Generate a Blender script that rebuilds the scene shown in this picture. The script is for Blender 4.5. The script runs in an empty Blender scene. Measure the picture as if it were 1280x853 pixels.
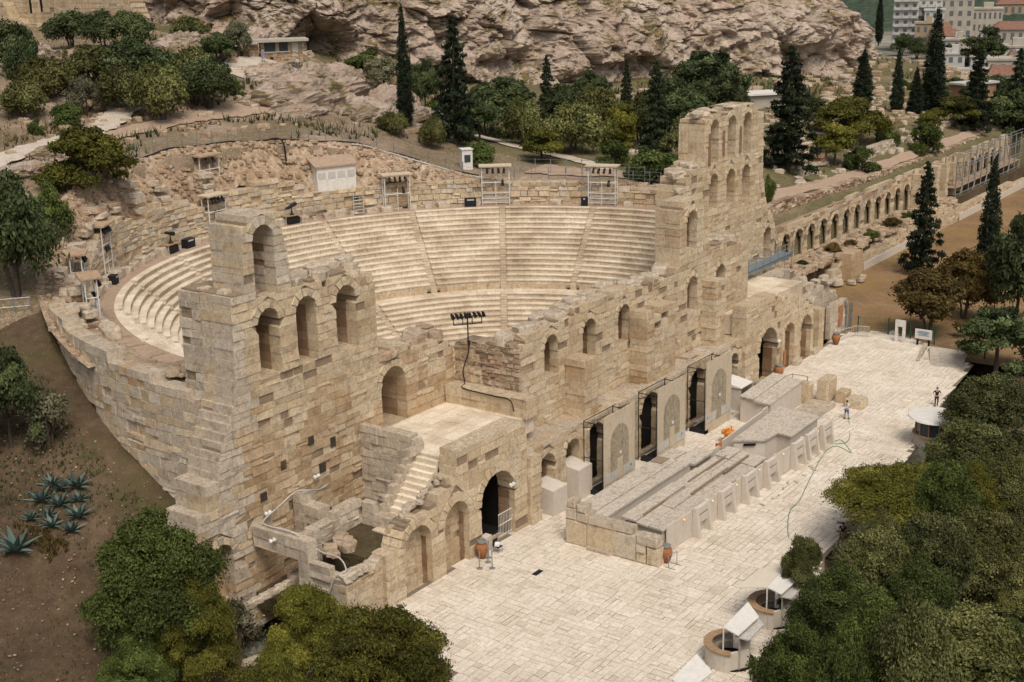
import bpy, bmesh, math, random
import numpy as np
from mathutils import Vector, Matrix
random.seed(11)
RNG = np.random.default_rng(11)
SC = bpy.context.scene
COL = SC.collection
PI = math.pi
cos, sin, rad = math.cos, math.sin, math.radians
def uni(a, b): return random.uniform(a, b)

# ------------------------------------------------------------------ camera, sky, sun, exposure
CAM_POS = Vector((-91.657, -52.174, 39.987))
yaw, pitch, roll = 0.940773, 0.280053, -0.0231344
d = Vector((sin(yaw) * cos(pitch), cos(yaw) * cos(pitch), -sin(pitch)))
r = Vector((cos(yaw), -sin(yaw), 0))
u = r.cross(d)
r2 = r * cos(roll) + u * sin(roll)
u2 = u * cos(roll) - r * sin(roll)
camd = bpy.data.cameras.new('camera')
cam = bpy.data.objects.new('camera', camd)
COL.objects.link(cam)
camd.sensor_width = 36.0
camd.lens = 1644.8 / 1280 * 36
camd.clip_start = 1.0
camd.clip_end = 6000
cam.matrix_world = Matrix(((r2.x, u2.x, -d.x, CAM_POS.x), (r2.y, u2.y, -d.y, CAM_POS.y), (r2.z, u2.z, -d.z, CAM_POS.z), (0, 0, 0, 1)))
SC.camera = cam

SUN_EL, SUN_AZ = rad(57), rad(218)      # compass-like azimuth measured from +Y towards +X
world = bpy.data.worlds.new('World')
SC.world = world
world.use_nodes = True
wn = world.node_tree
sky = wn.nodes.new('ShaderNodeTexSky')
sky.sky_type = 'NISHITA'
sky.sun_disc = False
sky.sun_elevation = SUN_EL
sky.sun_rotation = SUN_AZ
sky.air_density = 1.0
sky.dust_density = 6.0
sky.ozone_density = 0.3
wn.nodes['Background'].inputs['Strength'].default_value = 0.10
hs = wn.nodes.new('ShaderNodeHueSaturation')             # a thin cloud deck: the blue of the sky mostly washed out
hs.inputs['Saturation'].default_value = 0.40
wn.links.new(sky.outputs[0], hs.inputs['Color'])
wn.links.new(hs.outputs[0], wn.nodes['Background'].inputs['Color'])
sund = bpy.data.lights.new('sun', 'SUN')
sund.energy = 1.5
sund.angle = rad(24)
sund.color = (1.0, 0.875, 0.71)
sun = bpy.data.objects.new('sun', sund)
COL.objects.link(sun)
sdir = Vector((sin(SUN_AZ) * cos(SUN_EL), cos(SUN_AZ) * cos(SUN_EL), sin(SUN_EL)))
sun.rotation_euler = sdir.to_track_quat('Z', 'Y').to_euler()
sun.location = sdir * 300
SC.view_settings.view_transform = 'Standard'
SC.view_settings.look = 'None'
SC.view_settings.exposure = 0.27
SC.view_settings.gamma = 1.0
try:
    SC.cycles.max_bounces = 5
    SC.cycles.diffuse_bounces = 3
    SC.cycles.transparent_max_bounces = 4
except Exception:
    pass

# ------------------------------------------------------------------ materials
class NT:
    def __init__(s, name):
        s.m = bpy.data.materials.new(name)
        s.m.use_nodes = True
        s.t = s.m.node_tree
        s.b = s.t.nodes['Principled BSDF']
        s.b.inputs['Specular IOR Level'].default_value = 0.2
    def n(s, typ, **kw):
        x = s.t.nodes.new('ShaderNode' + typ)
        for k, v in kw.items():
            if k in x.inputs.keys(): x.inputs[k].default_value = v
            else: setattr(x, k, v)
        return x
    def l(s, a, b): s.t.links.new(a, b)
    def pos(s): return s.n('NewGeometry').outputs['Position']
    def noise(s, vec, scale, detail=4, rough=.55):
        x = s.n('TexNoise'); x.inputs['Scale'].default_value = scale
        x.inputs['Detail'].default_value = detail; x.inputs['Roughness'].default_value = rough
        s.l(vec, x.inputs['Vector']); return x.outputs[0]
    def ramp(s, fac, stops):
        x = s.n('ValToRGB'); e = x.color_ramp.elements
        while len(e) < len(stops): e.new(.5)
        for i, (p, c) in enumerate(stops):
            e[i].position = p; e[i].color = (*c, 1) if len(c) == 3 else c
        s.l(fac, x.inputs[0]); return x.outputs[0]
    def mix(s, fac, a, b, mode='MIX'):
        x = s.n('Mix', data_type='RGBA', blend_type=mode)
        for i, v in ((0, fac), (6, a), (7, b)):
            if hasattr(v, 'links') or hasattr(v, 'is_linked'): s.l(v, x.inputs[i])
            else: x.inputs[i].default_value = v if i == 0 else (*v, 1)
        return x.outputs[2]
    def math(s, op, a, b=0.0):
        x = s.n('Math', operation=op)
        for i, v in enumerate((a, b)):
            if hasattr(v, 'is_linked'): s.l(v, x.inputs[i])
            else: x.inputs[i].default_value = v
        return x.outputs[0]
    def step(s, fac, a, b):
        x = s.n('MapRange'); x.inputs[1].default_value = a; x.inputs[2].default_value = b
        s.l(fac, x.inputs[0]); return x.outputs[0]
    def bump(s, h, strength, dist):
        x = s.n('Bump'); x.inputs['Strength'].default_value = strength; x.inputs['Distance'].default_value = dist
        s.l(h, x.inputs['Height']); s.l(x.outputs[0], s.b.inputs['Normal'])
    def attr(s, name='tone'):
        return s.n('Attribute', attribute_name=name).outputs['Fac']
    def done(s, col, rough=.9):
        if hasattr(col, 'is_linked'): s.l(col, s.b.inputs['Base Color'])
        else: s.b.inputs['Base Color'].default_value = (*col, 1)
        s.b.inputs['Roughness'].default_value = rough
        return s.m

def stone_mat(name, stops, stain=(.115, .10, .085), stain_amt=.55, fine=.5, bump=.5, rust=(.40, .215, .10), rust_amt=.3, lichen=.6):
    k = NT(name); p = k.pos()
    big = k.noise(p, .28, 3, .6)
    t = k.math('ADD', k.math('MULTIPLY', k.attr(), .50), k.math('MULTIPLY', k.step(big, .3, .7), .50))
    c = k.ramp(t, stops)
    n2 = k.noise(p, .75, 6, .7)
    c = k.mix(k.math('MULTIPLY', k.step(n2, .53, .68), rust_amt), c, rust)
    n1 = k.noise(p, 1.5, 8, .72)
    c = k.mix(k.math('MULTIPLY', k.step(n1, .53, .68), stain_amt * .75), c, stain)
    st = k.n('Mapping'); st.inputs['Scale'].default_value = (2.2, 2.2, .25); k.l(p, st.inputs[0])
    n5 = k.noise(st.outputs[0], 1.0, 5, .65)                      # run-off streaks
    c = k.mix(k.math('MULTIPLY', k.step(n5, .55, .70), stain_amt * .55), c, stain)
    n3 = k.noise(p, 4.2, 10, .76)
    c = k.mix(k.math('MULTIPLY', k.step(n3, .47, .56), fine * .85), c, k.mix(.55, c, stain))
    n6 = k.noise(p, 11, 4, .7)
    c = k.mix(k.math('MULTIPLY', k.step(n6, .58, .64), fine * 1.3), c, (.13, .10, .07))
    if fine > .45:
        cr = k.n('TexVoronoi', feature='DISTANCE_TO_EDGE'); cr.inputs['Scale'].default_value = 1.15
        k.l(k.mix(.5, p, k.n('TexNoise', Scale=1.4, Detail=5.0).outputs[1], 'ADD'), cr.inputs['Vector'])
        ck = k.math('MULTIPLY', k.step(cr.outputs[0], .045, .012), k.step(big, .50, .66))
        c = k.mix(k.math('MULTIPLY', ck, .30), c, (.15, .11, .075))
    if lichen:                                                    # weathered upward faces
        nz = k.n('SeparateXYZ'); k.l(k.n('NewGeometry').outputs['True Normal'], nz.inputs[0])
        c = k.mix(k.math('MULTIPLY', k.math('MULTIPLY', k.step(nz.outputs[2], .6, .9), k.step(n3, .34, .6)), lichen), c, (.20, .165, .125))
    k.bump(k.math('ADD', k.math('MULTIPLY', n3, .75), k.math('MULTIPLY', n6, .25)), bump, .16)
    return k.done(c)

def paint_mat(name, col, rough=.6, var=.18, metal=0, scale=2.5):
    k = NT(name); p = k.pos()
    n = k.noise(p, scale, 5, .65)
    dark = tuple(x * (1 - var * 2) for x in col)
    c = k.mix(k.step(n, .40, .75), col, dark)
    k.b.inputs['Metallic'].default_value = metal
    return k.done(c, rough)

def leaf_mat(name, dark, mid, light, hue=.25):
    k = NT(name); t = k.attr()
    oi = k.n('ObjectInfo').outputs['Random']
    c = k.ramp(t, [(0, dark), (.55, mid), (1, light)])
    c = k.mix(k.math('MULTIPLY', oi, hue), c, tuple(x * y for x, y in zip(mid, (1.35, 1.05, .6))))
    oj = k.math('FRACT', k.math('MULTIPLY', oi, 7.31))               # every tree its own shade
    vm = k.n('VectorMath', operation='SCALE'); k.l(c, vm.inputs[0]); k.l(k.math('ADD', .80, k.math('MULTIPLY', oj, .80)), vm.inputs['Scale']); c = vm.outputs[0]
    k.l(c, k.b.inputs['Base Color']); k.b.inputs['Roughness'].default_value = .75
    tr = k.n('BsdfTranslucent'); k.l(c, tr.inputs['Color'])
    ms = k.n('MixShader'); ms.inputs[0].default_value = .16
    k.l(k.b.outputs[0], ms.inputs[1]); k.l(tr.outputs[0], ms.inputs[2])
    k.l(ms.outputs[0], k.t.nodes['Material Output'].inputs['Surface'])
    return k.m

M = {}
WARM = [(0, (.45, .32, .19)), (.25, (.54, .415, .27)), (.55, (.61, .49, .335)), (.85, (.65, .54, .39)), (1, (.58, .49, .37))]
M['wall'] = stone_mat('wall_stone', WARM)
M['ochre'] = stone_mat('ochre_stone', [(0, (.41, .27, .145)), (.3, (.48, .34, .20)), (.6, (.54, .405, .26)), (1, (.60, .475, .33))], rust_amt=.4)
M['grey_stone'] = stone_mat('grey_stone', [(0, (.46, .385, .295)), (.5, (.56, .475, .37)), (1, (.63, .55, .445))], stain_amt=.6)
M['rubble'] = stone_mat('rubble_stone', [(0, (.26, .165, .10)), (.4, (.42, .30, .20)), (.75, (.54, .42, .305)), (1, (.62, .53, .42))], bump=.9, stain_amt=.5)
M['core'] = stone_mat('mortar', [(0, (.26, .19, .125)), (1, (.36, .275, .19))], bump=.8)
M['reveal'] = stone_mat('stained_shaded_stone', [(0, (.16, .085, .045)), (.4, (.27, .165, .09)), (.8, (.37, .26, .165)), (1, (.45, .35, .25))], rust_amt=.5, rust=(.26, .11, .05))  # rust stains, with the shade of deep reveals also put into the colour
M['marble'] = stone_mat('seat_marble', [(0, (.27, .205, .14)), (.3, (.46, .37, .265)), (.5, (.56, .465, .35)), (.75, (.70, .61, .48)), (1, (.78, .705, .585))], stain_amt=.16, fine=.35, rust_amt=.06, bump=.15, lichen=0)
M['paving'] = stone_mat('plaza_marble', [(0, (.32, .285, .25)), (.12, (.50, .43, .355)), (.4, (.62, .545, .45)), (.7, (.68, .61, .52)), (1, (.74, .68, .60))], stain=(.22, .19, .16), stain_amt=.42, fine=.44, rust_amt=.22, rust=(.50, .35, .20), bump=.12, lichen=0)
M['joint'] = paint_mat('paving_joint', (.20, .16, .115), .95)
M['brick_red'] = stone_mat('red_brick', [(0, (.19, .105, .07)), (.5, (.29, .175, .115)), (1, (.40, .29, .20))], bump=.8)
M['packed'] = stone_mat('packed_earth', [(0, (.36, .26, .19)), (1, (.42, .31, .23))], stain_amt=.3, bump=.3, lichen=0)
M['grey_board'] = paint_mat('grey_board', (.565, .505, .435), .75, .07)
M['roof_board'] = stone_mat('roof_board', [(0, (.45, .395, .325)), (1, (.57, .51, .43))], stain=(.17, .15, .13), stain_amt=.7, fine=.8, rust_amt=.0, bump=.1, lichen=0)
M['white_metal'] = paint_mat('white_metal', (.66, .64, .60), .5, .08)
M['pale_metal'] = paint_mat('pale_metal', (.50, .48, .44), .5, .12)
M['steel'] = paint_mat('steel', (.34, .36, .36), .45, .2, .6)
M['blue_steel'] = paint_mat('blue_steel', (.22, .27, .30), .5, .2, .3)
M['black'] = paint_mat('black_metal', (.018, .018, .02), .5, .2)
M['dark'] = paint_mat('interior_shade', (.012, .010, .009), .95)  # near-black colour standing in for the shade inside deep openings
M['glass'] = paint_mat('window_glass', (.05, .06, .07), .12, .2)
M['banner'] = paint_mat('faded_orange', (.42, .20, .10), .8, .2)
M['awning'] = paint_mat('beige_canvas', (.60, .54, .44), .8, .05)
M['far_glass'] = paint_mat('far_window', (.13, .135, .14), .4, .1)
M['clay'] = paint_mat('terracotta', (.34, .145, .06), .75, .2, 0, 6)
M['orange'] = paint_mat('orange_plastic', (.62, .22, .03), .55, .1)
M['panel'] = stone_mat('printed_panel', [(0, (.50, .415, .30)), (1, (.57, .485, .365))], stain=(.30, .25, .18), stain_amt=.6, fine=.42, rust_amt=.15, bump=.02, lichen=0)
M['panel_arch'] = stone_mat('printed_arch', [(0, (.36, .30, .21)), (1, (.42, .36, .265))], stain=(.13, .115, .085), stain_amt=1.0, fine=.9, rust_amt=.1, bump=.02, lichen=0)
M['wood'] = paint_mat('wood', (.42, .30, .20), .75, .2)
M['rail_wood'] = paint_mat('brown_counter', (.33, .22, .13), .6, .15)
M['cable'] = paint_mat('pale_cable', (.44, .42, .39), .6, .1)
M['hose'] = paint_mat('green_hose', (.10, .22, .14), .5, .1)
M['skin'] = paint_mat('skin', (.45, .27, .18), .6, .05)
M['hair'] = paint_mat('hair', (.03, .022, .018), .6, .1)
M['navy'] = paint_mat('dark_cloth', (.018, .02, .028), .9, .1)
M['blue'] = paint_mat('blue_cloth', (.03, .13, .42), .9, .1)
M['lightblue'] = paint_mat('light_blue_cloth', (.22, .34, .52), .9, .1)
M['white_cloth'] = paint_mat('white_cloth', (.72, .72, .74), .9, .05)
M['green_paint'] = paint_mat('green_paint', (.03, .085, .05), .6, .15)
M['sign_blue'] = paint_mat('sign_blue', (.07, .18, .34), .5, .05)
M['rooftile'] = paint_mat('red_roof_tiles', (.235, .125, .09), .8, .25, 0, 1.5)
M['plaster'] = paint_mat('pale_plaster', (.40, .365, .31), .85, .1, 0, .4)
M['plaster_b'] = paint_mat('white_plaster', (.46, .45, .43), .85, .08, 0, .4)
M['plaster_c'] = paint_mat('ochre_plaster', (.35, .28, .19), .85, .1, 0, .4)
M['bark_and_shade'] = stone_mat('bark_and_shade', [(0, (.055, .042, .032)), (1, (.11, .088, .07))], stain=(.03, .025, .02), bump=.8)  # trunk bark; this brown also paints the shade in chambers and cavities
M['leaf_olive'] = leaf_mat('olive_leaf', (.028, .034, .011), (.095, .104, .036), (.21, .215, .085))
M['leaf_pale'] = leaf_mat('pale_olive_leaf', (.045, .047, .03), (.11, .112, .068), (.19, .19, .125))
M['leaf_dark'] = leaf_mat('dark_leaf', (.015, .023, .010), (.055, .075, .030), (.125, .15, .062), .2)
M['leaf_pine'] = leaf_mat('pine_needle', (.030, .034, .006), (.105, .108, .018), (.215, .20, .042), .2)
M['leaf_fir'] = leaf_mat('fir_needle', (.008, .013, .007), (.024, .036, .017), (.058, .078, .036), .1)
M['leaf_cypress'] = leaf_mat('cypress_leaf', (.006, .010, .006), (.015, .024, .012), (.04, .055, .026), .1)
M['leaf_bush'] = leaf_mat('bush_leaf', (.020, .032, .008), (.072, .10, .025), (.165, .20, .058))
M['leaf_brown'] = leaf_mat('brown_leaf', (.04, .027, .008), (.10, .072, .022), (.19, .14, .048), .2)
M['leaf_agave'] = leaf_mat('agave_leaf', (.035, .06, .055), (.075, .115, .105), (.13, .18, .16), .1)

def ground_mat(name, soils, grass, gscale=.12, gl=(.5, .6), speck=(.45, .40, .33), speck_t=.66):
    k = NT(name); p = k.pos()
    a = k.noise(p, .10, 6, .65); b = k.noise(p, 1.3, 6, .7)
    c = k.ramp(k.math('ADD', k.math('MULTIPLY', a, .6), k.math('MULTIPLY', b, .4)), [(.38, soils[0]), (.5, soils[1]), (.64, soils[2])])
    g = k.noise(p, gscale, 5, .7); g2 = k.noise(p, 2.6, 5, .75)
    gm = k.math('MULTIPLY', k.step(g, *gl), k.step(g2, .38, .60))
    c = k.mix(gm, c, k.ramp(g2, [(.35, grass[0]), (.6, grass[1])]))
    sp = k.noise(p, 7.5, 2, .5)
    c = k.mix(k.step(sp, speck_t, speck_t + .03), c, speck)
    k.bump(k.math('ADD', b, k.math('MULTIPLY', sp, .4)), .7, .3)
    return k.done(c, .95)
M['slope'] = ground_mat('slope_soil', [(.052, .036, .022), (.088, .060, .036), (.14, .098, .062)], [(.033, .036, .013), (.085, .075, .03)], .11, (.46, .58), (.24, .20, .15), .69)
M['lawn'] = ground_mat('dry_lawn', [(.16, .10, .055), (.23, .145, .075), (.30, .20, .11)], [(.15, .105, .035), (.26, .17, .06)], .08, (.46, .6), (.36, .32, .27), .70)
M['path'] = stone_mat('path_stone', [(0, (.46, .40, .33)), (1, (.58, .51, .43))], stain_amt=.35, rust_amt=.1, bump=.2, lichen=0)
M['city_ground'] = ground_mat('city_ground', [(.20, .19, .16), (.28, .26, .23), (.36, .33, .29)], [(.04, .06, .03), (.08, .10, .05)], .03, (.42, .5))

# ------------------------------------------------------------------ builders
ORG = {}
def tag(o, label=None, cat=None, group=None, kind=None):
    if label: o['label'] = label
    if cat: o['category'] = cat
    if group: o['group'] = group
    if kind: o['kind'] = kind
    return o
def thing(name, loc, label, cat, group=None):
    o = bpy.data.objects.new(name, None)
    o.empty_display_size = .3
    o.location = loc
    COL.objects.link(o); ORG[o.name] = Vector(loc)
    return tag(o, label, cat, group)
def mk(name, verts, faces, mat, parent=None, tone=None, smooth=False, kind=None, mats=None, fm=None):
    """one mesh object from world coordinates; tone is a value per face"""
    V = np.asarray(verts, dtype=float).reshape(-1, 3)
    if parent is not None and ORG.get(parent.name) is not None:
        V = V - np.array(ORG[parent.name])
    me = bpy.data.meshes.new(name)
    me.from_pydata(V.tolist() if len(V) < 3000 else V, [], faces)
    if tone is not None:
        at = me.attributes.new('tone', 'FLOAT', 'FACE')
        at.data.foreach_set('value', np.broadcast_to(np.asarray(tone, dtype=np.float32), (len(me.polygons),)).copy())
    for m in (mats or [mat]):
        me.materials.append(M[m] if isinstance(m, str) else m)
    if fm is not None: me.polygons.foreach_set('material_index', np.asarray(fm, dtype=np.int32))
    if smooth: me.polygons.foreach_set('use_smooth', np.ones(len(me.polygons), dtype=bool))
    o = bpy.data.objects.new(name, me)
    COL.objects.link(o)
    if parent is not None:
        o.parent = parent
        ORG[o.name] = ORG.get(parent.name)
    if kind: o['kind'] = kind
    return o

class Geo:
    """collects primitive shapes into one mesh"""
    def __init__(s): s.v = []; s.f = []; s.t = []; s.m = []
    def add(s, v, f, tone=.5, m=0):
        o = len(s.v); s.v.extend(v); s.f.extend([tuple(i + o for i in q) for q in f]); s.t.extend([tone] * len(f)); s.m.extend([m] * len(f)); return s
    def box(s, x0, x1, y0, y1, z0, z1, tone=.5, m=0):
        v = [(x0, y0, z0), (x1, y0, z0), (x1, y1, z0), (x0, y1, z0), (x0, y0, z1), (x1, y0, z1), (x1, y1, z1), (x0, y1, z1)]
        return s.add(v, BOXF, tone, m)
    def obox(s, c, U, hx, hy, z0, z1, tone=.5, m=0):
        """box about c=(x,y) turned so that its x axis runs along U (unit 2d)"""
        W = (-U[1], U[0]); v = []
        for z in (z0, z1):
            for a, b in ((-hx, -hy), (hx, -hy), (hx, hy), (-hx, hy)):
                v.append((c[0] + U[0] * a + W[0] * b, c[1] + U[1] * a + W[1] * b, z))
        return s.add(v, BOXF, tone, m)
    def prism(s, pts, z0, z1, tone=.5, m=0):
        n = len(pts)
        zz0 = z0 if hasattr(z0, '__len__') else [z0] * n
        zz1 = z1 if hasattr(z1, '__len__') else [z1] * n
        v = [(x, y, z) for (x, y), z in zip(pts, zz0)] + [(x, y, z) for (x, y), z in zip(pts, zz1)]
        f = [tuple(range(n - 1, -1, -1)), tuple(range(n, 2 * n))] + [(i, (i + 1) % n, (i + 1) % n + n, i + n) for i in range(n)]
        return s.add(v, f, tone, m)
    def tube(s, pts, r, n=6, tone=.5, m=0, cap=True):
        pts = [Vector(p) for p in pts]; N = len(pts)
        rr = r if hasattr(r, '__len__') else [r] * N
        v = []; f = []
        for i, p in enumerate(pts):
            t = (pts[min(i + 1, N - 1)] - pts[max(i - 1, 0)])
            t = t.normalized() if t.length > 1e-9 else Vector((0, 0, 1))
            a = t.cross(Vector((0, 0, 1)) if abs(t.z) < .9 else Vector((1, 0, 0))).normalized(); b = t.cross(a)
            for k in range(n):
                w = 2 * PI * k / n
                q = p + (a * cos(w) + b * sin(w)) * rr[i]; v.append((q.x, q.y, q.z))
        for i in range(N - 1):
            for k in range(n):
                f.append((i * n + k, i * n + (k + 1) % n, (i + 1) * n + (k + 1) % n, (i + 1) * n + k))
        if cap: f += [tuple(range(n - 1, -1, -1)), tuple(range((N - 1) * n, N * n))]
        return s.add(v, f, tone, m)
    def lathe(s, c, prof, n=16, tone=.5, m=0):
        v = []; f = []
        for (rr, z) in prof:
            for k in range(n):
                w = 2 * PI * k / n; v.append((c[0] + rr * cos(w), c[1] + rr * sin(w), c[2] + z))
        for i in range(len(prof) - 1):
            for k in range(n):
                f.append((i * n + k, i * n + (k + 1) % n, (i + 1) * n + (k + 1) % n, (i + 1) * n + k))
        f += [tuple(range(n - 1, -1, -1)), tuple(range((len(prof) - 1) * n, len(prof) * n))]
        return s.add(v, f, tone, m)
    def lump(s, c, sx, sy, sz, rz=0, tone=.5, jit=.16, m=0):
        """an irregular stone: a bevelled, jittered 24-vertex block"""
        v = []; f = []
        q = .72
        for x in (-1, 1):
            for y in (-1, 1):
                for z in (-1, 1):
                    for ax in range(3):
                        p = [x * q, y * q, z * q]; p[ax] = (x, y, z)[ax]
                        v.append([p[i] * (1 + uni(-jit, jit)) for i in range(3)])
        idx = lambda x, y, z, ax: ((x * 4 + y * 2 + z) * 3 + ax)
        for ax in range(3):
            b, cc = [(1, 2), (0, 2), (0, 1)][ax]
            for sgn in (0, 1):
                ring = []
                for (i, j) in ((0, 0), (1, 0), (1, 1), (0, 1)):
                    k = [0, 0, 0]; k[ax] = sgn; k[b] = i; k[cc] = j; ring.append(idx(*k, ax))
                f.append(tuple(ring))
            for (i, j) in ((0, 0), (1, 0), (1, 1), (0, 1)):
                k0 = [0, 0, 0]; k1 = [0, 0, 0]; k1[ax] = 1; k0[b] = k1[b] = i; k0[cc] = k1[cc] = j
                f.append((idx(*k0, b), idx(*k1, b), idx(*k1, cc), idx(*k0, cc)))
        for x in (0, 1):
            for y in (0, 1):
                for z in (0, 1): f.append((idx(x, y, z, 0), idx(x, y, z, 1), idx(x, y, z, 2)))
        ca, sa = cos(rz), sin(rz)
        out = [(c[0] + ca * p[0] * sx - sa * p[1] * sy, c[1] + sa * p[0] * sx + ca * p[1] * sy, c[2] + p[2] * sz) for p in v]
        return s.add(out, f, tone, m)
    def obj(s, name, mat, parent=None, kind=None, smooth=False, mats=None):
        return mk(name, s.v, s.f, mat, parent, s.t, smooth, kind, mats, s.m if mats else None)
BOXF = [(3, 2, 1, 0), (4, 5, 6, 7), (0, 1, 5, 4), (1, 2, 6, 5), (2, 3, 7, 6), (3, 0, 4, 7)]

# ------------------------------------------------------------------ masonry: walls made of single blocks
def plane_frame(o, U, D):
    def F(u, dd, z): return (o[0] + U[0] * u + D[0] * dd, o[1] + U[1] * u + D[1] * dd, z)
    return F
CY = 15.64
def ring_frame(R, a0, sgn, inward):
    """u runs along the circle from angle a0 (degrees); depth goes outward (inward=False) or inward"""
    def F(u, dd, z):
        a = rad(a0) + sgn * u / R; q = R - dd if inward else R + dd
        return (q * cos(a), CY + q * sin(a), z)
    return F
class Bag:
    def __init__(s): s.items = []; s.core = Geo()
    def block(s, F, quad, d0, d1, ch=.035, proud=.03, rough=.015, tone=None, name='stone_block', mat=None):
        cu = sum(q[0] for q in quad) / 4; cz = sum(q[1] for q in quad) / 4
        face = []
        for (a, b) in quad:
            L = math.hypot(cu - a, cz - b) + 1e-6; k = min(.3, ch * 1.4 / L)
            face.append((a + (cu - a) * k, b + (cz - b) * k))
        tl = uni(-1, 1) * rough; tt = uni(-1, 1) * rough
        v = [F(a, d1, b) for a, b in quad] + [F(a, d0 + ch * .6, b) for a, b in quad]
        v += [F(a, d0 - proud + uni(-rough, rough) * .6 + (tl if i in (0, 3) else -tl) + (tt if i < 2 else -tt), b) for i, (a, b) in enumerate(face)]
        f = [(3, 2, 1, 0), (8, 9, 10, 11)]
        for i in range(4):
            j = (i + 1) % 4
            f += [(i, j, 4 + j, 4 + i), (4 + i, 4 + j, 8 + j, 8 + i)]
        t = uni(0, 1) if tone is None else tone
        c = F(cu, d0, cz)
        dist = (Vector(c) - CAM_POS).length
        area = abs((quad[1][0] - quad[0][0]) * (quad[3][1] - quad[0][1]))
        s.items.append((area / dist ** 2, v, f, t, name, mat))
    def finish(s, parent, mat, limit=300, rest='masonry', core=True):
        by = {}
        for it in s.items: by.setdefault((it[4], it[5] or mat), []).append(it)
        count = {}
        for (nm, mt), L in sorted(by.items(), key=lambda kv: -len(kv[1])):
            L.sort(key=lambda i: -i[0])
            room = max(0, limit - count.get(nm, 0))
            for it in L[:room]:
                mk(nm, it[1], it[2], mt, parent, it[3])
            count[nm] = count.get(nm, 0) + len(L[:room])
            if len(L) > room:
                g = Geo()
                for it in L[room:]: g.add(it[1], it[2], it[3])
                g.obj(rest, mt, parent, kind='stuff')
        if core and s.core.v: s.core.obj('wall_core', 'core', parent)

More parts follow.
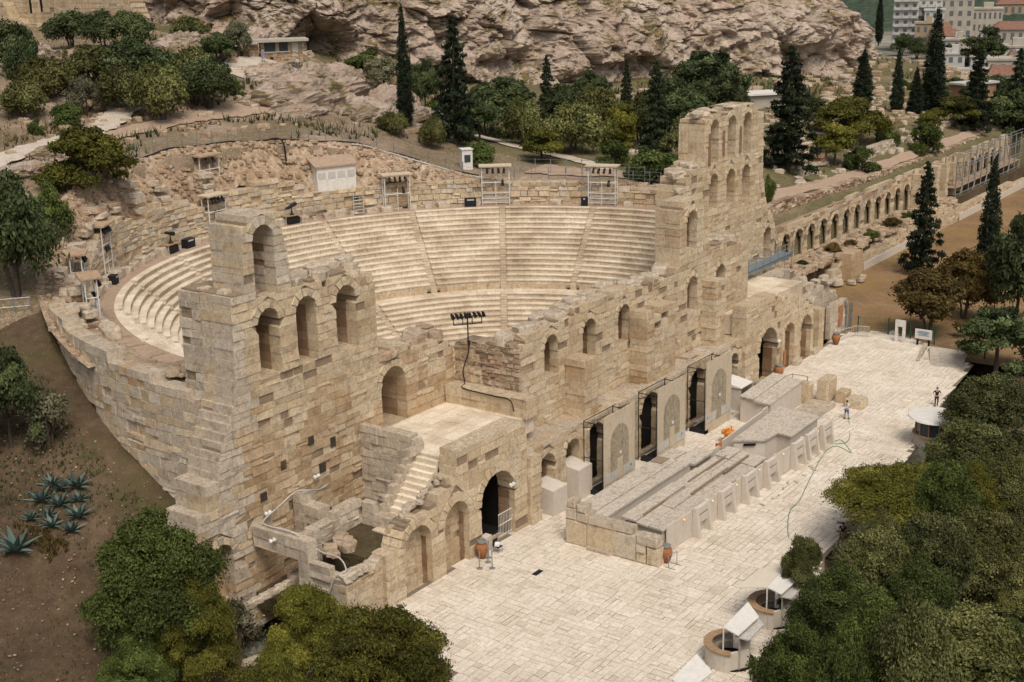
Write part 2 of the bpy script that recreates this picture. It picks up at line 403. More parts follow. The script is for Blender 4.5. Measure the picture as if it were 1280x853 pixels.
def scan(poly, z):
    xs = []
    n = len(poly)
    for i in range(n):
        (a, b), (c, e) = poly[i], poly[(i + 1) % n]
        if (b <= z < e) or (e <= z < b): xs.append(a + (c - a) * (z - b) / (e - b))
    xs.sort()
    return [(xs[i], xs[i + 1]) for i in range(0, len(xs) - 1, 2)]
def half(op, z, rt):
    w = op['w']
    if z < op['z0'] - 1e-6 or z > op['zs'] + w + rt: return 0
    if z <= op['zs']: return w
    q = (w + rt) ** 2 - (z - op['zs']) ** 2
    return math.sqrt(max(q, 0))
def wall(bag, F, poly, opens=(), t=2.0, course=.55, blen=1.15, ch=.024, proud=.02, rough=.034, ring=.5, rag=.07, worn=.10, back=None,
         mat=None, tones=(0, 1), split_ends=True, core=True, name='stone_block', reveal=True, core_in=.07):
    z0 = min(p[1] for p in poly); z1 = max(p[1] for p in poly)
    marks = {z0, z1}
    for o in opens: marks |= {o['z0'], o['zs']}
    marks = sorted(m for m in marks if z0 <= m <= z1)
    zs = []
    for a, b in zip(marks[:-1], marks[1:]):
        if b - a < .12: continue
        n = max(1, round((b - a) / course))
        cuts = [a + (b - a) * i / n for i in range(n)]
        zs += [c + (uni(-.2, .2) * course if i else 0) for i, c in enumerate(cuts)]
    zs.append(z1)
    for ci, (za, zb) in enumerate(zip(zs[:-1], zs[1:])):
        h = zb - za; zm = (za + zb) / 2
        def pieces(rt, a, b):
            P = [[l, l, q, q] for l, q in scan(poly, (a + b) / 2)]
            for o in opens:
                hb, ht = half(o, a + 1e-4, rt), half(o, b - 1e-4, rt)
                if o['z0'] > (a + b) / 2 or (hb == 0 and ht == 0): continue
                N = []
                for lb, lt, rb, rt_ in P:
                    c = o['u']
                    if c + max(hb, ht) <= min(lb, lt) or c - max(hb, ht) >= max(rb, rt_): N.append([lb, lt, rb, rt_]); continue
                    if c - max(hb, ht) > lb + .03: N.append([lb, lt, c - hb, c - ht])
                    if c + max(hb, ht) < rb - .03: N.append([c + hb, c + ht, rb, rt_])
                P = N
            return P
        for lb, lt, rb, rt_ in pieces(ring, za, zb):
            L = (rb + rt_ - lb - lt) / 2
            if L < .06: continue
            lo, hi = max(lb, lt), min(rb, rt_)
            n = max(1, round(L / blen * uni(.8, 1.2)))
            cuts = [lo + (hi - lo) * (i + uni(-.27, .27)) / n for i in range(1, n)] if hi > lo else []
            e = [(lb, lt)] + [(c, c) for c in cuts] + [(rb, rt_)]
            for i in range(len(e) - 1):
                a, b = e[i], e[i + 1]
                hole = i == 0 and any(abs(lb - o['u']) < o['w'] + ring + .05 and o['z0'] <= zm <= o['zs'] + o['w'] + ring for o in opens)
                jl = uni(-rag, rag) * .5 if i == 0 and split_ends else 0
                pr = proud + uni(-.5, .7) * proud
                if uni(0, 1) < worn: pr = -uni(.04, .16)
                if uni(0, 1) < .018 and t > 1 and 0 < i < len(e) - 2: pr = -uni(.3, .6)
                g = .003 if uni(0, 1) < .7 else uni(.006, .022)
                if uni(0, 1) < .13 and not (i == 0 or i == len(e) - 2):      # a course broken into two thin stones
                    zc = za + h * uni(.35, .65)
                    for y0, y1 in ((za, zc), (zc, zb)):
                        bag.block(F, [(a[0] + g, y0 + g), (b[0] - g, y0 + g), (b[0] - g, y1 - g), (a[0] + g, y1 - g)], 0, t, ch, proud + uni(-.03, .03), rough * 1.6, uni(*tones), name, mat)
                    continue
                quad = [(a[0] + g + jl, za + g), (b[0] - g, za + g), (b[1] - g, zb - g), (a[1] + g + jl, zb - g)]
                tn = uni(*tones)
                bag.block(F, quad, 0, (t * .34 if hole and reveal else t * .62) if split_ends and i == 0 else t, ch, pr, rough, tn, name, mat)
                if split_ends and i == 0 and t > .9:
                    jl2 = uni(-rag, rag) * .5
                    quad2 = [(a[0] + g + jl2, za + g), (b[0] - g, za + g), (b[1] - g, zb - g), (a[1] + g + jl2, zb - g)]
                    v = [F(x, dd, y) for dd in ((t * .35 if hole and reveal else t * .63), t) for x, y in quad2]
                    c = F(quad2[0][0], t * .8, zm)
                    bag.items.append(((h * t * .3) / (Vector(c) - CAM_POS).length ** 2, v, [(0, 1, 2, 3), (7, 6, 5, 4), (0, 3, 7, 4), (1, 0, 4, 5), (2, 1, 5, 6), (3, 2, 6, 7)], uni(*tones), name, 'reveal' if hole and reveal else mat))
        if core:
            for k in range(3):
                a, b = za + h * k / 3, za + h * (k + 1) / 3
                top = (k == 2 and (ci == len(zs) - 2 or True))
                for lb, lt, rb, rt_ in pieces(.14, a, b):
                    if rb - lb < .5: continue
                    q = [(lb + .12, a), (rb - .12, a), (rt_ - .12, b), (lt + .12, b)]
                    n = max(1, int((rb - lb) / 2.5)) if getattr(F, 'curved', False) else 1
                    for j in range(n):
                        s0, s1 = j / n, (j + 1) / n
                        qq = [(q[0][0] + (q[1][0] - q[0][0]) * s0, a), (q[0][0] + (q[1][0] - q[0][0]) * s1, a), (q[3][0] + (q[2][0] - q[3][0]) * s1, b), (q[3][0] + (q[2][0] - q[3][0]) * s0, b)]
                        v = [F(x, dd, y - (.06 if y == b and k == 2 else 0)) for dd in (core_in, t - .12) for x, y in qq]
                        bag.core.add(v, [(0, 1, 2, 3), (7, 6, 5, 4), (0, 3, 7, 4), (1, 0, 4, 5), (2, 1, 5, 6), (3, 2, 6, 7)], uni(0, 1))
    if ring:
        for o in opens:
            if o.get('noring'): continue
            w = o['w']; n = max(5, int(round(PI * (w + ring / 2) / .55)) | 1)
            for i in range(n):
                if o.get('lost') and i in o['lost']: continue
                a0, a1 = PI - PI * i / n - .006, PI - PI * (i + 1) / n + .006
                ro = (w + ring) * uni(.97, 1.06)
                quad = [(o['u'] + w * cos(a0), o['zs'] + w * sin(a0)), (o['u'] + ro * cos(a0), o['zs'] + ro * sin(a0)), (o['u'] + ro * cos(a1), o['zs'] + ro * sin(a1)), (o['u'] + w * cos(a1), o['zs'] + w * sin(a1))]
                quad = [quad[0], quad[3], quad[2], quad[1]]
                bag.block(F, quad, 0, t, ch, proud + .03 + uni(-.01, .02), rough, uni(.25, .95), 'arch_stone', mat)
def arch(u, w, z0, top, **k): return dict(u=u, w=w, z0=z0, zs=top - w, **k)

# value noise for rocks and terrain
def _hash(ix, iy, iz, seed):
    h = (ix * 374761393 + iy * 668265263 + iz * 2147483647 + seed * 974711) & 0xFFFFFFFF
    h = ((h ^ (h >> 13)) * 1274126177) & 0xFFFFFFFF
    return ((h ^ (h >> 16)) & 0xFFFF) / 65535.0
def vnoise(P, seed=0):
    P = np.asarray(P, float); I = np.floor(P).astype(np.int64); f = P - I; f = f * f * (3 - 2 * f)
    out = 0
    for dx in (0, 1):
        for dy in (0, 1):
            for dz in (0, 1):
                w = (f[:, 0] if dx else 1 - f[:, 0]) * (f[:, 1] if dy else 1 - f[:, 1]) * (f[:, 2] if dz else 1 - f[:, 2])
                out = out + w * _hash(I[:, 0] + dx, I[:, 1] + dy, I[:, 2] + dz, seed)
    return out
def fbm(P, oct=5, seed=0, gain=.5, ridged=False):
    P = np.asarray(P, float); a = 1; s = 0; tot = 0
    for o in range(oct):
        n = vnoise(P * 2.03 ** o + 17.3 * o, seed + o)
        if ridged: n = 1 - np.abs(2 * n - 1)
        s = s + a * n; tot += a; a *= gain
    return s / tot
# ------------------------------------------------------------------ the lie of the land
CP=np.array([
# rim behind the auditorium, going round from the west
(-41,14,4.6),(-40.5,20,7.2),(-39.5,25,9.6),(-38,30,12.2),(-36.5,36,15),(-30,45,18.5),(-21.5,50,20.6),(-11,54,22),(0,57,22.3),(8,56,22),(15,54,21.4),(20,52,20.6),(26,47.5,17.7),(31,43,15.6),(36,36,15.3),(40,27,15.2),(42,20,13.5),
# west slope
(-45,20,6.2),(-45,9,0.6),(-50,12,2),(-52,30,9),(-48,38,13),(-60,10,0),(-60,40,12),(-40,2,-.8),(-44,-8,-1.6),(-55,-4,-1.6),(-70,-20,-4),(-75,20,1),(-40,-16,-1),(-80,60,15),(-50,60,19),(-33,62,21.5),
# south below the plaza
(-25,-26,-1),(0,-26,-1),(25,-24,-.8),(45,-15,-.5),(10,-45,-3),(-40,-45,-4),(60,-40,-2),
# hill to the north west
(-17,64,22.8),(0,73,23.6),(18,66,23),(33,80,27.5),(42,84,27.6),(26,110,30),(0,110,29),(-30,100,27),(48,70,20),(40,62,20),(55,75,18.5),(30,150,31),(60,110,29),
# terrace to the east
(46,17,10),(70,16.5,9.4),(92,16.5,9),(122,16.3,9),(150,16,9),(60,30,14.5),(50,24,12.5),(85,28,12),(120,27,13),(150,30,12.5),(60,62,16.3),(75,68,16.4),(80,45,15),(110,50,15.5),(120,68,17),(150,45,15),(170,50,14),(200,30,11),(190,60,14),(240,60,10),(250,16,7),(200,16,8.5),(218,60,16),(236,54,12.5),(252,46,7.5),(235,40,9.5),(258,70,10)],float)
def _tps(r2): return np.where(r2>0,r2*np.log(r2+1e-12)*.5,0)
_A=np.zeros((len(CP)+3,)*2)
_d=((CP[:,None,:2]-CP[None,:,:2])**2).sum(-1)
_A[:len(CP),:len(CP)]=_tps(_d)+np.eye(len(CP))*30
_A[:len(CP),-3]=1;_A[:len(CP),-2:]=CP[:,:2];_A[-3,:len(CP)]=1;_A[-2:,:len(CP)]=CP[:,:2].T
_W=np.linalg.solve(_A,np.r_[CP[:,2],0,0,0])
def ground_z(x,y):
    x=np.asarray(x,float);y=np.asarray(y,float);sh=x.shape
    x=x.ravel();y=y.ravel();out=np.empty(len(x))
    for i in range(0,len(x),20000):
        a=x[i:i+20000];b=y[i:i+20000]
        k=_tps((a[:,None]-CP[None,:,0])**2+(b[:,None]-CP[None,:,1])**2)
        out[i:i+20000]=k@_W[:-3]+_W[-3]+a*_W[-2]+b*_W[-1]
    return out.reshape(sh)
def masked(x,y):
    r=np.hypot(x,y-15.64)
    return (r<37.4)|((np.abs(x)<43)&(y>0)&(y<14))|((x>40)&(y<14.9)&(y>-14))|((x>-37)&(x<44)&(y<1)&(y>-18.6))
M['hill'] = ground_mat('hill_soil', [(.15, .105, .072), (.26, .19, .135), (.38, .295, .225)], [(.055, .055, .022), (.15, .115, .05)], .08, (.42, .53), (.50, .44, .37), .64)
M['terrace'] = ground_mat('terrace_grass', [(.095, .072, .04), (.165, .125, .07), (.26, .205, .14)], [(.04, .05, .016), (.115, .11, .04)], .09, (.36, .50), (.50, .46, .40), .66)
def rock_material():
    k = NT('cliff_rock'); p = k.pos()
    a = k.noise(p, .07, 7, .62); b = k.noise(p, .55, 9, .72)
    c = k.ramp(k.math('ADD', k.math('MULTIPLY', a, .55), k.math('MULTIPLY', b, .45)), [(.33, (.23, .165, .125)), (.43, (.41, .315, .25)), (.53, (.52, .425, .35)), (.66, (.60, .52, .445))])
    w = k.n('Mapping'); w.inputs['Scale'].default_value = (.5, .5, .10); k.l(p, w.inputs[0])
    s = k.noise(w.outputs[0], .9, 6, .7)
    c = k.mix(k.math('MULTIPLY', k.step(s, .55, .70), .65), c, (.15, .12, .105))
    s2 = k.noise(w.outputs[0], .35, 5, .6)
    c = k.mix(k.math('MULTIPLY', k.step(s2, .57, .70), .45), c, (.42, .25, .15))
    nz = k.n('SeparateXYZ'); k.l(k.n('NewGeometry').outputs['Normal'], nz.inputs[0])
    g = k.noise(p, .16, 6, .75)
    gm = k.math('MULTIPLY', k.step(nz.outputs[2], .50, .74), k.step(g, .47, .56))
    c = k.mix(gm, c, k.ramp(b, [(.38, (.05, .052, .02)), (.5, (.15, .115, .045)), (.62, (.24, .17, .075))]))
    cr = k.n('TexVoronoi', feature='DISTANCE_TO_EDGE'); cr.inputs['Scale'].default_value = .22
    wv = k.mix(.35, k.n('NewGeometry').outputs['Position'], k.n('TexNoise', Scale=.8).outputs[1], 'ADD'); k.l(wv, cr.inputs['Vector'])
    ed = k.step(cr.outputs[0], 0.0, .05)
    c = k.mix(k.math('MULTIPLY', k.math('SUBTRACT', 1.0, ed), .22), c, (.12, .09, .07))
    hb = k.noise(p, 1.6, 8, .75)
    c = k.mix(k.math('MULTIPLY', k.step(hb, .52, .64), .22), c, k.mix(.6, c, (.12, .09, .075)))
    k.bump(k.math('ADD', k.math('MULTIPLY', b, .8), k.math('MULTIPLY', hb, .5)), 1.0, .8)
    return k.done(c, .95)
M['rock'] = rock_material()

def dense(pts, st=1.5):
    L = []
    for a, b in zip(pts[:-1], pts[1:]):
        n = max(1, int(math.hypot(b[0] - a[0], b[1] - a[1]) / st))
        L += [(a[0] + (b[0] - a[0]) * k / n, a[1] + (b[1] - a[1]) * k / n) for k in range(n)]
    return L + [pts[-1]]
WAYS = dict(
    paved_path=([(-26, 58), (-17.7, 62.4), (-9.4, 65.4), (-4.3, 67.5), (2.7, 71.6), (10.9, 78.1), (18, 84)], 3.4, 'path'),
    dirt_path=([(-4, 65.5), (8.8, 68), (13.2, 67.9), (19.7, 67.7), (27, 70)], 3.8, 'packed'),
    white_path=([(60, 68), (56.6, 62.8), (51, 52), (49, 42), (47, 34.7), (44, 31)], 2.2, 'path'),
    court=([(40.4, 40), (41.0, 34), (46, 27.5), (53, 27)], 5.5, 'packed'),
    arcade_path=([(52, 19.3), (75, 18.6), (93, 18.4), (106, 17.8), (127, 17.6), (148, 17.6), (175, 17.6)], 2.0, 'packed'),
    upper_path=([(14, 116), (21.0, 110.4), (26.6, 106.3), (30.0, 98.6), (44, 101)], 4.0, 'packed'),
    guard_path=([(27, 79), (34.4, 81.3), (39.5, 82.2), (46, 84)], 5.0, 'path'),
    cliff_path=([(48, 77), (58, 84), (68, 90.5)], 3.0, 'packed'))
PATHS = [dense(w[0]) for w in WAYS.values()]
def hillside():
    x = np.arange(-112, 262, 1.0); y = np.arange(-64, 178, 1.0)
    X, Y = np.meshgrid(x, y, indexing='ij'); n = X.shape
    Z = ground_z(X, Y)
    P = np.c_[X.ravel(), Y.ravel(), np.zeros(X.size)]
    rough = np.clip((Y - 40) / 30, 0, 1) * np.clip((75 - X) / 20, 0, 1)
    nz = (fbm(P * .12, 5, 3, .55, True).reshape(n) - .62)
    PTS = np.array([q for L in PATHS for q in L]); dp = np.min(np.hypot(X[..., None] - PTS[:, 0], Y[..., None] - PTS[:, 1]), -1)
    nz = nz * np.clip((dp - 3.6) / 3.5, 0, 1)
    Z += nz * (.5 + 2.6 * rough) * (.35 + .65 * np.clip((np.hypot(X, Y - CY) - 42) / 10, 0, 1))
    Z += (fbm(P * .7, 3, 9).reshape(n) - .5) * .35 * np.clip((dp - 2.6) / 3, 0.02, 1)
    far = (X > 248) | (Y > 170)
    mk_ = masked(X, Y)
    Z = np.where(mk_, -3.0, Z)
    V = np.c_[X.ravel(), Y.ravel(), Z.ravel()]
    i, j = np.meshgrid(np.arange(n[0] - 1), np.arange(n[1] - 1), indexing='ij')
    a = (i * n[1] + j).ravel(); q = np.c_[a, a + n[1], a + n[1] + 1, a + 1]
    mm = mk_.ravel()
    q = q[~mm[q].all(1)]
    cx, cy = V[q].mean(1)[:, 0], V[q].mean(1)[:, 1]
    wob = (vnoise(np.c_[cx * .15, cy * .15, cx * 0], 5) - .5) * 8
    fm = np.where((cy + wob < 34) & (cx < -20) | (cx < -44) | (cy < -10), 0, np.where(cx + wob > 42 + np.clip(cy - 48, 0, 40) * .3, 2, 1))
    me = bpy.data.meshes.new('hillside')
    me.from_pydata(V, [], q)
    for m in ('slope', 'hill', 'terrace'): me.materials.append(M[m])
    me.polygons.foreach_set('material_index', fm.astype(np.int32))
    me.polygons.foreach_set('use_smooth', np.ones(len(q), dtype=bool))
    o = bpy.data.objects.new('hillside', me); COL.objects.link(o); o['kind'] = 'structure'
hillside()

def sheet(name, pts, z, mat):
    return mk(name, [(x, y, z) for x, y in pts], [tuple(range(len(pts)))], mat, kind='structure')
sheet('ground', [(-400, -300), (4000, -1500), (4000, 2500), (-400, 2500)], -4.2, 'city_ground')
sheet('town_ground', [(255, -200), (1600, -200), (1600, 700), (255, 700)], -.4, 'city_ground')
sheet('lawn', [(39, -60), (256, -60), (256, 16.4), (39, 16.4)], -.10, 'lawn')

def ribbon(name, pts, w, mat, lift=.10, n=14):
    P = [Vector((x, y, 0)) for x, y in pts]; L = []
    for i in range(len(P) - 1):
        for k in range(n): L.append(P[i].lerp(P[i + 1], k / n))
    L.append(P[-1])
    for _ in range(10):
        L = [L[0]] + [(L[i - 1] + L[i] * 2 + L[i + 1]) / 4 for i in range(1, len(L) - 1)] + [L[-1]]
    V = []; F = []
    for i, p in enumerate(L):
        t = (L[min(i + 1, len(L) - 1)] - L[max(i - 1, 0)]).normalized(); s = Vector((-t.y, t.x, 0))
        ww = w * (1 + .12 * sin(i * .9) + .08 * sin(i * 2.3))
        for k in (-1, -.35, .35, 1):
            q = p + s * ww * .5 * k; V.append((q.x, q.y, 0))
    A = np.array(V); zc = ground_z(A[:, 0], A[:, 1]).reshape(-1, 4)
    A[:, 2] = zc.ravel() + lift
    for i in range(len(L) - 1):
        for k in range(3): F.append((i * 4 + k, i * 4 + k + 1, i * 4 + k + 5, i * 4 + k + 4))
    return mk(name, A, F, mat, tone=np.random.default_rng(3).uniform(0, 1, len(F)), kind='structure', smooth=True)
for nm_, (pts_, w_, m_) in WAYS.items(): ribbon(nm_, pts_, w_, m_, .26 if nm_ == 'paved_path' else .14)

def facets(P, cell, seed, tilt=.5):
    """angular rock: every jittered cell gets its own height and tilt"""
    Q = P / cell; B = np.floor(Q).astype(np.int64); best = np.full(len(P), 1e9); out = np.zeros(len(P)); sec = np.full(len(P), 1e9)
    for dx in (-1, 0, 1):
        for dy in (-1, 0, 1):
            for dz in (-1, 0, 1):
                C = B + np.array([dx, dy, dz])
                J = np.stack([_hash(C[:, 0], C[:, 1], C[:, 2], seed + k) for k in range(3)], 1)
                D = Q - (C + J); d2 = (D ** 2).sum(1)
                h = _hash(C[:, 0], C[:, 1], C[:, 2], seed + 7) - .5
                tv = np.stack([_hash(C[:, 0], C[:, 1], C[:, 2], seed + 11 + k) - .5 for k in range(3)], 1)
                v = h + (D * tv).sum(1) * tilt * 2
                m = d2 < best
                sec = np.where(m, best, np.minimum(sec, d2)); out = np.where(m, v, out); best = np.where(m, d2, best)
    return out, np.sqrt(sec) - np.sqrt(best)
def cliff():
    foot = [(78, 160, 31, 30), (60, 132, 30.5, 28), (50, 112, 28.8, 26), (64, 98, 24.0, 30), (78, 92, 19.5, 34), (95, 84, 16.8, 36), (115, 78, 15.8, 36), (140, 72, 14.8, 38), (165, 66, 13.8, 40), (186, 61, 13.4, 40), (204, 60.5, 13.2, 36), (216, 62, 13, 27), (230, 68, 12, 15), (243, 84, 11, 12), (256, 110, 10, 12)]
    A = np.array(foot, float)
    seg = np.r_[0, np.cumsum(np.hypot(np.diff(A[:, 0]), np.diff(A[:, 1])))]
    ns, nv = 760, 170
    s = np.linspace(0, seg[-1], ns)
    C = np.c_[[np.interp(s, seg, A[:, k]) for k in range(4)]].T
    for _ in range(25): C[1:-1] = (C[:-2] + 2 * C[1:-1] + C[2:]) / 4
    t = np.gradient(C[:, :2], axis=0); t /= np.linalg.norm(t, axis=1)[:, None]
    N = np.c_[-t[:, 1], t[:, 0]]                                     # into the hill
    v = np.linspace(0, 1, nv)
    pb = np.interp(v, [0, .1, .28, .45, .62, .8, 1], [-2.0, 0, 1.6, 5, 12, 22, 48])
    ph = np.interp(v, [0, .1, .28, .45, .62, .8, 1], [-.10, 0, .22, .38, .56, .78, 1.12])
    S, Vv = np.meshgrid(s, v, indexing='ij')
    P = np.empty((ns, nv, 3))
    P[:, :, 0] = C[:, None, 0] + N[:, None, 0] * pb[None, :]
    P[:, :, 1] = C[:, None, 1] + N[:, None, 1] * pb[None, :]
    P[:, :, 2] = C[:, None, 2] + C[:, None, 3] * ph[None, :]
    Q = P.reshape(-1, 3)
    # tilted bedding, like the slabs running down to the right
    Sk = np.c_[Q[:, 0] * .8 + Q[:, 2] * .5, Q[:, 1] * .8, Q[:, 2] * .75 - Q[:, 0] * .28]
    Sl = np.c_[Sk[:, 0] * .45 + Sk[:, 2] * .25, Sk[:, 1], Sk[:, 2] * 1.25]
    big = fbm(Sk * .045, 4, 21, .55) - .5
    mid = fbm(Sl * .15, 5, 31, .5, True) - .6
    fin = fbm(Sl * .5, 4, 41, .55, True) - .55
    led = np.abs(((Q[:, 2] * .30 - Q[:, 0] * .05 + big * 5) % 1.0) - .5) - .25
    crag = fbm(np.c_[Sk[:, 0] * .55 + Sk[:, 2] * .3, Sk[:, 1] * .5, Sk[:, 2] * .55] * .42, 4, 51, .6, True)
    dsp = (-(np.clip(crag - .35, 0, 1) ** 2) * 4.5 + big * 19 + mid * 7.5 + fin * 2.1 + led * 2.0)
    Fp = np.c_[Q[:, 0] * .75 + Q[:, 2] * .45, Q[:, 1], Q[:, 2] * .9 - Q[:, 0] * .2] + 1.2 * (fbm(Q * .3, 3, 77)[:, None] - .5)
    f1, e1 = facets(Fp, 6.5, 301); f2, e2 = facets(Fp, 2.3, 401)
    dsp = dsp * .75 + f1 * 3.2 + f2 * .95 + .9 * np.clip(1 - e1 / .10, 0, 1) + .5 * np.clip(1 - e2 / .14, 0, 1)
    # the overhung caves at the foot
    for (cx, cz, rx, rz, dep) in ((54.5, 34, 2.6, 3.0, 9), (66, 26, 4, 3, 7), (96, 22, 9, 4, 4), (188, 19, 11, 5, 5), (47, 33, 3, 2.6, 6), (70, 27, 4, 3, 5), (172, 20, 5, 4, 3.5)):
        e = ((Q[:, 0] - cx) / rx) ** 2 + ((Q[:, 2] - cz) / rz) ** 2
        dsp += dep * np.exp(-e * 1.4)
    fade = np.clip(Vv.ravel() * 9, 0.15, 1)
    NN = np.repeat(N, nv, axis=0)
    Q[:, 0] += NN[:, 0] * dsp * fade; Q[:, 1] += NN[:, 1] * dsp * fade
    Q[:, 2] += (big * 4 + mid * 1.4 + fin * .4) * fade
    i, j = np.meshgrid(np.arange(ns - 1), np.arange(nv - 1), indexing='ij')
    a = (i * nv + j).ravel(); q = np.c_[a, a + nv, a + nv + 1, a + 1]
    me = bpy.data.meshes.new('cliff'); me.from_pydata(Q, [], q); me.materials.append(M['rock'])
    o = bpy.data.objects.new('cliff', me); COL.objects.link(o); o['kind'] = 'structure'
cliff()

def rock_mass(name, c, s, seed, label, cat='rock', group=None, rz=0, n=26):
    """an outcrop: a dense sphere pushed about by ridged noise, half sunk in the soil"""
    th = np.linspace(0, 2 * PI, n * 2, endpoint=False); ph = np.linspace(-.5, PI / 2, n)
    T, Pp = np.meshgrid(th, ph, indexing='ij')
    D = np.stack([np.cos(T) * np.cos(Pp), np.sin(T) * np.cos(Pp), np.sin(Pp)], -1).reshape(-1, 3)
    k = .62 + .75 * (fbm(D * 1.5 + seed * 3.7, 5, seed, .6, True) - .35)
    Q = D * k[:, None] * np.array(s)
    ca, sa = cos(rz), sin(rz)
    Q = np.c_[Q[:, 0] * ca - Q[:, 1] * sa, Q[:, 0] * sa + Q[:, 1] * ca, Q[:, 2]] + np.array(c)
    m = len(ph); F = []
    for i in range(len(th)):
        for j in range(m - 1):
            F.append((i * m + j, ((i + 1) % len(th)) * m + j, ((i + 1) % len(th)) * m + j + 1, i * m + j + 1))
    o = mk(name, Q, F, 'rock')
    return tag(o, label, cat, group)
for i, (x, y, sx, sy, sz, l) in enumerate([
    (29, 69, 9, 5, 3.6, 'long pinkish outcrop below the guard house terrace'), (40, 74, 8, 5, 4.2, 'pinkish outcrop right below the guard house'),
    (36, 64, 7, 4, 2.8, 'lower pink outcrop above the rim fence'), (46, 66, 7, 5, 3.0, 'broad flat outcrop left of the slim cypress'),
    (24, 64, 5, 3, 2.0, 'small outcrop beside the dirt path'), (52, 74, 7, 4, 4.5, 'outcrop under the cliff path'),
    (32, 76, 5, 3, 2.4, 'outcrop carrying the steps to the guard house'), (12, 103, 7, 4, 3.6, 'pale rounded outcrop before the ancient gate wall'),
    (-12, 60, 5, 3, 1.6, 'low outcrop between the paved path and the rim'), (-18, 57, 5, 3, 1.4, 'low outcrop at the left end of the paved path'),
    (47, 96, 6, 4, 3.6, 'outcrop behind the guard house'), (33, 94, 5, 3, 2.4, 'rock beside the lone olive')]):
    rock_mass('outcrop', (x, y, float(ground_z(x, y)) - .3), (sx, sy, sz), i + 3, l, 'rock', 'outcrops on the hillside', uni(-.6, .3))

# the plaza: a bed with single marble slabs on it
PLZ = [(-42.5, -13), (-38.8, -8), (-35.6, -1.6), (-34.2, .4), (43.2, .4), (46.4, -4), (42, -10), (38, -15.2), (27, -16.2), (10, -18.6), (-12, -20.4), (-19, -23.2), (-31, -23.6), (-43, -20)]
PLAZA = sheet('plaza', PLZ, -.04, 'joint')
ORG['plaza'] = Vector((0, 0, 0))
def inside(px, py, poly=PLZ):
    c = False; n = len(poly)
    for i in range(n):
        (x1, y1), (x2, y2) = poly[i], poly[(i + 1) % n]
        if (y1 > py) != (y2 > py) and px < (x2 - x1) * (py - y1) / (y2 - y1) + x1: c = not c
    return c
def paving():
    L = []
    def rows(x0, x1, y0, y1, along_x):
        a0, a1, b0, b1 = (x0, x1, y0, y1) if along_x else (y0, y1, x0, x1)
        b = b0
        while b < b1 - .05:
            w = uni(.34, .60)
            if b1 - (b + w) < .3: w = b1 - b
            a = a0
            while a < a1 - .05:
                q = uni(.55, 1.35)
                if a1 - (a + q) < .4: q = a1 - a
                L.append((a, a + q, b, b + w) if along_x else (b, b + w, a, a + q)); a += q
            b += w
    def split(x0, x1, y0, y1, dep):
        w, h = x1 - x0, y1 - y0
        if dep > 0 and max(w, h) > 2.6 and (max(w, h) > 5.5 or uni(0, 1) < .75):
            k = uni(.35, .65)
            if w > h: split(x0, x0 + w * k, y0, y1, dep - 1); split(x0 + w * k, x1, y0, y1, dep - 1)
            else: split(x0, x1, y0, y0 + h * k, dep - 1); split(x0, x1, y0 + h * k, y1, dep - 1)
        else: rows(x0, x1, y0, y1, uni(0, 1) < .62)
    for gx in range(-48, 48, 8):
        for gy in range(-24, 1, 8): split(gx, gx + 8, gy, gy + 8, 6)
    items = []
    for x0, x1, y0, y1 in L:
        c = ((x0 + x1) / 2, (y0 + y1) / 2)
        if not (inside(x0 + .1, y0 + .1) and inside(x1 - .1, y1 - .1) and inside(x0 + .1, y1 - .1) and inside(x1 - .1, y0 + .1)): continue
        g = .014 if uni(0, 1) < .8 else .03; e = .02; zt = uni(-.006, .008); tl = uni(-.008, .008)
        v = [(x0 + g, y0 + g, -.06), (x1 - g, y0 + g, -.06), (x1 - g, y1 - g, -.06), (x0 + g, y1 - g, -.06),
             (x0 + g, y0 + g, zt - .012), (x1 - g, y0 + g, zt - .012), (x1 - g, y1 - g, zt - .012), (x0 + g, y1 - g, zt - .012),
             (x0 + g + e, y0 + g + e, zt - tl), (x1 - g - e, y0 + g + e, zt + tl), (x1 - g - e, y1 - g - e, zt + tl), (x0 + g + e, y1 - g - e, zt - tl)]
        f = [(3, 2, 1, 0), (8, 9, 10, 11)]
        for i in range(4):
            j = (i + 1) % 4; f += [(i, j, 4 + j, 4 + i), (4 + i, 4 + j, 8 + j, 8 + i)]
        t = uni(.3, 1) if uni(0, 1) < .93 else uni(0, .25)
        dist = math.hypot(c[0] - CAM_POS.x, c[1] - CAM_POS.y)
        items.append((dist, v, f, t))
    items.sort(key=lambda i: i[0])
    vis = [it for it in items if it[1][0][1] > -20.6 and it[1][0][0] > -36.5]
    near = vis[:300]
    ids = set(id(i) for i in near)
    for it in near: mk('paving_slab', it[1], it[2], 'paving', PLAZA, it[3])
    g = Geo()
    for it in items:
        if id(it) not in ids: g.add(it[1], it[2], it[3])
    g.obj('paving', 'paving', PLAZA, kind='stuff')
paving()
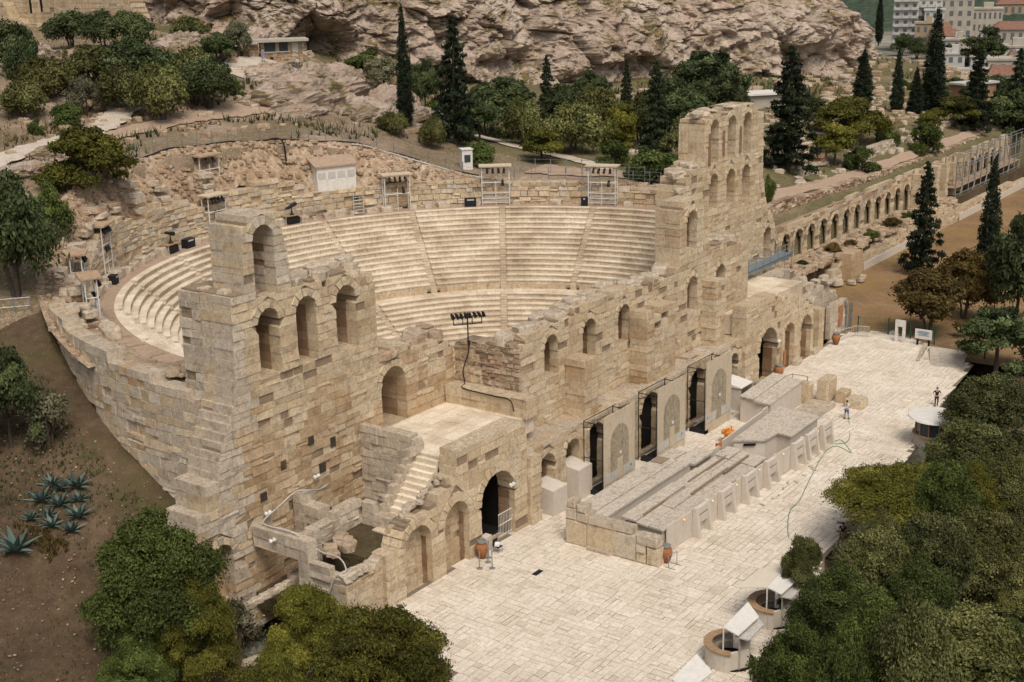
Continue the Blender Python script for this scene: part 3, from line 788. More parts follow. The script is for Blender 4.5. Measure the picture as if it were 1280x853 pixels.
# ------------------------------------------------------------------ the theatre
def FY(y): return plane_frame((0, y), (1, 0), (0, 1))                 # wall facing the plaza, u = world x
def FX(x, y0): return plane_frame((x, y0), (0, -1), (1, 0))           # wall facing west, u runs from y0 towards the plaza
def lumps(parent, pts, mat, name='fallen_stone', s=(.35, .7)):
    for (x, y, z) in pts:
        k = uni(*s)
        Geo().lump((x, y, z + k * .3), k * uni(.8, 1.3), k * uni(.7, 1.1), k * uni(.5, .8), uni(0, 3), uni(0, 1)).obj(name, mat, parent)
def crest(parent, x0, x1, y0, y1, zf, mat, n, name='crest_stone', s=(.3, .6)):
    lumps(parent, [(uni(x0, x1), uni(y0, y1), 0) for _ in range(0)], mat, name, s)
    for i in range(n):
        x = x0 + (x1 - x0) * (i + uni(.1, .9)) / n; y = uni(y0, y1); k = uni(*s)
        Geo().lump((x, y, zf(x) + k * .25), k * uni(.9, 1.5), k * uni(.8, 1.2), k * uni(.5, .85), uni(-.4, .4), uni(0, 1)).obj(name, mat, parent)

# --- the near tower: a wall with three tall arches and the stump of a fourth
tw = thing('ruined_tower', (-34, 9, 0), 'nearest tall ruined wall with three arches and one broken arch on top', 'ruin')
b = Bag()
polyL = [(-42.6, -2.5), (-42.6, 5.4), (-41.9, 5.4), (-41.9, 7.0), (-41.0, 7.0), (-41.0, 8.5), (-39.9, 8.5), (-39.6, 10.4), (-38.0, 13.4), (-37.7, 15.5), (-37.6, 20.3),
         (-36.4, 20.3), (-36.3, 24.2), (-35.4, 25.1), (-33.6, 25.1), (-32.9, 24.2), (-32.4, 22.3), (-32.4, 20.1), (-31.9, 19.7), (-30, 19.9), (-29.2, 19.3), (-28.6, 19.9), (-26, 19.8), (-25.2, 19.2),
         (-24.2, 18.8), (-24.2, 13.4), (-23.3, 12.9), (-21.5, 13.2), (-20, 12.6), (-17.5, 12.5), (-15.6, 11.7), (-15.4, -1), (-20, -2.5)]
opL = [arch(-34.55, .92, 14.4, 18.95), arch(-31.1, .95, 14.3, 19.0), arch(-27.25, 1.02, 14.3, 18.95), arch(-34.5, .92, 19.75, 24.4),
       arch(-22.7, 1.38, 7.5, 11.9), arch(-40.1, .95, .2, 4.45)]
wall(b, FY(8.9), polyL, opL, t=2.9, course=.56, blen=1.15, worn=.08, ring=.55)
# warm, more weathered courses low on the wall
for it in range(len(b.items)):
    a_, v, f, t, nm, mt = b.items[it]
    z = sum(p[2] for p in v) / len(v); x = sum(p[0] for p in v) / len(v)
    if nm == 'stone_block' and (z < 11.5 + 2 * sin(x * .8) and uni(0, 1) < .75 and x > -37.5): b.items[it] = (a_, v, f, t, nm, 'ochre')
    elif x < -36.4 or z > 20: b.items[it] = (a_, v, f, t, nm, 'grey_stone') if uni(0, 1) < .7 else (a_, v, f, t, nm, mt)
wall(b, FX(-37.55, 13.9), [(0, -1), (2.0, -1), (2.0, 20.2), (0, 20.0)], t=2.6, course=.6, blen=1.0, worn=.06, mat='grey_stone', rag=.1)
b.finish(tw, 'wall', 300)
Geo().box(-37.4, -35.1, 8.95, 13.7, 20.0, 20.32, .4).obj('tower_top_earth', 'core', tw)
crest(tw, -37.2, -36.5, 9.2, 13.4, lambda x: 20.2, 'grey_stone', 3, s=(.2, .4))
g = Geo(); g.box(-41.2, -39.1, 9.9, 11.2, 0, 4.6, .3); g.obj('blind_infill', 'ochre', tw)
crest(tw, -32.2, -24.6, 9.4, 11.2, lambda x: 19.8, 'grey_stone', 12)
crest(tw, -23.8, -15.8, 9.2, 11.4, lambda x: 12.7, 'rubble', 16)
for hx, hz in ((-34.2, 8.0), (-31.5, 9.0), (-29.4, 8.2), (-36.2, 6.5), (-30.6, 6.6)):
    g = Geo(); g.prism([(hx - uni(.2, .34), 8.80), (hx + uni(.2, .34), 8.80), (hx + .25, 8.875), (hx - .25, 8.875)], hz - uni(.2, .4), hz + uni(.2, .4), 0); g.obj('putlog_shade', 'bark_and_shade', tw)  # dark raised patch painting the shade of a putlog cavity

# --- the wing in front of it: arcaded front, terrace, steps and a sunken room
wg = thing('front_wing', (-27, 3, 0), 'near arcaded wing with a marble terrace and open steps', 'ruin')
b = Bag()
polyW = [(-34.3, -.5), (-34.3, 3.3), (-33.05, 3.3), (-33.0, 4.0), (-32.6, 4.8), (-31.9, 5.2), (-29.5, 5.4), (-28.4, 5.9), (-26.9, 6.6), (-26.7, 8.4), (-25.3, 8.2), (-22.5, 8.3), (-21, 8.2), (-19.3, 8.2), (-18.6, 7.4), (-18.6, -.5)]
opW = [arch(-31.1, 1.38, -.3, 4.55), arch(-26.95, 1.33, -.3, 4.8), arch(-22.2, 2.0, -.3, 5.4)]
wall(b, FY(0), polyW, opW, t=1.5, course=.62, blen=1.25, worn=.04, ring=.62, proud=.018, ch=.022)
wall(b, FY(.95), [(-32.8, -.4), (-29.4, -.4), (-29.4, 4.9), (-32.8, 4.9)], t=.5, course=.62, blen=1.1, core=False, proud=.015)
wall(b, FY(.95), [(-28.5, -.4), (-25.4, -.4), (-25.4, 5.1), (-28.5, 5.1)], t=.5, course=.62, blen=1.1, core=False, proud=.015, mat='ochre')
wall(b, FX(-34.3, 2.2), [(0, -.5), (2.2, -.5), (2.2, 3.7), (0, 3.2)], t=1.2, course=.6, core=False)
# terrace walls: west parapet beside the steps, and the sunken room
wall(b, FX(-26.6, 8.88), [(0, 2), (5.3, 2), (5.3, 7.6), (4.6, 8.4), (0, 8.6)], t=.9, course=.6, blen=1.3, mat='grey_stone', core=False)
wall(b, FY(3.55), [(-30.4, 2.4), (-30.4, 4.9), (-29.2, 5.8), (-28.4, 6.6), (-27.4, 7.7), (-26.6, 8.4), (-26.0, 8.5), (-26.0, 2.4)], t=.7, course=.5, blen=.9, mat='grey_stone', core=False)
wall(b, FX(-37.6, 8.6), [(0, 3.7), (4.0, 3.7), (4.0, -1), (5.0, -1), (5.0, 5.0), (0, 5.0)], t=.8, course=.65, blen=2.2, mat='grey_stone', core=False)
wall(b, FX(-37.6, 8.6), [(5.0, -1), (8.1, -1), (8.1, 3.0), (7.0, 3.4), (5.0, 3.7)], t=.8, course=.55, blen=1.2, mat='grey_stone', core=False)
wall(b, FY(.4), [(-37.7, -1), (-34.2, -1), (-34.2, 3.4), (-36, 3.0), (-37.7, 3.0)], t=.8, course=.55, blen=1.1, core=False)
wall(b, FY(5.0), [(-36.7, 2), (-30.6, 2), (-30.6, 4.9), (-31.5, 5.3), (-33.5, 5.2), (-34.5, 4.6), (-36.7, 4.5)], t=.8, course=.6, blen=1.0, mat='grey_stone', core=False)
wall(b, FX(-31.0, 5.0), [(0, 2), (3.4, 2), (3.4, 4.4), (1.5, 4.7), (0, 5.2)], t=.8, course=.6, blen=.9, mat='grey_stone', core=False)
wall(b, FX(-33.65, 8.8), [(0, -1), (3.0, -1), (3.0, 4.6), (0, 5.8)], t=1.0, course=.6, blen=1.0, mat='grey_stone', core=False)
b.finish(wg, 'wall', 300)
g = Geo()
yy = 1.5
while yy < 8.8:                                                        # terrace slabs
    w = uni(.6, .95); xx = -26.5
    while xx < -16.0:
        q = uni(1.0, 2.0); x1 = min(xx + q, -15.5)
        if xx > -25.9 or yy > 3.4: g.box(xx + .01, x1 - .01, yy + .01, min(yy + w, 8.85) - .01, 6.2, 7.52 + uni(-.01, .01), uni(.55, 1)); 
        else: g.box(max(xx, -26.4), x1 - .01, yy + .01, min(yy + w, 8.85) - .01, 6.2, 7.52, uni(.55, 1))
        xx += q
    yy += w
g.obj('terrace_floor', 'marble', wg)
for i in range(11):                                                    # the open steps
    z1 = 7.35 - i * .34; x1 = -26.5 - i * .36
    Geo().box(x1 - .40, x1, 1.62, 3.52, z1 - .5, z1, uni(.6, 1)).obj('step', 'marble', wg)
Geo().box(-31.6, -30.45, 1.6, 3.6, 3.0, 3.65, .7).obj('landing', 'marble', wg)
Geo().box(-35.0, -31.0, 1.2, 5.0, 1.5, 3.55, .3).obj('earth_fill', 'slope', wg)
Geo().box(-33.6, -26.7, 5.8, 8.9, .5, 2.6, .3).obj('pit_floor', 'slope', wg)
Geo().box(-37.5, -33.7, 5.1, 8.9, -1, .1, .3).obj('passage_floor', 'slope', wg)
for i in range(8): Geo().box(-36.6, -35.3, 4.2 + i * .32, 4.52 + i * .32, -1, .3 + i * .22, .6).obj('step', 'grey_stone', wg)
lumps(wg, [(x_, .9 + uni(-.2, .3), 5.3 + (x_ + 31) * .35) for x_ in np.arange(-31.5, -27.2, .5)], 'grey_stone', 'broken_stone', (.18, .34))
lumps(wg, [(uni(-36, -34), uni(2.6, 4.2), 3.6) for _ in range(14)], 'rubble', 'rubble_stone', (.25, .5))
lumps(wg, [(-37.3 + i * .55, .8 + uni(-.1, .1), 3.1) for i in range(7)], 'grey_stone', 'broken_stone', (.3, .5))
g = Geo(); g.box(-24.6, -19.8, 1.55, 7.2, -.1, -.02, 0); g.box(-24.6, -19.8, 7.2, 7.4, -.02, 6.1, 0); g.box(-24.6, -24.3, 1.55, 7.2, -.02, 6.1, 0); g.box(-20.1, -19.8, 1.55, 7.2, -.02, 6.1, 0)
g.obj('passage_shade', 'dark', wg)  # passage faces painted near-black for the shade inside
g = Geo()                                                              # white gate leaf
for i in range(9): g.tube([(-21.75 + i * .19, .35, 0), (-21.75 + i * .19, .35, 1.9)], .018, 4)
for z in (.15, 1.0, 1.85): g.tube([(-21.8, .35, z), (-20.2, .35, z)], .03, 4)
g.obj('gate_leaf', 'white_metal', wg)
g = Geo(); g.box(-24.15, -23.4, -.25, .3, 0, 1.1, .4); g.obj('ticket_panel', 'grey_board', wg)
g = Geo(); g.box(-23.9, -22.9, 2.2, 2.7, 0, 2.2, .4); g.obj('cabinet', 'green_paint', wg)

# --- the stage wall: two storeys of it, a stub of the third, with the return wall of rubble at its near end
st = thing('stage_wall', (0, 3, 0), 'long middle stage wall with arched windows above a ledge', 'ruin')
b = Bag()
tops = [(-15.4, 11.9), (-14.6, 12.9), (-13.4, 13.4), (-12.6, 12.9), (-10.2, 13.4), (-9.6, 13.0), (-8.3, 13.3), (-7.2, 13.9), (-5.6, 13.5), (-3.8, 13.9), (-2.5, 13.3), (-1.2, 13.8), (1.2, 13.6), (2, 13.1), (4.4, 13.5), (6, 13.2), (7.6, 13.4), (9.0, 13.6),
        (9.05, 18.6), (9.8, 19.1), (12.6, 19.4), (13.3, 18.9), (13.6, 16.2), (14.2, 15.3), (15, 14.2), (16.6, 14.6), (18.5, 14.1), (20.5, 13.9), (21.5, 13.2)]
polyS = [(-15.4, 4.0)] + tops + [(21.5, 4.0)]
opS = [arch(x, .95, 9.1, 12.45) for x in (-11.3, -5.85, -.45, 11.5, 17.0)] + [arch(11.25, .95, 14.9, 18.5)]
wall(b, FY(2.7), polyS, opS, t=2.4, course=.58, blen=1.25, worn=.05, ring=.5)
# lower storey with its doors and niches
polyG = [(-18.55, -.5), (-18.55, 4.6), (-18.0, 5.5), (20.0, 5.45), (20.0, -.5)]
opG = [arch(-15.4, 1.0, -.3, 4.5), arch(-11.9, 1.0, -.3, 4.6), arch(-8.6, 1.35, -.3, 4.9), arch(-4.4, .9, -.3, 4.3), arch(0, 1.5, -.3, 5.0), arch(4.2, .9, -.3, 4.3), arch(8.4, 1.35, -.3, 4.9), arch(12, 1.0, -.3, 4.6), arch(15.5, 1.0, -.3, 4.5)]
wall(b, FY(.4), polyG, opG, t=2.3, course=.56, blen=1.15, ring=.45, worn=.05)
# ledge slabs on top
x = -18.4
while x < 19.8:
    q = uni(1.0, 2.2); x1 = min(x + q, 19.9)
    for y0, y1 in ((.36 + uni(-.1, .1), 1.5), (1.52, 2.66)):
        z = 5.47 + uni(0, .07)
        b.items.append((.0008, [(x, y0, 5.2), (x1 - .02, y0, 5.2), (x1 - .02, y1, 5.2), (x, y1, 5.2), (x, y0, z), (x1 - .02, y0, z + uni(-.03, .03)), (x1 - .02, y1, z), (x, y1, z)], BOXF, uni(0, 1), 'ledge_slab', 'grey_stone'))
    x += q
# buttress piers between the windows
for (x0, x1, zt, y0) in ((-9.5, -7.6, 9.6, .8), (.4, 5.2, 11.4, .95), (13.3, 15.2, 11.6, 1.2)):
    n = 2 if x1 - x0 < 2.5 else 4
    z = 5.5
    while z < zt:
        h = uni(.5, .66)
        for i in range(n):
            xa, xb = x0 + (x1 - x0) * i / n, x0 + (x1 - x0) * (i + 1) / n
            if z > zt - 1.6 and i > 0 and uni(0, 1) < .45: continue
            b.block(FY(y0 + uni(-.06, .06)), [(xa + .01 + uni(-.04, .04) * (i == 0), z), (xb - .01, z), (xb - .01, z + h - .008), (xa + .01 + uni(-.04, .04) * (i == 0), z + h - .008)], 0, 2.68 - y0, name='pier_block', mat='ochre' if uni(0, 1) < .2 else 'wall')
        z += h
# the forward piers at the near end of the lower storey
for (x0, x1, zt, yf) in ((-18.6, -17.2, 5.0, -.35), (-10.85, -10.1, 4.4, -.1)):
    z = 0
    while z < zt:
        h = uni(.6, .9)
        b.block(FY(yf + uni(-.05, .12)), [(x0 + uni(0, .1), z), (x1 - uni(0, .12), z), (x1 - uni(0, .12), z + h - .01), (x0 + uni(0, .1), z + h - .01)], 0, .38 - yf, name='pier_block')
        z += h
b.finish(st, 'wall', 300)
# rubble return wall and its bench, at the near end of the upper storey
b = Bag()
wall(b, FX(-15.45, 8.9), [(0, 7.3), (6.2, 7.3), (6.2, 12.2), (4.6, 12.9), (2.5, 12.2), (0, 12.0)], t=1.6, course=.36, blen=.55, proud=.07, rough=.05, worn=.18, mat='rubble', ch=.06, name='rubble_block', rag=.2)
wall(b, FX(-15.52, 8.85), [(0, 7.4), (2.6, 7.4), (2.6, 10.4), (2.0, 11.6), (0, 11.9)], t=.3, course=.6, blen=1.1, mat='wall', core=False)
wall(b, FX(-16.9, 8.8), [(0, 7.45), (7.6, 7.45), (7.6, 8.75), (0, 8.95)], t=1.35, course=.7, blen=1.7, mat='wall', core=False, name='bench_block')
wall(b, FX(21.3, 8.9), [(0, 4), (6.2, 4), (6.2, 13.4), (0, 14)], t=1.6, course=.6, blen=1.2, core=False, mat='wall')
b.finish(st, 'rubble', 120)
for (xx, z0, z1) in ((-11.9, 0, 2.5), (-15.4, 0, 2.0)):
    g = Geo(); g.prism([(xx - .95, -.75), (xx + .95, -.75), (xx + .95, 1.2), (xx - .95, 1.2)], -.02, [z1, z1, z1 + .25, z1 + .25], .5); g.obj('boarded_doorway', 'grey_board', st)
crest(st, -15, 8.6, 3.2, 4.9, lambda x: float(np.interp(x, [t[0] for t in tops], [t[1] for t in tops])) - .15, 'grey_stone', 34, s=(.3, .7))
crest(st, 14.5, 21, 3.2, 4.9, lambda x: 14.2, 'grey_stone', 8, s=(.3, .6))
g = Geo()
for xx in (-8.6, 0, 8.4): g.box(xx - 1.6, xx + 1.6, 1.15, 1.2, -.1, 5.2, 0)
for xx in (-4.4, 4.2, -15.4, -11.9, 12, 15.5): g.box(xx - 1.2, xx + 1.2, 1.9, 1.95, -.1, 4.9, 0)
g.obj('doorway_shade', 'dark', st)  # near-black sheets standing in for the shade deep in the doorways
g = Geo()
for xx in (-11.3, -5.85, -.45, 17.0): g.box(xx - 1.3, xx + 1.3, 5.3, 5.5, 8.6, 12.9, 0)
g.obj('window_depth_shade', 'reveal', st, kind='stuff')  # dark slabs standing in for the shaded depth behind the windows
g = Geo(); g.tube([(1.2, 2.55, 9.6), (1.0, 2.5, 9.4), (.9, 2.5, 5.6)], .06, 5); g.obj('drain_pipe', 'black', st)

# --- the high tower at the far end
ht = thing('high_tower', (32, 10, 0), 'far tallest ruined wall with two rows of three arches', 'ruin')
b = Bag()
polyR = [(20.6, 3), (20.6, 17.2), (21.3, 18.8), (22.0, 19.6), (23.4, 20.2), (25.15, 20.4), (25.2, 24.3), (26.2, 24.7), (28.4, 25.0), (29.2, 24.7), (32.5, 25.3), (36.4, 25.1), (36.8, 24.3), (38.6, 24.0), (38.8, 17.2), (39.6, 15.0), (40.2, 13.6), (41.7, 12.4), (42.4, 11), (42.6, -1), (20.6, -1)]
opR = [arch(x, .93, z0, z1) for x in (27.35, 31.15, 34.7) for z0, z1 in ((20.05, 24.5), (15.4, 19.05))] + [arch(40.35, .92, 7.6, 11.35)]
wall(b, FY(8.9), polyR, opR, t=2.9, course=.56, blen=1.2, worn=.05, ring=.5)
b.finish(ht, 'wall', 300)
crest(ht, 25.4, 36.4, 9.4, 11.4, lambda x: 24.9, 'grey_stone', 14, s=(.3, .55))
crest(ht, 20.9, 24.8, 9.2, 11.2, lambda x: float(np.interp(x, [20.6, 22, 25], [17.6, 19.5, 20.3])), 'grey_stone', 6)
g = Geo()
for xx in (26.15, 29.2, 33.0): g.box(xx - .16, xx + .16, 8.74, 8.89, 20.4 + uni(-.4, .4), 23.2, .3)
g.obj('red_pilaster', 'brick_red', ht)

# --- the far wing
fw = thing('far_wing', (26, 2, 0), 'far arcaded wing opening onto the plaza below the high tower', 'ruin')
b = Bag()
polyF = [(17.2, -.5), (17.2, 8.6), (21.8, 8.6), (23.5, 8.2), (26.4, 7.5), (28.5, 7.2), (30.3, 6.4), (32, 5.6), (33, 4.8), (33.2, -.5)]
opF = [arch(22.2, 2.0, -.3, 5.4), arch(27.0, 1.33, -.3, 4.8), arch(31.1, 1.38, -.3, 4.7)]
wall(b, FY(0), polyF, opF, t=1.5, course=.62, blen=1.25, ring=.6, worn=.04)
wall(b, FY(1.1), [(25.6, -.4), (32.6, -.4), (32.6, 4.9), (25.6, 5.0)], t=.4, course=.62, core=False)
for (x0, x1, zt) in ((33.9, 35.2, 4.5), (24.9, 25.5, 3.6)):
    z = 0
    while z < zt:
        h = uni(.6, .8); b.block(FY(-.25), [(x0, z), (x1, z), (x1, z + h - .01), (x0, z + h - .01)], 0, 1.6, name='pier_block'); z += h
b.finish(fw, 'wall', 220)
g = Geo()
for i in range(10):
    for j in range(5): g.box(17.6 + i * 1.6, 19.18 + i * 1.6, 1.55 + j * 1.45, 2.98 + j * 1.45, 5.6, 7.5 + uni(-.02, .02), uni(.4, 1))
g.obj('terrace_floor', 'marble', fw)
g = Geo(); g.box(20.0, 24.4, 2.2, 2.4, -.1, 5.5, 0); g.obj('passage_shade', 'dark', fw)  # near-black sheet painting the shade in the far passage
for x in (28.9, 33.3): Geo().lump((x, -.1, .25), .7, .35, .3, 0, .5).obj('kerb_stone', 'grey_stone', fw)

# ruined stub walls beyond the far wing
rw = thing('ruined_walls', (38, 4, 0), 'broken stub walls between the far wing and the dry lawn', 'ruin')
b = Bag()
wall(b, FY(5.2), [(33.5, 0), (33.5, 7.4), (36, 7.6), (38.5, 7.2), (40.6, 6.2), (42.2, 4.6), (43, 0)], t=1.2, course=.7, blen=1.5, mat='grey_stone', proud=.05)
wall(b, FY(2.6), [(34.5, 0), (34.5, 6.2), (38, 6.0), (41, 5.2), (43.5, 4.2), (45.2, 3.8), (45.2, 0)], t=1.0, course=.75, blen=1.6, mat='grey_stone', proud=.05)
wall(b, FY(.6), [(39.0, 0), (39.0, 3.6), (43.8, 3.2), (43.8, 0)], t=.8, course=.8, blen=1.0, mat='grey_stone', proud=.05)
wall(b, FX(33.6, 8.8), [(0, 3), (3.5, 3), (3.5, 7.2), (0, 6.0)], t=1.0, course=.7, mat='grey_stone')
b.finish(rw, 'grey_stone', 200)
lumps(rw, [(uni(37, 45), uni(2, 6), uni(3.5, 5.5)) for _ in range(10)], 'grey_stone', 'broken_stone', (.4, .7))
g = Geo(); g.box(41.0, 42.0, .40, .52, 1.2, 3.3, .5); g.obj('orange_banner', 'banner', rw)
g = Geo(); g.box(43.0, 43.3, .40, .52, 0, 3.0, .5); g.box(44.0, 44.3, .2, .5, 0, 3.1, .5); g.obj('grey_post', 'steel', rw)

# --- the auditorium
au = thing('auditorium', (0, CY, 0), 'curved marble seating of the open auditorium', 'auditorium')
def arcbox(g, r0, r1, a0, a1, z0, z1, tone, n=2):
    """ring segment between radii and angles (degrees)"""
    v = []
    for k in range(n + 1):
        a = rad(a0 + (a1 - a0) * k / n); c, s = cos(a), sin(a)
        for q, z in ((r0, z0), (r1, z0), (r1, z1), (r0, z1)): v.append((q * c, CY + q * s, z))
    f = [(0, 1, 2, 3), (4 * n + 3, 4 * n + 2, 4 * n + 1, 4 * n)]
    for k in range(n):
        for i in range(4):
            j = (i + 1) % 4; f.append((k * 4 + i, (k + 1) * 4 + i, (k + 1) * 4 + j, k * 4 + j))
    g.add(v, f, tone)
def row(r0, r1, zt, zb, a0, a1):
    """one bench of a wedge: light nosing slabs over a darker riser of single blocks"""
    g = Geo()
    L = rad(a1 - a0) * r0
    n = max(2, int(L / 1.25)); cuts = [a0 + (a1 - a0) * (i + (uni(-.3, .3) if 0 < i < n else 0)) / n for i in range(n + 1)]
    for i in range(n):
        e = .0007 * 180 / PI
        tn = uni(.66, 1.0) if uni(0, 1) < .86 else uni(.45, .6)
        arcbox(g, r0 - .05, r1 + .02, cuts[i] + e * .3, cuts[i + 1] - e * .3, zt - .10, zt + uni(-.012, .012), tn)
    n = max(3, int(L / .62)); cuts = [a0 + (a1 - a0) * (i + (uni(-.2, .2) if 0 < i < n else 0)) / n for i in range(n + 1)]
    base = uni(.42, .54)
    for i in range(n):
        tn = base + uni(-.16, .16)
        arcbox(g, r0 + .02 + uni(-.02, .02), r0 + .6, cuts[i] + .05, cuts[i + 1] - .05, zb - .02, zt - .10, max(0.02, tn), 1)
    arcbox(g, r0 + .10, r1, a0, a1, zb - .3, zt - .135, .12, max(2, int(L / 2)))
    g.obj('seat_row', 'marble', au)
NU, RU0, RU1, ZU0, ZU1 = 15, 24.15, 33.1, 6.64, 13.53
STAIR_W = .36
for k in range(10):
    a0 = -4 if k == 0 else 18 * k; a1 = 184 if k == 9 else 18 * (k + 1)
    for i in range(NU):
        r0 = RU0 + (RU1 - RU0) * i / NU; r1_ = RU0 + (RU1 - RU0) * (i + 1) / NU
        zt = ZU0 + (ZU1 - ZU0) * (i + 1) / NU; zb = ZU0 + (ZU1 - ZU0) * i / NU
        g_ = STAIR_W / r0 * 180 / PI
        row(r0, r1_, zt, zb, a0 + (g_ if k else 0), a1 - (g_ if k < 9 else 0))
NL, RL0, RL1, ZL0, ZL1 = 20, 9.8, 22.9, -1.9, 6.1
for k in range(5):
    a0 = -4 if k == 0 else 36 * k; a1 = 184 if k == 4 else 36 * (k + 1)
    for i in range(NL):
        r0 = RL0 + (RL1 - RL0) * i / NL; r1_ = RL0 + (RL1 - RL0) * (i + 1) / NL
        zt = ZL0 + (ZL1 - ZL0) * (i + 1) / NL; zb = ZL0 + (ZL1 - ZL0) * i / NL
        g_ = STAIR_W / r0 * 180 / PI
        if i >= 10 or k in (0, 1, 2): row(r0, r1_, zt, zb, a0 + (g_ if k else 0), a1 - (g_ if k < 4 else 0))
def stairs(a, R0, R1, Z0, Z1, n):
    g = Geo()
    for i in range(n):
        r0 = R0 + (R1 - R0) * i / n; r1_ = R0 + (R1 - R0) * (i + 1) / n
        w = STAIR_W / r0 * 180 / PI
        arcbox(g, r0 - .02, r1_ + .06, a - w * .96, a + w * .96, Z0 + (Z1 - Z0) * i / n - .5, Z0 + (Z1 - Z0) * (i + 1) / n - .06, uni(.2, .6), 1)
    g.obj('stairway', 'marble', au)
for k in range(1, 10): stairs(18 * k, RU0, RU1, ZU0, ZU1, 2 * NU)
for k in range(1, 5): stairs(36 * k, RL0, RL1, ZL0, ZL1, 2 * NL)
g = Geo()
for k in range(80): arcbox(g, 22.85, 24.3, -4 + 188 * k / 80, -4 + 188 * (k + 1) / 80 - .05, 5.4, 6.14 + uni(-.02, .02), uni(.3, .8), 1)
g.obj('middle_walkway', 'marble', au)
g = Geo()
for k in range(110):
    a0, a1 = -4 + 188 * k / 110, -4 + 188 * (k + 1) / 110
    if min(abs(((a0 + a1) / 2) - 18 * j) for j in range(11)) < 1.2: continue
    arcbox(g, 24.12 + uni(-.03, .03), 24.6, a0 + .03, a1 - .03, 6.1, 6.72 + uni(-.12, .12), uni(.0, .5), 1)
g.obj('walkway_kerb', 'wall', au)
g = Geo()
for k in range(60): arcbox(g, 33.05, 37.2, -4 + 188 * k / 60, -4 + 188 * (k + 1) / 60, 11, 13.45 + uni(-.01, .01), uni(0, 1), 1)
g.obj('upper_walkway', 'packed', au)
g = Geo(); g.lathe((0, CY, -2.4), [(10.2, 0), (10.2, .5)], 48, .6); g.obj('orchestra_floor', 'marble', au)

# --- the rim wall behind the upper walkway and the rubble bank on it
rim = thing('rim_wall', (0, CY + 35, 13), 'curved rubble and block wall around the back of the seating', 'wall')
RA = [(5, 15.2), (9, 15.4), (18, 15.5), (26, 15.9), (34, 16.1), (46, 16.3), (56, 16.5), (62, 16.2), (72, 16.2), (74, 17.6), (80, 18.4), (88, 18.0), (94, 16.6), (98, 17.4), (106, 18.2), (112, 17.2), (118, 18.3), (126, 17.5), (132, 16.2), (140, 16.0), (146, 14.8), (150, 14.4)]
R_ = 35.3
b = Bag()
Fr = ring_frame(R_, 0, 1, False)
wall(b, Fr, [(rad(5) * R_, 13.3)] + [(rad(a) * R_, z + uni(-.25, .25)) for a, z in RA] + [(rad(150) * R_, 13.3)], t=1.3, course=.52, blen=1.2, worn=.12, proud=.06, rough=.05, rag=0, split_ends=False, core=False, ch=.06)
for i, it in enumerate(b.items):
    if uni(0, 1) < .35: b.items[i] = it[:5] + ('grey_stone',)
b.finish(rim, 'wall', 280, core=False)
def bank():
    """the sloping rubble core behind the wall, up to the rim path"""
    al = np.linspace(4, 168, 330); v = np.linspace(0, 1, 22)
    A, Vv = np.meshgrid(al, v, indexing='ij')
    ztop = np.interp(A, [4, 18, 34, 41, 50, 60, 70, 80, 95, 105, 115, 126, 135, 145, 155, 168], [15.3, 15.3, 15.6, 16.0, 18.0, 20.4, 21.4, 22.0, 22.4, 22.0, 21.6, 20.4, 18.6, 16.2, 14.6, 13.4])
    zlow = np.interp(A, [a for a, _ in RA] + [168], [z - .25 for _, z in RA] + [13.4])
    zlow = np.minimum(zlow, ztop)
    R = 36.2 + 2.6 * Vv
    Z = zlow + (ztop - zlow) * np.clip(Vv * 1.15, 0, 1) ** .8
    P = np.stack([R * np.cos(np.radians(A)), CY + R * np.sin(np.radians(A)), Z], -1).reshape(-1, 3)
    n1 = fbm(P * .5, 4, 61, .6, True) - .55; n2 = fbm(P * 1.9, 3, 71, .6) - .5
    amp = np.clip((ztop - zlow).ravel() / 2, .25, 1)
    P[:, 2] += (n1 * .9 + n2 * .4) * amp; P[:, :2] *= 1
    m = len(v); i, j = np.meshgrid(np.arange(len(al) - 1), np.arange(m - 1), indexing='ij'); a = (i * m + j).ravel()
    q = np.c_[a, a + m, a + m + 1, a + 1]
    mk('rubble_bank', P, [tuple(int(x) for x in r) for r in q], 'rubble', rim, RNG.uniform(0, 1, len(q)), kind='stuff')
    g = Geo()
    for _ in range(1500):
        a = uni(8, 165); t = uni(0, 1) ; zt = np.interp(a, al, ztop[:, 0]); zl = np.interp(a, al, zlow[:, 0])
        if zt - zl < .6 and uni(0, 1) < .6: continue
        R = 36.1 + 2.6 * t; z = zl + (zt - zl) * min(1, t * 1.15) ** .8; k = uni(.07, .24)
        g.lump((R * cos(rad(a)), CY + R * sin(rad(a)), z + .1), k * 1.3, k, k * .8, uni(0, 3), uni(0, 1))
    g.obj('loose_rubble', 'rubble', rim, kind='stuff')
bank()
for a in [12, 20, 26, 33, 41, 47, 50, 53, 58, 61, 64.5, 67, 69.5, 72, 74.5, 79, 83, 97, 99, 107, 110, 113, 116, 119, 123, 126, 129, 133, 137, 141, 144, 148, 153, 157]:
    k = uni(.28, .55) if a < 105 else uni(.4, .8); R = 34.9 - uni(0, .3)
    Geo().lump((R * cos(rad(a)), CY + R * sin(rad(a)), 13.5 + k * .35), k * uni(1, 1.7), k * .8, k * uni(.6, .9), rad(a + 90) + uni(-.2, .2), uni(0, 1)).obj('fallen_block', 'grey_stone', rim)
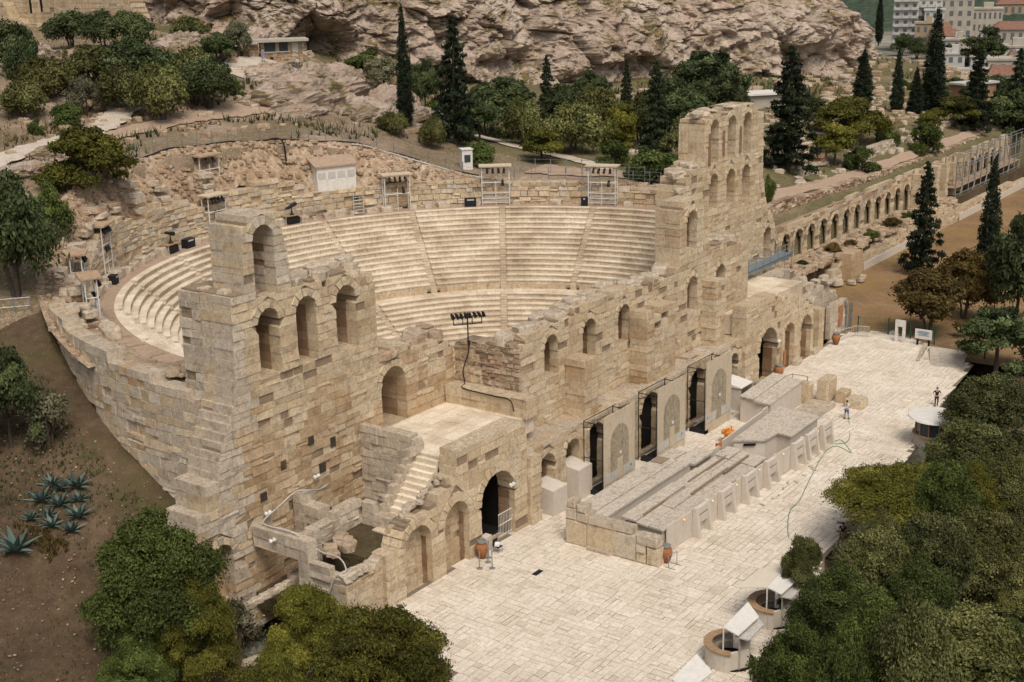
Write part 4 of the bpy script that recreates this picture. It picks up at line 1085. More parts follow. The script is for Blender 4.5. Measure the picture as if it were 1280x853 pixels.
# broken stubs of the cross walls standing on it
for a, r0, r1, z1 in ((92.5, 35.6, 37.6, 20.2), (103, 35.5, 38.0, 20.6), (110, 35.4, 38.2, 21.0), (116, 35.6, 38, 19.8), (121, 35.5, 37.8, 20.0), (127, 35.6, 38, 19.2), (134, 35.4, 37.6, 18.4), (141, 35.2, 37.4, 17.2), (147, 35.0, 37.4, 16.6), (154, 35, 37, 16.2)):
    z = 13.5; z1 -= .6
    while z < z1:
        h = uni(.34, .62); rr = r0 + max(0, z - z1 + 2) * uni(0, .35)
        while rr < r1 - .2:
            w = uni(.45, .95)
            if not (z > z1 - 1.8 and uni(0, 1) < .4):
                Geo().lump(((rr + w / 2) * cos(rad(a)), CY + (rr + w / 2) * sin(rad(a)), z + h / 2), w * uni(.5, .7), uni(.5, .85), h * uni(.5, .6), rad(a) + uni(-.2, .2), uni(0, 1), .17).obj('stub_block', 'rubble' if uni(0, 1) < .4 else 'grey_stone', rim)
            rr += w
        z += h
# the tall end stub on the stage side, next to the upper tower
# --- the curved outer retaining wall, seen from the slope
ow = thing('retaining_wall', (-37, 20, 8), 'curved outer wall of the auditorium above the brown slope', 'wall')
Ro = 38.2
Fo = ring_frame(Ro, 184.5, -1, True); Fo_u = lambda a: rad(184.5 - a) * Ro
b = Bag()
pol = [(0, -1), (Fo_u(146), -1), (Fo_u(146), 15.4), (Fo_u(153), 15.5), (Fo_u(156.5), 15.5), (Fo_u(158.5), 15.4), (Fo_u(158.6), 15.0), (Fo_u(164), 15.0), (Fo_u(168.7), 14.7), (Fo_u(172.8), 14.4), (Fo_u(178), 13.9), (Fo_u(182), 13.4), (0, 13.2)]
wall(b, Fo, pol, t=1.3, course=.66, blen=1.25, worn=.09, proud=.04, rough=.03, rag=0, split_ends=False, core=False, mat='grey_stone')
for i, it in enumerate(b.items):
    q = uni(0, 1)
    if q < .3: b.items[i] = it[:5] + ('wall',)
    elif q < .36: b.items[i] = it[:5] + ('ochre',)
b.finish(ow, 'grey_stone', 300, core=False)
g = Geo()
for k in range(60):
    a0, a1 = 146 + 38.5 * k / 60, 146 + 38.5 * (k + 1) / 60
    zz = float(np.interp(a0, [146, 153, 158, 164, 172, 178, 182, 185], [15.0, 15.1, 14.6, 14.5, 13.9, 13.5, 13.1, 13]))
    arcbox(g, 33.3, 36.95, a0, a1, 10, min(zz, 13.5 + .0 * k) + uni(-.08, .10) - .1, uni(0, 1), 1)
g.obj('rubble_fill', 'rubble', ow)
g = Geo()
for _ in range(320):
    a = uni(150, 181); R = uni(35.2, 36.9); k = uni(.10, .36)
    g.lump((R * cos(rad(a)), CY + R * sin(rad(a)), 13.45 + k * .3 + (R - 35) * .25), k * 1.4, k, k * .6, uni(0, 3), uni(0, 1))
g.obj('loose_rubble', 'rubble', ow, kind='stuff')

# --- the arcade along the terrace to the east
ar = thing('arcade', (95, 12, 0), 'long ruined arcade under the terrace path east of the theatre', 'ruin')
b = Bag()
xs = [45.2 + 3.86 * i for i in range(28)]
def atop(x): return float(np.interp(x, [42, 60, 90, 100, 150], [8.0, 8.2, 8.6, 8.7, 8.6]))
polyA = [(42.8, -.2)] + [(x, atop(x) + uni(-.3, .25)) for x in np.arange(43, 152, 1.6)] + [(152, -.2)]
opA = [arch(x, 1.2, 3.6 if x < 99 else 2.6, 7.15) for x in xs if x < 149]
wall(b, FY(14.0), polyA, opA, t=.5, course=.6, blen=1.3, worn=.14, ring=.42, proud=.05, rough=.04)
wall(b, FY(10.0), [(62.0, -.2), (62.0, 1.6), (64.8, 2.4), (70, 1.5), (72.5, 1.9), (84, 2.6), (96, 3.2), (104, 3.4), (112, 2.2), (150, 1.4), (150, -.2)], t=1.0, course=.5, blen=1.1, mat='wall', core=False, worn=.12)
for (x0, x1, y0, z1) in ((65.2, 68.6, 8.6, 3.4), (47, 49, 9, 2.4)):
    z = 0
    while z < z1:
        h = uni(.5, .65); n = 2
        for i in range(n): b.block(FY(y0), [(x0 + (x1 - x0) * i / n, z), (x0 + (x1 - x0) * (i + 1) / n - .02, z), (x0 + (x1 - x0) * (i + 1) / n - .02, z + h - .01), (x0 + (x1 - x0) * i / n, z + h - .01)], 0, 2.2, name='pier_block', mat='ochre')
        z += h
wall(b, FY(16.0), [(43.5, 8), (43.5, 11.0), (52, 10.2), (60, 10.8), (70, 10.0), (84, 9.9), (100, 9.5), (140, 9.3), (140, 8)], t=.9, course=.34, blen=.6, mat='brick_red', core=False, proud=.08, rough=.06, worn=.2, name='rubble_block')
for x in (101, 104.5, 108, 112, 116, 120):
    z = 1.5
    while z < 8.4 + uni(-.8, .6):
        h = uni(.5, .8); b.block(FY(12.4 + uni(-.1, .1)), [(x + uni(-.1, .1), z), (x + 1.2 + uni(-.1, .1), z), (x + 1.2, z + h - .01), (x, z + h - .01)], 0, 1.5, name='pier_block', mat='wall'); z += h
for i, it in enumerate(b.items):
    if it[5] is None and uni(0, 1) < .45: b.items[i] = it[:5] + (random.choice(('rubble', 'grey_stone', 'ochre')),)
    if it[5] == 'brick_red' and uni(0, 1) < .6: b.items[i] = it[:5] + (random.choice(('rubble', 'wall', 'rubble')),)
b.finish(ar, 'wall', 300)
Geo().box(43, 152, 16.4, 16.6, 1, 8.6, 0).obj('arcade_back', 'bark_and_shade', ar)  # shade of the deep chambers put into this dark brown
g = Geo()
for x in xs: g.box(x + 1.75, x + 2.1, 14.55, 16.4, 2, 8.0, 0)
g.obj('chamber_wall', 'bark_and_shade', ar, kind='stuff')  # dark brown carries painted chamber shade here too
Geo().box(43, 152, 14.4, 16.4, 7.7, 8.25, .3).obj('arcade_roof', 'rubble', ar)
Geo().box(43, 152, 10.9, 13.95, -.1, 3.1, .3).obj('lower_terrace', 'slope', ar)
g = Geo()
for _ in range(900):
    k = uni(.08, .4); x = uni(43, 112); g.lump((x, uni(10.2, 13.9), 3.1 + k * .2), k * 1.4, k, k * uni(.6, 1.2), uni(0, 3), uni(0, 1))
g.obj('loose_rubble', 'rubble', ar, kind='stuff')
for x0, x1 in ((62.2, 65.1), (72.5, 100), (112, 150)): Geo().box(x0, x1, 9.82, 9.93, -.1, .95, .5).obj('plinth_slab', 'grey_board', ar)
lumps(ar, [(uni(44, 100), uni(10.6, 12.4), 3.1) for _ in range(40)], 'rubble', 'fallen_stone', (.25, .5))
lumps(ar, [(uni(43, 70), uni(7, 10), uni(0, .3)) for _ in range(10)], 'grey_stone', 'fallen_stone', (.3, .6))
# ------------------------------------------------------------------ grey stage buildings on the plaza
sp = thing('boarded_platform', (-5, -8, 0), 'long low grey boarded stage front with buttressed niches facing the plaza', 'stage')
def slab(name, pts, z0, z1, mat='roof_board', parent=sp): return Geo().prism(pts, z0, z1, uni(.2, .8)).obj(name, mat, parent)
x = -18.6
while x < -6.4:
    q = uni(2.4, 3.4); x1 = min(x + q, -6.2)
    slab('roof_board', [(x, -5.55), (x1 - .02, -5.55), (x1 - .02, -3.9), (x, -3.9)], 2.02, 2.2 + uni(0, .012))
    slab('roof_board', [(x + .2, -6.7), (x1 + .18, -6.7), (x1 + .18, -5.6), (x + .2, -5.6)], 1.98, 2.15 + uni(0, .012)); x = x1
slab('roof_board', [(-6.1, -5.2), (-3.9, -5.2), (-3.9, -3.9), (-6.1, -3.9)], 1.95, 2.12)
slab('roof_board', [(-6.0, -7.0), (-2.6, -7.0), (-2.6, -5.3), (-6.0, -5.3)], 1.92, 2.10)
slab('roof_board', [(-7.6, -5.0), (-6.3, -5.0), (-6.3, -4.0), (-7.6, -4.0)], 2.22, 2.27, 'core')
g = Geo(); g.box(-18.5, -2.7, -6.6, -3.95, 0, 1.95, .5); g.obj('platform_body', 'grey_board', sp)
x = -17.9
for i, q in enumerate((3.6, 3.9, 3.7, 3.2, 2.2)):                       # roof of the front building, laid in tilted strips
    for (y0, y1, dz) in ((-8.75, -7.55, .10), (-9.75, -8.8, 0), (-11.0, -9.8, -.07)):
        z = 2.06 + dz - (.10 if i == 3 else 0) + uni(-.03, .05)
        Geo().prism([(x + uni(-.15, .0), y0), (x + q - .06 + uni(-.1, .0), y0), (x + q - .06, y1), (x, y1)], z - .14, [z - .02, z, z + .05, z + .03], uni(0, .9)).obj('roof_board', 'roof_board', sp)
    x += q
g = Geo(); g.box(-17.7, -1.4, -10.75, -7.75, 0, 1.86, .4); g.obj('front_body', 'grey_board', sp)
g = Geo()
for (xa, ya, xb) in ((-16.8, -8.78, -10.5), (-11.5, -9.78, -5.5), (-9.6, -8.5, -3.2), (-6.4, -9.9, -2.2)):
    g.prism([(xa, ya), (xb, ya + .06), (xb, ya + .20), (xa, ya + .14)], 2.10, 2.22, .2)
g.obj('roof_batten', 'core', sp)
def fy(x): return -11.0 - (x + 17.4) * .028
for i in range(24):                                                     # facing boards
    x0 = -17.4 + i * 1.13; x1 = x0 + 1.11
    g = Geo(); g.prism([(x0, fy(x0)), (x1, fy(x1)), (x1, fy(x1) + .09), (x0, fy(x0) + .09)], 0, 2.02 + (.05 if i % 3 == 0 else 0), .5); g.obj('facing_board', 'grey_board', sp)
for xc in (-12.9, -9.2, -5.5, -1.9, 2.9, 5.4, 8.3):                      # buttressed niches
    y = fy(xc); g = Geo()
    for s in (-1, 1):
        xa, xb = xc + s * .85 - .16, xc + s * .85 + .16
        v = [(xa, y - .62, 0), (xb, y - .62, 0), (xb, y, 0), (xa, y, 0), (xa, y - .28, 2.22), (xb, y - .28, 2.22), (xb, y, 2.22), (xa, y, 2.22)]
        g.add(v, BOXF, .5)
    g.box(xc - .70, xc + .70, y - .34, y - .02, 1.66, 2.16, .5); g.box(xc - .70, xc + .70, y - .30, y - .02, .92, 1.5, .5)
    g.obj('buttress', 'grey_board', sp)
glow = NT('lamp_glow'); glow.b.inputs['Emission Color'].default_value = (1, .45, .12, 1); glow.b.inputs['Emission Strength'].default_value = 1.0; M['glow'] = glow.done((.8, .5, .3))
for xc in (-15.2, -11.1, -7.4, -3.7, .4, 6.8):
    Geo().lathe((xc, fy(xc) - .10, 1.78), [(.02, 0), (.06, .02), (.06, .08), (.02, .10)], 8).obj('wall_lamp', 'glow', sp)
hut = thing('l_shaped_hut', (4, -9, 0), 'grey flat-roofed hut with a notched corner behind the stage front', 'hut')
LP = [(-.4, -7.4), (1.2, -9.7), (3.2, -9.8), (3.0, -11.1), (8.8, -11.1), (9.4, -7.0)]
Geo().prism(LP, 2.25, 2.40, .5).obj('roof', 'roof_board', hut)
LI = [(-.2, -7.5), (1.3, -9.55), (3.4, -9.65), (3.25, -10.95), (8.6, -10.95), (9.2, -7.15)]
Geo().prism(LI, 0, 2.25, .5).obj('wall', 'grey_board', hut)
Geo().prism([(.15, -8.2), (.72, -9.0), (.70, -9.03), (.12, -8.22)], 1.9, 2.1, .5).obj('vent', 'dark', hut)
pt = thing('partition', (2, -6, 0), 'thin grey partition boards between the huts and the stage wall', 'partition')
for i in range(9): Geo().prism([(-.2 + i * 1.05, -6.55 + i * .05), (.83 + i * 1.05, -6.5 + i * .05), (.83 + i * 1.05, -6.38 + i * .05), (-.2 + i * 1.05, -6.43 + i * .05)], 0, 2.15 + (.1 if i == 8 else 0), .5).obj('panel_board', 'grey_board', pt)
for i in range(4): Geo().prism([(-5.9 + i * 1.25, -6.62), (-4.68 + i * 1.25, -6.6), (-4.68 + i * 1.25, -6.5), (-5.9 + i * 1.25, -6.5)], 0, 1.95, .5).obj('panel_board', 'grey_board', pt)
Geo().lump((.9, -7.05, .6), .8, .4, .6, .1, .8).obj('stone_block', 'grey_stone', pt)
bh = thing('back_hut', (14, -4.4, 0), 'long grey hut with a pale roof near the far end of the stage', 'hut')
Geo().prism([(9.9, -4.4), (17.9, -3.9), (18.0, -2.5), (10.1, -2.9)], 2.3, 2.42, .95).obj('roof', 'roof_board', bh)
Geo().prism([(9.9, -6.0), (17.9, -5.6), (17.9, -3.96), (9.9, -4.46)], 2.1, [2.2, 2.2, 2.36, 2.36], .5).obj('lower_roof', 'roof_board', bh)
Geo().prism([(10.1, -5.9), (17.7, -5.5), (17.8, -2.6), (10.2, -3.0)], 0, 2.2, .5).obj('wall', 'grey_board', bh)
for i in range(6): Geo().prism([(10.15 + i * 1.27, -5.95 + i * .068), (11.38 + i * 1.27, -5.89 + i * .068), (11.38 + i * 1.27, -5.85 + i * .068), (10.15 + i * 1.27, -5.9 + i * .068)], 0, 2.08, .6).obj('facing_board', 'grey_board', bh)
g = Geo()
for (x, y) in ((18.6, -3.2), (20.2, -3.5), (20.2, -5.0)): g.tube([(x, y, 0), (x, y, 1.9)], .04, 5)
g.tube([(18.6, -3.2, 1.85), (20.2, -3.5, 1.85), (20.2, -5.0, 1.85)], .035, 5); tag(g.obj('hand_rail', 'steel'), 'thin grey rail at the far corner of the long grey hut', 'rail')
sw = thing('stone_wall', (-19.5, -8, 0), 'row of weathered ancient blocks closing the near end of the stage front', 'wall')
b = Bag(); F = FX(-19.6, -4.0)
for (u0, u1, z0, z1, m, dp) in ((0, 1.75, 0, 1.85, 'wall', 1.2), (0, .9, 1.87, 2.75, 'grey_stone', .9), (.92, 1.9, 1.87, 2.6, 'grey_stone', 1.0), (.1, .8, 2.77, 3.3, 'grey_stone', .8), (.95, 1.7, 2.62, 3.1, 'grey_stone', .8), (1.78, 4.1, 0, 1.9, 'wall', .6), (1.9, 5.4, 1.92, 2.35, 'grey_stone', .9), (4.0, 5.75, 0, 1.85, 'grey_stone', 1.0), (5.8, 6.6, 0, .7, 'wall', .9), (5.8, 6.55, .72, 1.35, 'grey_stone', .9), (6.65, 7.6, 0, 1.3, 'wall', .9), (5.8, 7.5, 1.37, 2.0, 'grey_stone', .9), (1.9, 3.9, -.02, .22, 'grey_stone', .5)):
    b.block(F, [(u0, z0), (u1, z0), (u1, z1), (u0, z1)], -.3 if z1 == .22 else 0, dp, ch=.07, proud=.05, rough=.05, mat=m)
b.finish(sw, 'wall', core=False)
bs = thing('fallen_blocks', (20, -7, 0), 'low line of big ancient blocks beside the visitor in blue shorts', 'stones')
b = Bag(); F = FX(18.0, -5.2)
for (x0, x1, y0, y1, h) in ((17.6, 18.6, -6.3, -5.2, 2.0), (18.7, 21.0, -7.6, -6.6, 2.2), (19.6, 21.0, -9.0, -8.1, 1.1), (18.7, 20.4, -10.9, -9.4, .85)):
    b.block(FY(y0), [(x0, 0), (x1, 0), (x1, h), (x0, h)], 0, y1 - y0, ch=.1, proud=.05, rough=.07)
b.finish(bs, 'wall', core=False)
Geo().box(14, 18.5, -8.6, -6.2, -.02, .35, .4).obj('low_slab', 'grey_stone', bs)
fh = thing('metal_cabin', (15.2, -1, 0), 'grey open booth with a tilted lid in front of the far lower arches', 'booth')
Geo().prism([(12.6, -1.9), (15.0, -1.9), (15.0, .2), (12.6, .2)], [2.15] * 4, [2.25, 2.25, 2.6, 2.6], .5).obj('lid', 'white_metal', fh)
for q in ((12.7, 12.8, -1.8, .2, 0, 2.1), (15.0, 15.1, -1.9, .2, 0, 2.1), (15.1, 17.3, -.6, -.45, 0, 1.9)): Geo().box(*q, .5).obj('wall', 'grey_board', fh)

# three printed panels on black frames
def panel(x0, x1, i):
    t = thing('printed_panel', ((x0 + x1) / 2, -1.9, 0), ['printed arch panel nearest the stage front roof', 'printed arch panel in the middle of the three', 'printed arch panel farthest along the stage wall'][i], 'panel', 'printed panels on black frames')
    g = Geo(); g.box(x0, x1, -2.0, -1.94, .9, 6.5, .5); g.box(x0, x1, -2.0, -1.94, 0, .85, .2); g.obj('board', 'panel', t)
    xc = (x0 + x1) / 2; w = 1.36
    pts = [(xc - w, 1.75), (xc + w, 1.75)] + [(xc + w * cos(a), 3.95 + 1.42 * sin(a)) for a in np.linspace(0, PI, 15)]
    n = len(pts); v = [(x, -2.012, z) for x, z in pts] + [(x, -2.001, z) for x, z in pts]
    mk('arch_print', v, [tuple(range(n))] + [(k, (k + 1) % n, (k + 1) % n + n, k + n) for k in range(n)], 'panel_arch', t, .5)
    po = [(xc + q * cos(a), 3.95 + q * 1.03 * sin(a)) for q in (1.42, 1.8) for a in np.linspace(0, PI, 15)]
    v = [(x, -2.010, z) for x, z in po]
    mk('arch_border', v, [(k, k + 1, k + 16, k + 15) for k in range(14)], 'panel', t, 1.0)
    g = Geo()
    for k in (0, 1, 3, 4): Geo().box(x0 + .15 + k * .92, x0 + 1.0 + k * .92, -2.02, -2.003, .95, 1.72, .5).obj('small_board', 'pale_metal', t)
    
    Geo().box(xc - .38, xc + .38, -2.06, -2.02, .9, 2.6, .7).obj('door_board', 'panel_arch' if i == 2 else 'panel', t)
    g = Geo()
    for x in (x0 - .05, x1 - .4):
        for y in (-.2, -1.88): g.tube([(x, y, 0), (x, y, 6.0)], .045, 4)
        g.tube([(x, -.2, 5.9), (x, -1.88, 5.9)], .04, 4); g.tube([(x, -.2, 5.4), (x, -1.88, 5.9)], .03, 4); g.tube([(x, -.2, 3), (x, -1.88, 3)], .03, 4)
    for y in (-.2, -1.88): g.tube([(x0, y, 5.95), (x1, y, 5.95)], .04, 4)
    g.obj('frame', 'black', t)
    g = Geo(); g.box(x0 + .1, x1 - .1, -1.86, -.3, 0, .12, .5); g.box(x0, x0 + .5, -2.0, -.4, 0, .35, .5); g.obj('base', 'black', t)
    g = Geo(); g.lump((xc + .1, -2.04, 2.95 if i else 3.0), .14, .03, .13, 0, .5); g.obj('paint_fleck', 'white_metal', t)
    g = Geo(); g.lump((x1 - .6 if i < 2 else x0 + .3, -2.02, 1.45), .08, .02, .1, 0, .5); g.obj('blue_mark', 'sign_blue', t)
for i, (a, c) in enumerate(((-11.2, -6.6), (-2.9, 1.75), (5.5, 10.3))): panel(a, c, i)

# ------------------------------------------------------------------ small things on the plaza
JP = [(.10, 0), (.24, .04), (.42, .55), (.46, .80), (.40, 1.05), (.24, 1.18), (.27, 1.26)]
jt = {}
def copy_tree(src, loc, rotz=0, label=None):
    c = src.copy(); COL.objects.link(c); c.location = loc; c.rotation_euler = (0, 0, rotz)
    if label: c['label'] = label
    for ch in src.children:
        k = ch.copy(); COL.objects.link(k); k.parent = c
        for gch in ch.children:
            q = gch.copy(); COL.objects.link(q); q.parent = k
    return c
j0 = thing('clay_jar', (0, 0, 0), 'clay jar beside the stanchions at the near big archway', 'jar', 'clay jars on the plaza')
Geo().lathe((0, 0, 0), JP, 18).obj('jar_body', 'clay', j0, smooth=True)
Geo().lathe((0, 0, 1.2), [(.28, 0), (.34, .02), (.34, .12), (.18, .15)], 18).obj('lid', 'steel', j0)
j0.location = (-25.0, -.55, 0)
for p, l in (((-18.6, -11.6, 0), 'clay jar at the near corner of the grey stage front'), ((23.9, -.4, 0), 'clay jar between the far big archway and its neighbour'), ((37.6, -.7, 0), 'clay jar at the ruined far end of the plaza'), ((17.6, -1.0, 0), 'clay jar behind the long grey hut')):
    copy_tree(j0, p, uni(0, 3), l)
s0 = thing('stanchion', (0, 0, 0), 'grey barrier post on a flat foot by the near big archway', 'barrier post', 'barrier posts by the near archway')
Geo().lathe((0, 0, 0), [(.22, 0), (.22, .03), (.04, .07), (.035, 1.2), (.06, 1.22), (.06, 1.28)], 10).obj('post', 'steel', s0)
s0.location = (-26.4, -1.4, 0)
for p in ((-25.9, -2.1, 0), (-25.3, -1.3, 0), (-24.7, -.9, 0)): copy_tree(s0, p)
g = Geo()
for s in (-1, 1): g.tube([(-18.9 + s * .4, -12.3 - s * .1, 0), (-18.9 + s * .4, -12.3 - s * .1, 1.0)], .03, 5); g.tube([(-18.9 + s * .4, -12.7, .02), (-18.9 + s * .4, -11.9, .02)], .03, 5)
g.tube([(-19.3, -12.2, .98), (-18.5, -12.4, .98)], .03, 5); tag(g.obj('barrier', 'steel'), 'little grey barrier in front of the corner jar', 'barrier')
c0 = thing('chair', (-23.6, -.9, 0), 'dark chair beside the archway jar', 'chair')
Geo().box(-23.85, -23.35, -1.15, -.65, .43, .48).obj('seat', 'navy', c0); Geo().box(-23.85, -23.35, -.68, -.63, .5, .95).obj('backrest', 'navy', c0)
for a in (-23.82, -23.38):
    for q in (-1.12, -.68): Geo().tube([(a, q, 0), (a, q, .44)], .018, 5).obj('leg', 'steel', c0)
tag(Geo().lump((-23.6, -.85, .60), .22, .18, .12, .4, .5).obj('folded_jacket', 'white_cloth'), 'pale cloth lying on the dark chair', 'cloth')
g = Geo(); g.box(-25.2, -24.3, -5.3, -4.9, .002, .02)
for i in range(8): g.box(-25.2 + i * .115, -25.15 + i * .115, -5.3, -4.9, .02, .03)
tag(g.obj('drain_grate', 'black'), 'dark drain grate let into the near part of the plaza', 'grate')
def curve_tube(name, pts, r, mat, label, cat, z=None, n=6, group=None):
    P = [Vector(p) for p in pts]; L = []
    for i in range(len(P) - 1):
        p0, p1, p2, p3 = P[max(i - 1, 0)], P[i], P[i + 1], P[min(i + 2, len(P) - 1)]
        for k in range(6):
            t = k / 6; L.append(.5 * ((2 * p1) + (p2 - p0) * t + (2 * p0 - 5 * p1 + 4 * p2 - p3) * t * t + (3 * p1 - p0 - 3 * p2 + p3) * t ** 3))
    L.append(P[-1])
    return tag(Geo().tube(L, r, n).obj(name, mat, smooth=True), label, cat, group)
curve_tube('garden_hose', [(15.3, -10.95, .9), (15.2, -11.2, .03), (11.3, -12.8, .03), (9.8, -12.9, .03), (9.2, -12.1, .03), (10.4, -12.4, .03), (8.6, -13.9, .03), (8.0, -14.2, .03), (8.8, -12.6, .03), (6.5, -12.5, .03), (.6, -13.8, .03), (-3.5, -14.8, .03), (-6.0, -15.1, .03), (-8.8, -16.2, .03), (-10.4, -17.0, .03)], .03, 'hose', 'green garden hose winding over the plaza from the visitor in blue shorts', 'hose')
for i in range(9):
    x, y = -6 + i * 1.2 + uni(-.4, .4), -13.0 + uni(-.3, .4)
    tag(Geo().lump((x, y, .04), uni(.12, .3), .08, .05, uni(0, 3), .3).obj('stone_chip', 'grey_stone'), 'small grey chip of stone lying on the plaza before the grey platform', 'stone', 'chips before the stage front')
rl = thing('cable_reel', (4.7, -4.6, 0), 'orange cable reel behind the grey partition', 'reel')
g = Geo(); g.lathe((4.7, -4.6, 0), [(.5, .1), (.62, .15), (.62, .3), (.35, .32), (.35, .9), (.62, .92), (.62, 1.1), (.5, 1.15)], 14); g.obj('drum', 'orange', rl)
g = Geo(); g.tube([(4.1, -4.6, 0), (4.1, -4.6, 1.35), (5.3, -4.6, 1.35), (5.3, -4.6, 0)], .05, 5); g.obj('stand', 'orange', rl)
bb = thing('traffic_barrier', (2.4, -4.9, 0), 'short orange barrier left of the cable reel', 'barrier')
g = Geo(); g.box(1.9, 3.0, -5.0, -4.9, .5, .85); g.box(1.9, 2.0, -5.1, -4.8, 0, .9); g.box(2.9, 3.0, -5.1, -4.8, 0, .9); g.obj('boards', 'orange', bb)
fs = thing('step_ladder', (11.4, -1.0, 0), 'aluminium ladder leaning beside the far panel', 'ladder')
g = Geo()
for s in (0, .5): g.tube([(11.2 + s, -1.6, 0), (11.2 + s, -.3, 2.6)], .035, 4)
for k in range(8): g.tube([(11.2, -1.5 + k * .15, .25 + k * .3), (11.7, -1.5 + k * .15, .25 + k * .3)], .025, 4)
g.obj('ladder_frame', 'pale_metal', fs)
dk = thing('equipment_table', (13.6, -2.4, 0), 'dark folding table with gear under the grey booth lid', 'table')
Geo().box(12.9, 14.7, -2.9, -2.2, .72, .78).obj('table_top', 'black', dk)
for x in (13.0, 14.6):
    for y in (-2.85, -2.25): Geo().tube([(x, y, 0), (x, y, .73)], .025, 4).obj('leg', 'black', dk)
tag(Geo().lump((13.4, -2.5, .9), .25, .18, .12, 0, .5).obj('gear_box', 'pale_metal'), 'pale box on the dark folding table', 'box')

# ticket kiosks: half-round counters sunk behind the plaza edge, with white flaps
def plate(nm, pts, th, mat, t):
    n = len(pts); v = list(pts) + [(a, b_, c - th) for a, b_, c in pts]
    return mk(nm, v, [tuple(range(n)), tuple(range(2 * n - 1, n - 1, -1))] + [(k, (k + 1) % n, (k + 1) % n + n, k + n) for k in range(n)], mat, t)
def kiosk(cx, cy, label, top=True):
    t = thing('ticket_kiosk', (cx, cy, 0), label, 'kiosk', 'half-round ticket kiosks')
    R = 1.42; A = np.linspace(rad(22), rad(205), 17)
    def arcwall(r0, r1, z0, z1, mat, nm):
        g = Geo(); v = []; f = []
        for a in A:
            for q, z in ((r0, z0), (r1, z0), (r1, z1), (r0, z1)): v.append((cx + q * cos(a), cy + q * sin(a), z))
        n = len(A)
        for k in range(n - 1):
            for i in range(4): f.append((k * 4 + i, (k + 1) * 4 + i, (k + 1) * 4 + (i + 1) % 4, k * 4 + (i + 1) % 4))
        f += [(0, 1, 2, 3), (n * 4 - 1, n * 4 - 2, n * 4 - 3, n * 4 - 4)]
        g.add(v, f); return g.obj(nm, mat, t)
    arcwall(R, R + .13, 0, 1.15, 'grey_board', 'counter_wall')
    arcwall(R - .30, R + .22, 1.15, 1.22, 'rail_wood', 'counter_top')
    arcwall(R - .62, R - .34, .75, .80, 'plaster_c', 'inner_shelf')
    Geo().lathe((cx, cy, .01), [(R - .02, 0), (R - .02, .04)], 20).obj('floor', 'dark', t)
    Geo().prism([(cx - .85, cy - .95), (cx + .9, cy - .8), (cx + .95, cy - .7), (cx - .8, cy - .85)], 0, 2.2).obj('side_wall', 'grey_board', t)
    Geo().prism([(cx - 1.55, cy - .35), (cx - .2, cy - 1.25), (cx - .1, cy - 1.1), (cx - 1.4, cy - .2)], 0, 1.15).obj('low_wall', 'grey_board', t)
    plate('back_roof', [(cx - 1.1, cy - .7, 2.28), (cx - 1.0, cy - 1.6, 2.28), (cx + 1.2, cy - 1.5, 2.28), (cx + 2.2, cy - .2, 2.28)], .08, 'pale_metal', t)
    Geo().tube([(cx - 1.12, cy - .02, 0), (cx - 1.12, cy - .02, 2.62)], .05, 6).obj('post', 'white_metal', t)
    plate('flap', [(cx - 1.1, cy, 2.66), (cx - 1.4, cy - 1.1, 2.6), (cx + 1.3, cy - 1.1, 2.6), (cx + 2.4, cy + .15, 2.75)], .07, 'white_metal', t)
    if top: plate('awning', [(cx - 1.1, cy + .04, 2.62), (cx + 2.4, cy + .2, 2.7), (cx + 2.3, cy + 1.0, 2.62), (cx + 1.0, cy + 1.55, 2.55), (cx - 1.9, cy + 1.7, 2.5)], .05, 'awning', t)
kiosk(-22.0, -21.2, 'ticket kiosk with a large beige awning')
kiosk(-28.05, -21.3, 'ticket kiosk at the lower edge without an awning', False)
t = thing('white_flap', (-34.5, -22, 0), 'white tilted flap at the lower edge below the ticket kiosks', 'awning')
v = [(-35.6, -21.5, 2.5), (-36.2, -22.7, 2.4), (-33.6, -22.9, 2.4), (-32.6, -21.4, 2.6)]; v += [(a, b_, c - .07) for a, b_, c in v]
mk('flap', v, [(0, 1, 2, 3), (7, 6, 5, 4), (0, 4, 5, 1), (1, 5, 6, 2), (2, 6, 7, 3), (3, 7, 4, 0)], 'white_metal', t)
for p in ((-35.7, -22.4), (-33.2, -21.8)): Geo().tube([(*p, 0), (*p, 2.2)], .04, 5).obj('post', 'white_metal', t)
rk = thing('round_booth', (13.8, -19.3, 0), 'round booth with a white disc roof and glazed front below the dark visitor', 'booth')
Geo().lathe((13.8, -19.3, 2.35), [(2.2, 0), (2.3, .06), (2.2, .2), (.2, .34)], 28).obj('roof', 'white_metal', rk)
Geo().lathe((13.8, -19.3, 0), [(1.7, 0), (1.7, .95)], 24).obj('base_wall', 'plaster', rk)
Geo().lathe((13.8, -19.3, .95), [(1.85, 0), (1.85, .1)], 24).obj('counter', 'rail_wood', rk)
for k in range(12):
    a = 2 * PI * k / 12; a1 = 2 * PI * (k + 1) / 12
    v = [(13.8 + 1.6 * cos(w), -19.3 + 1.6 * sin(w), z) for z in (1.05, 2.3) for w in (a, a1)]
    mk('pane', v, [(0, 1, 3, 2)], 'glass', rk)
    Geo().tube([(13.8 + 1.63 * cos(a), -19.3 + 1.63 * sin(a), 1.05), (13.8 + 1.63 * cos(a), -19.3 + 1.63 * sin(a), 2.35)], .06, 5).obj('mullion', 'rail_wood', rk)

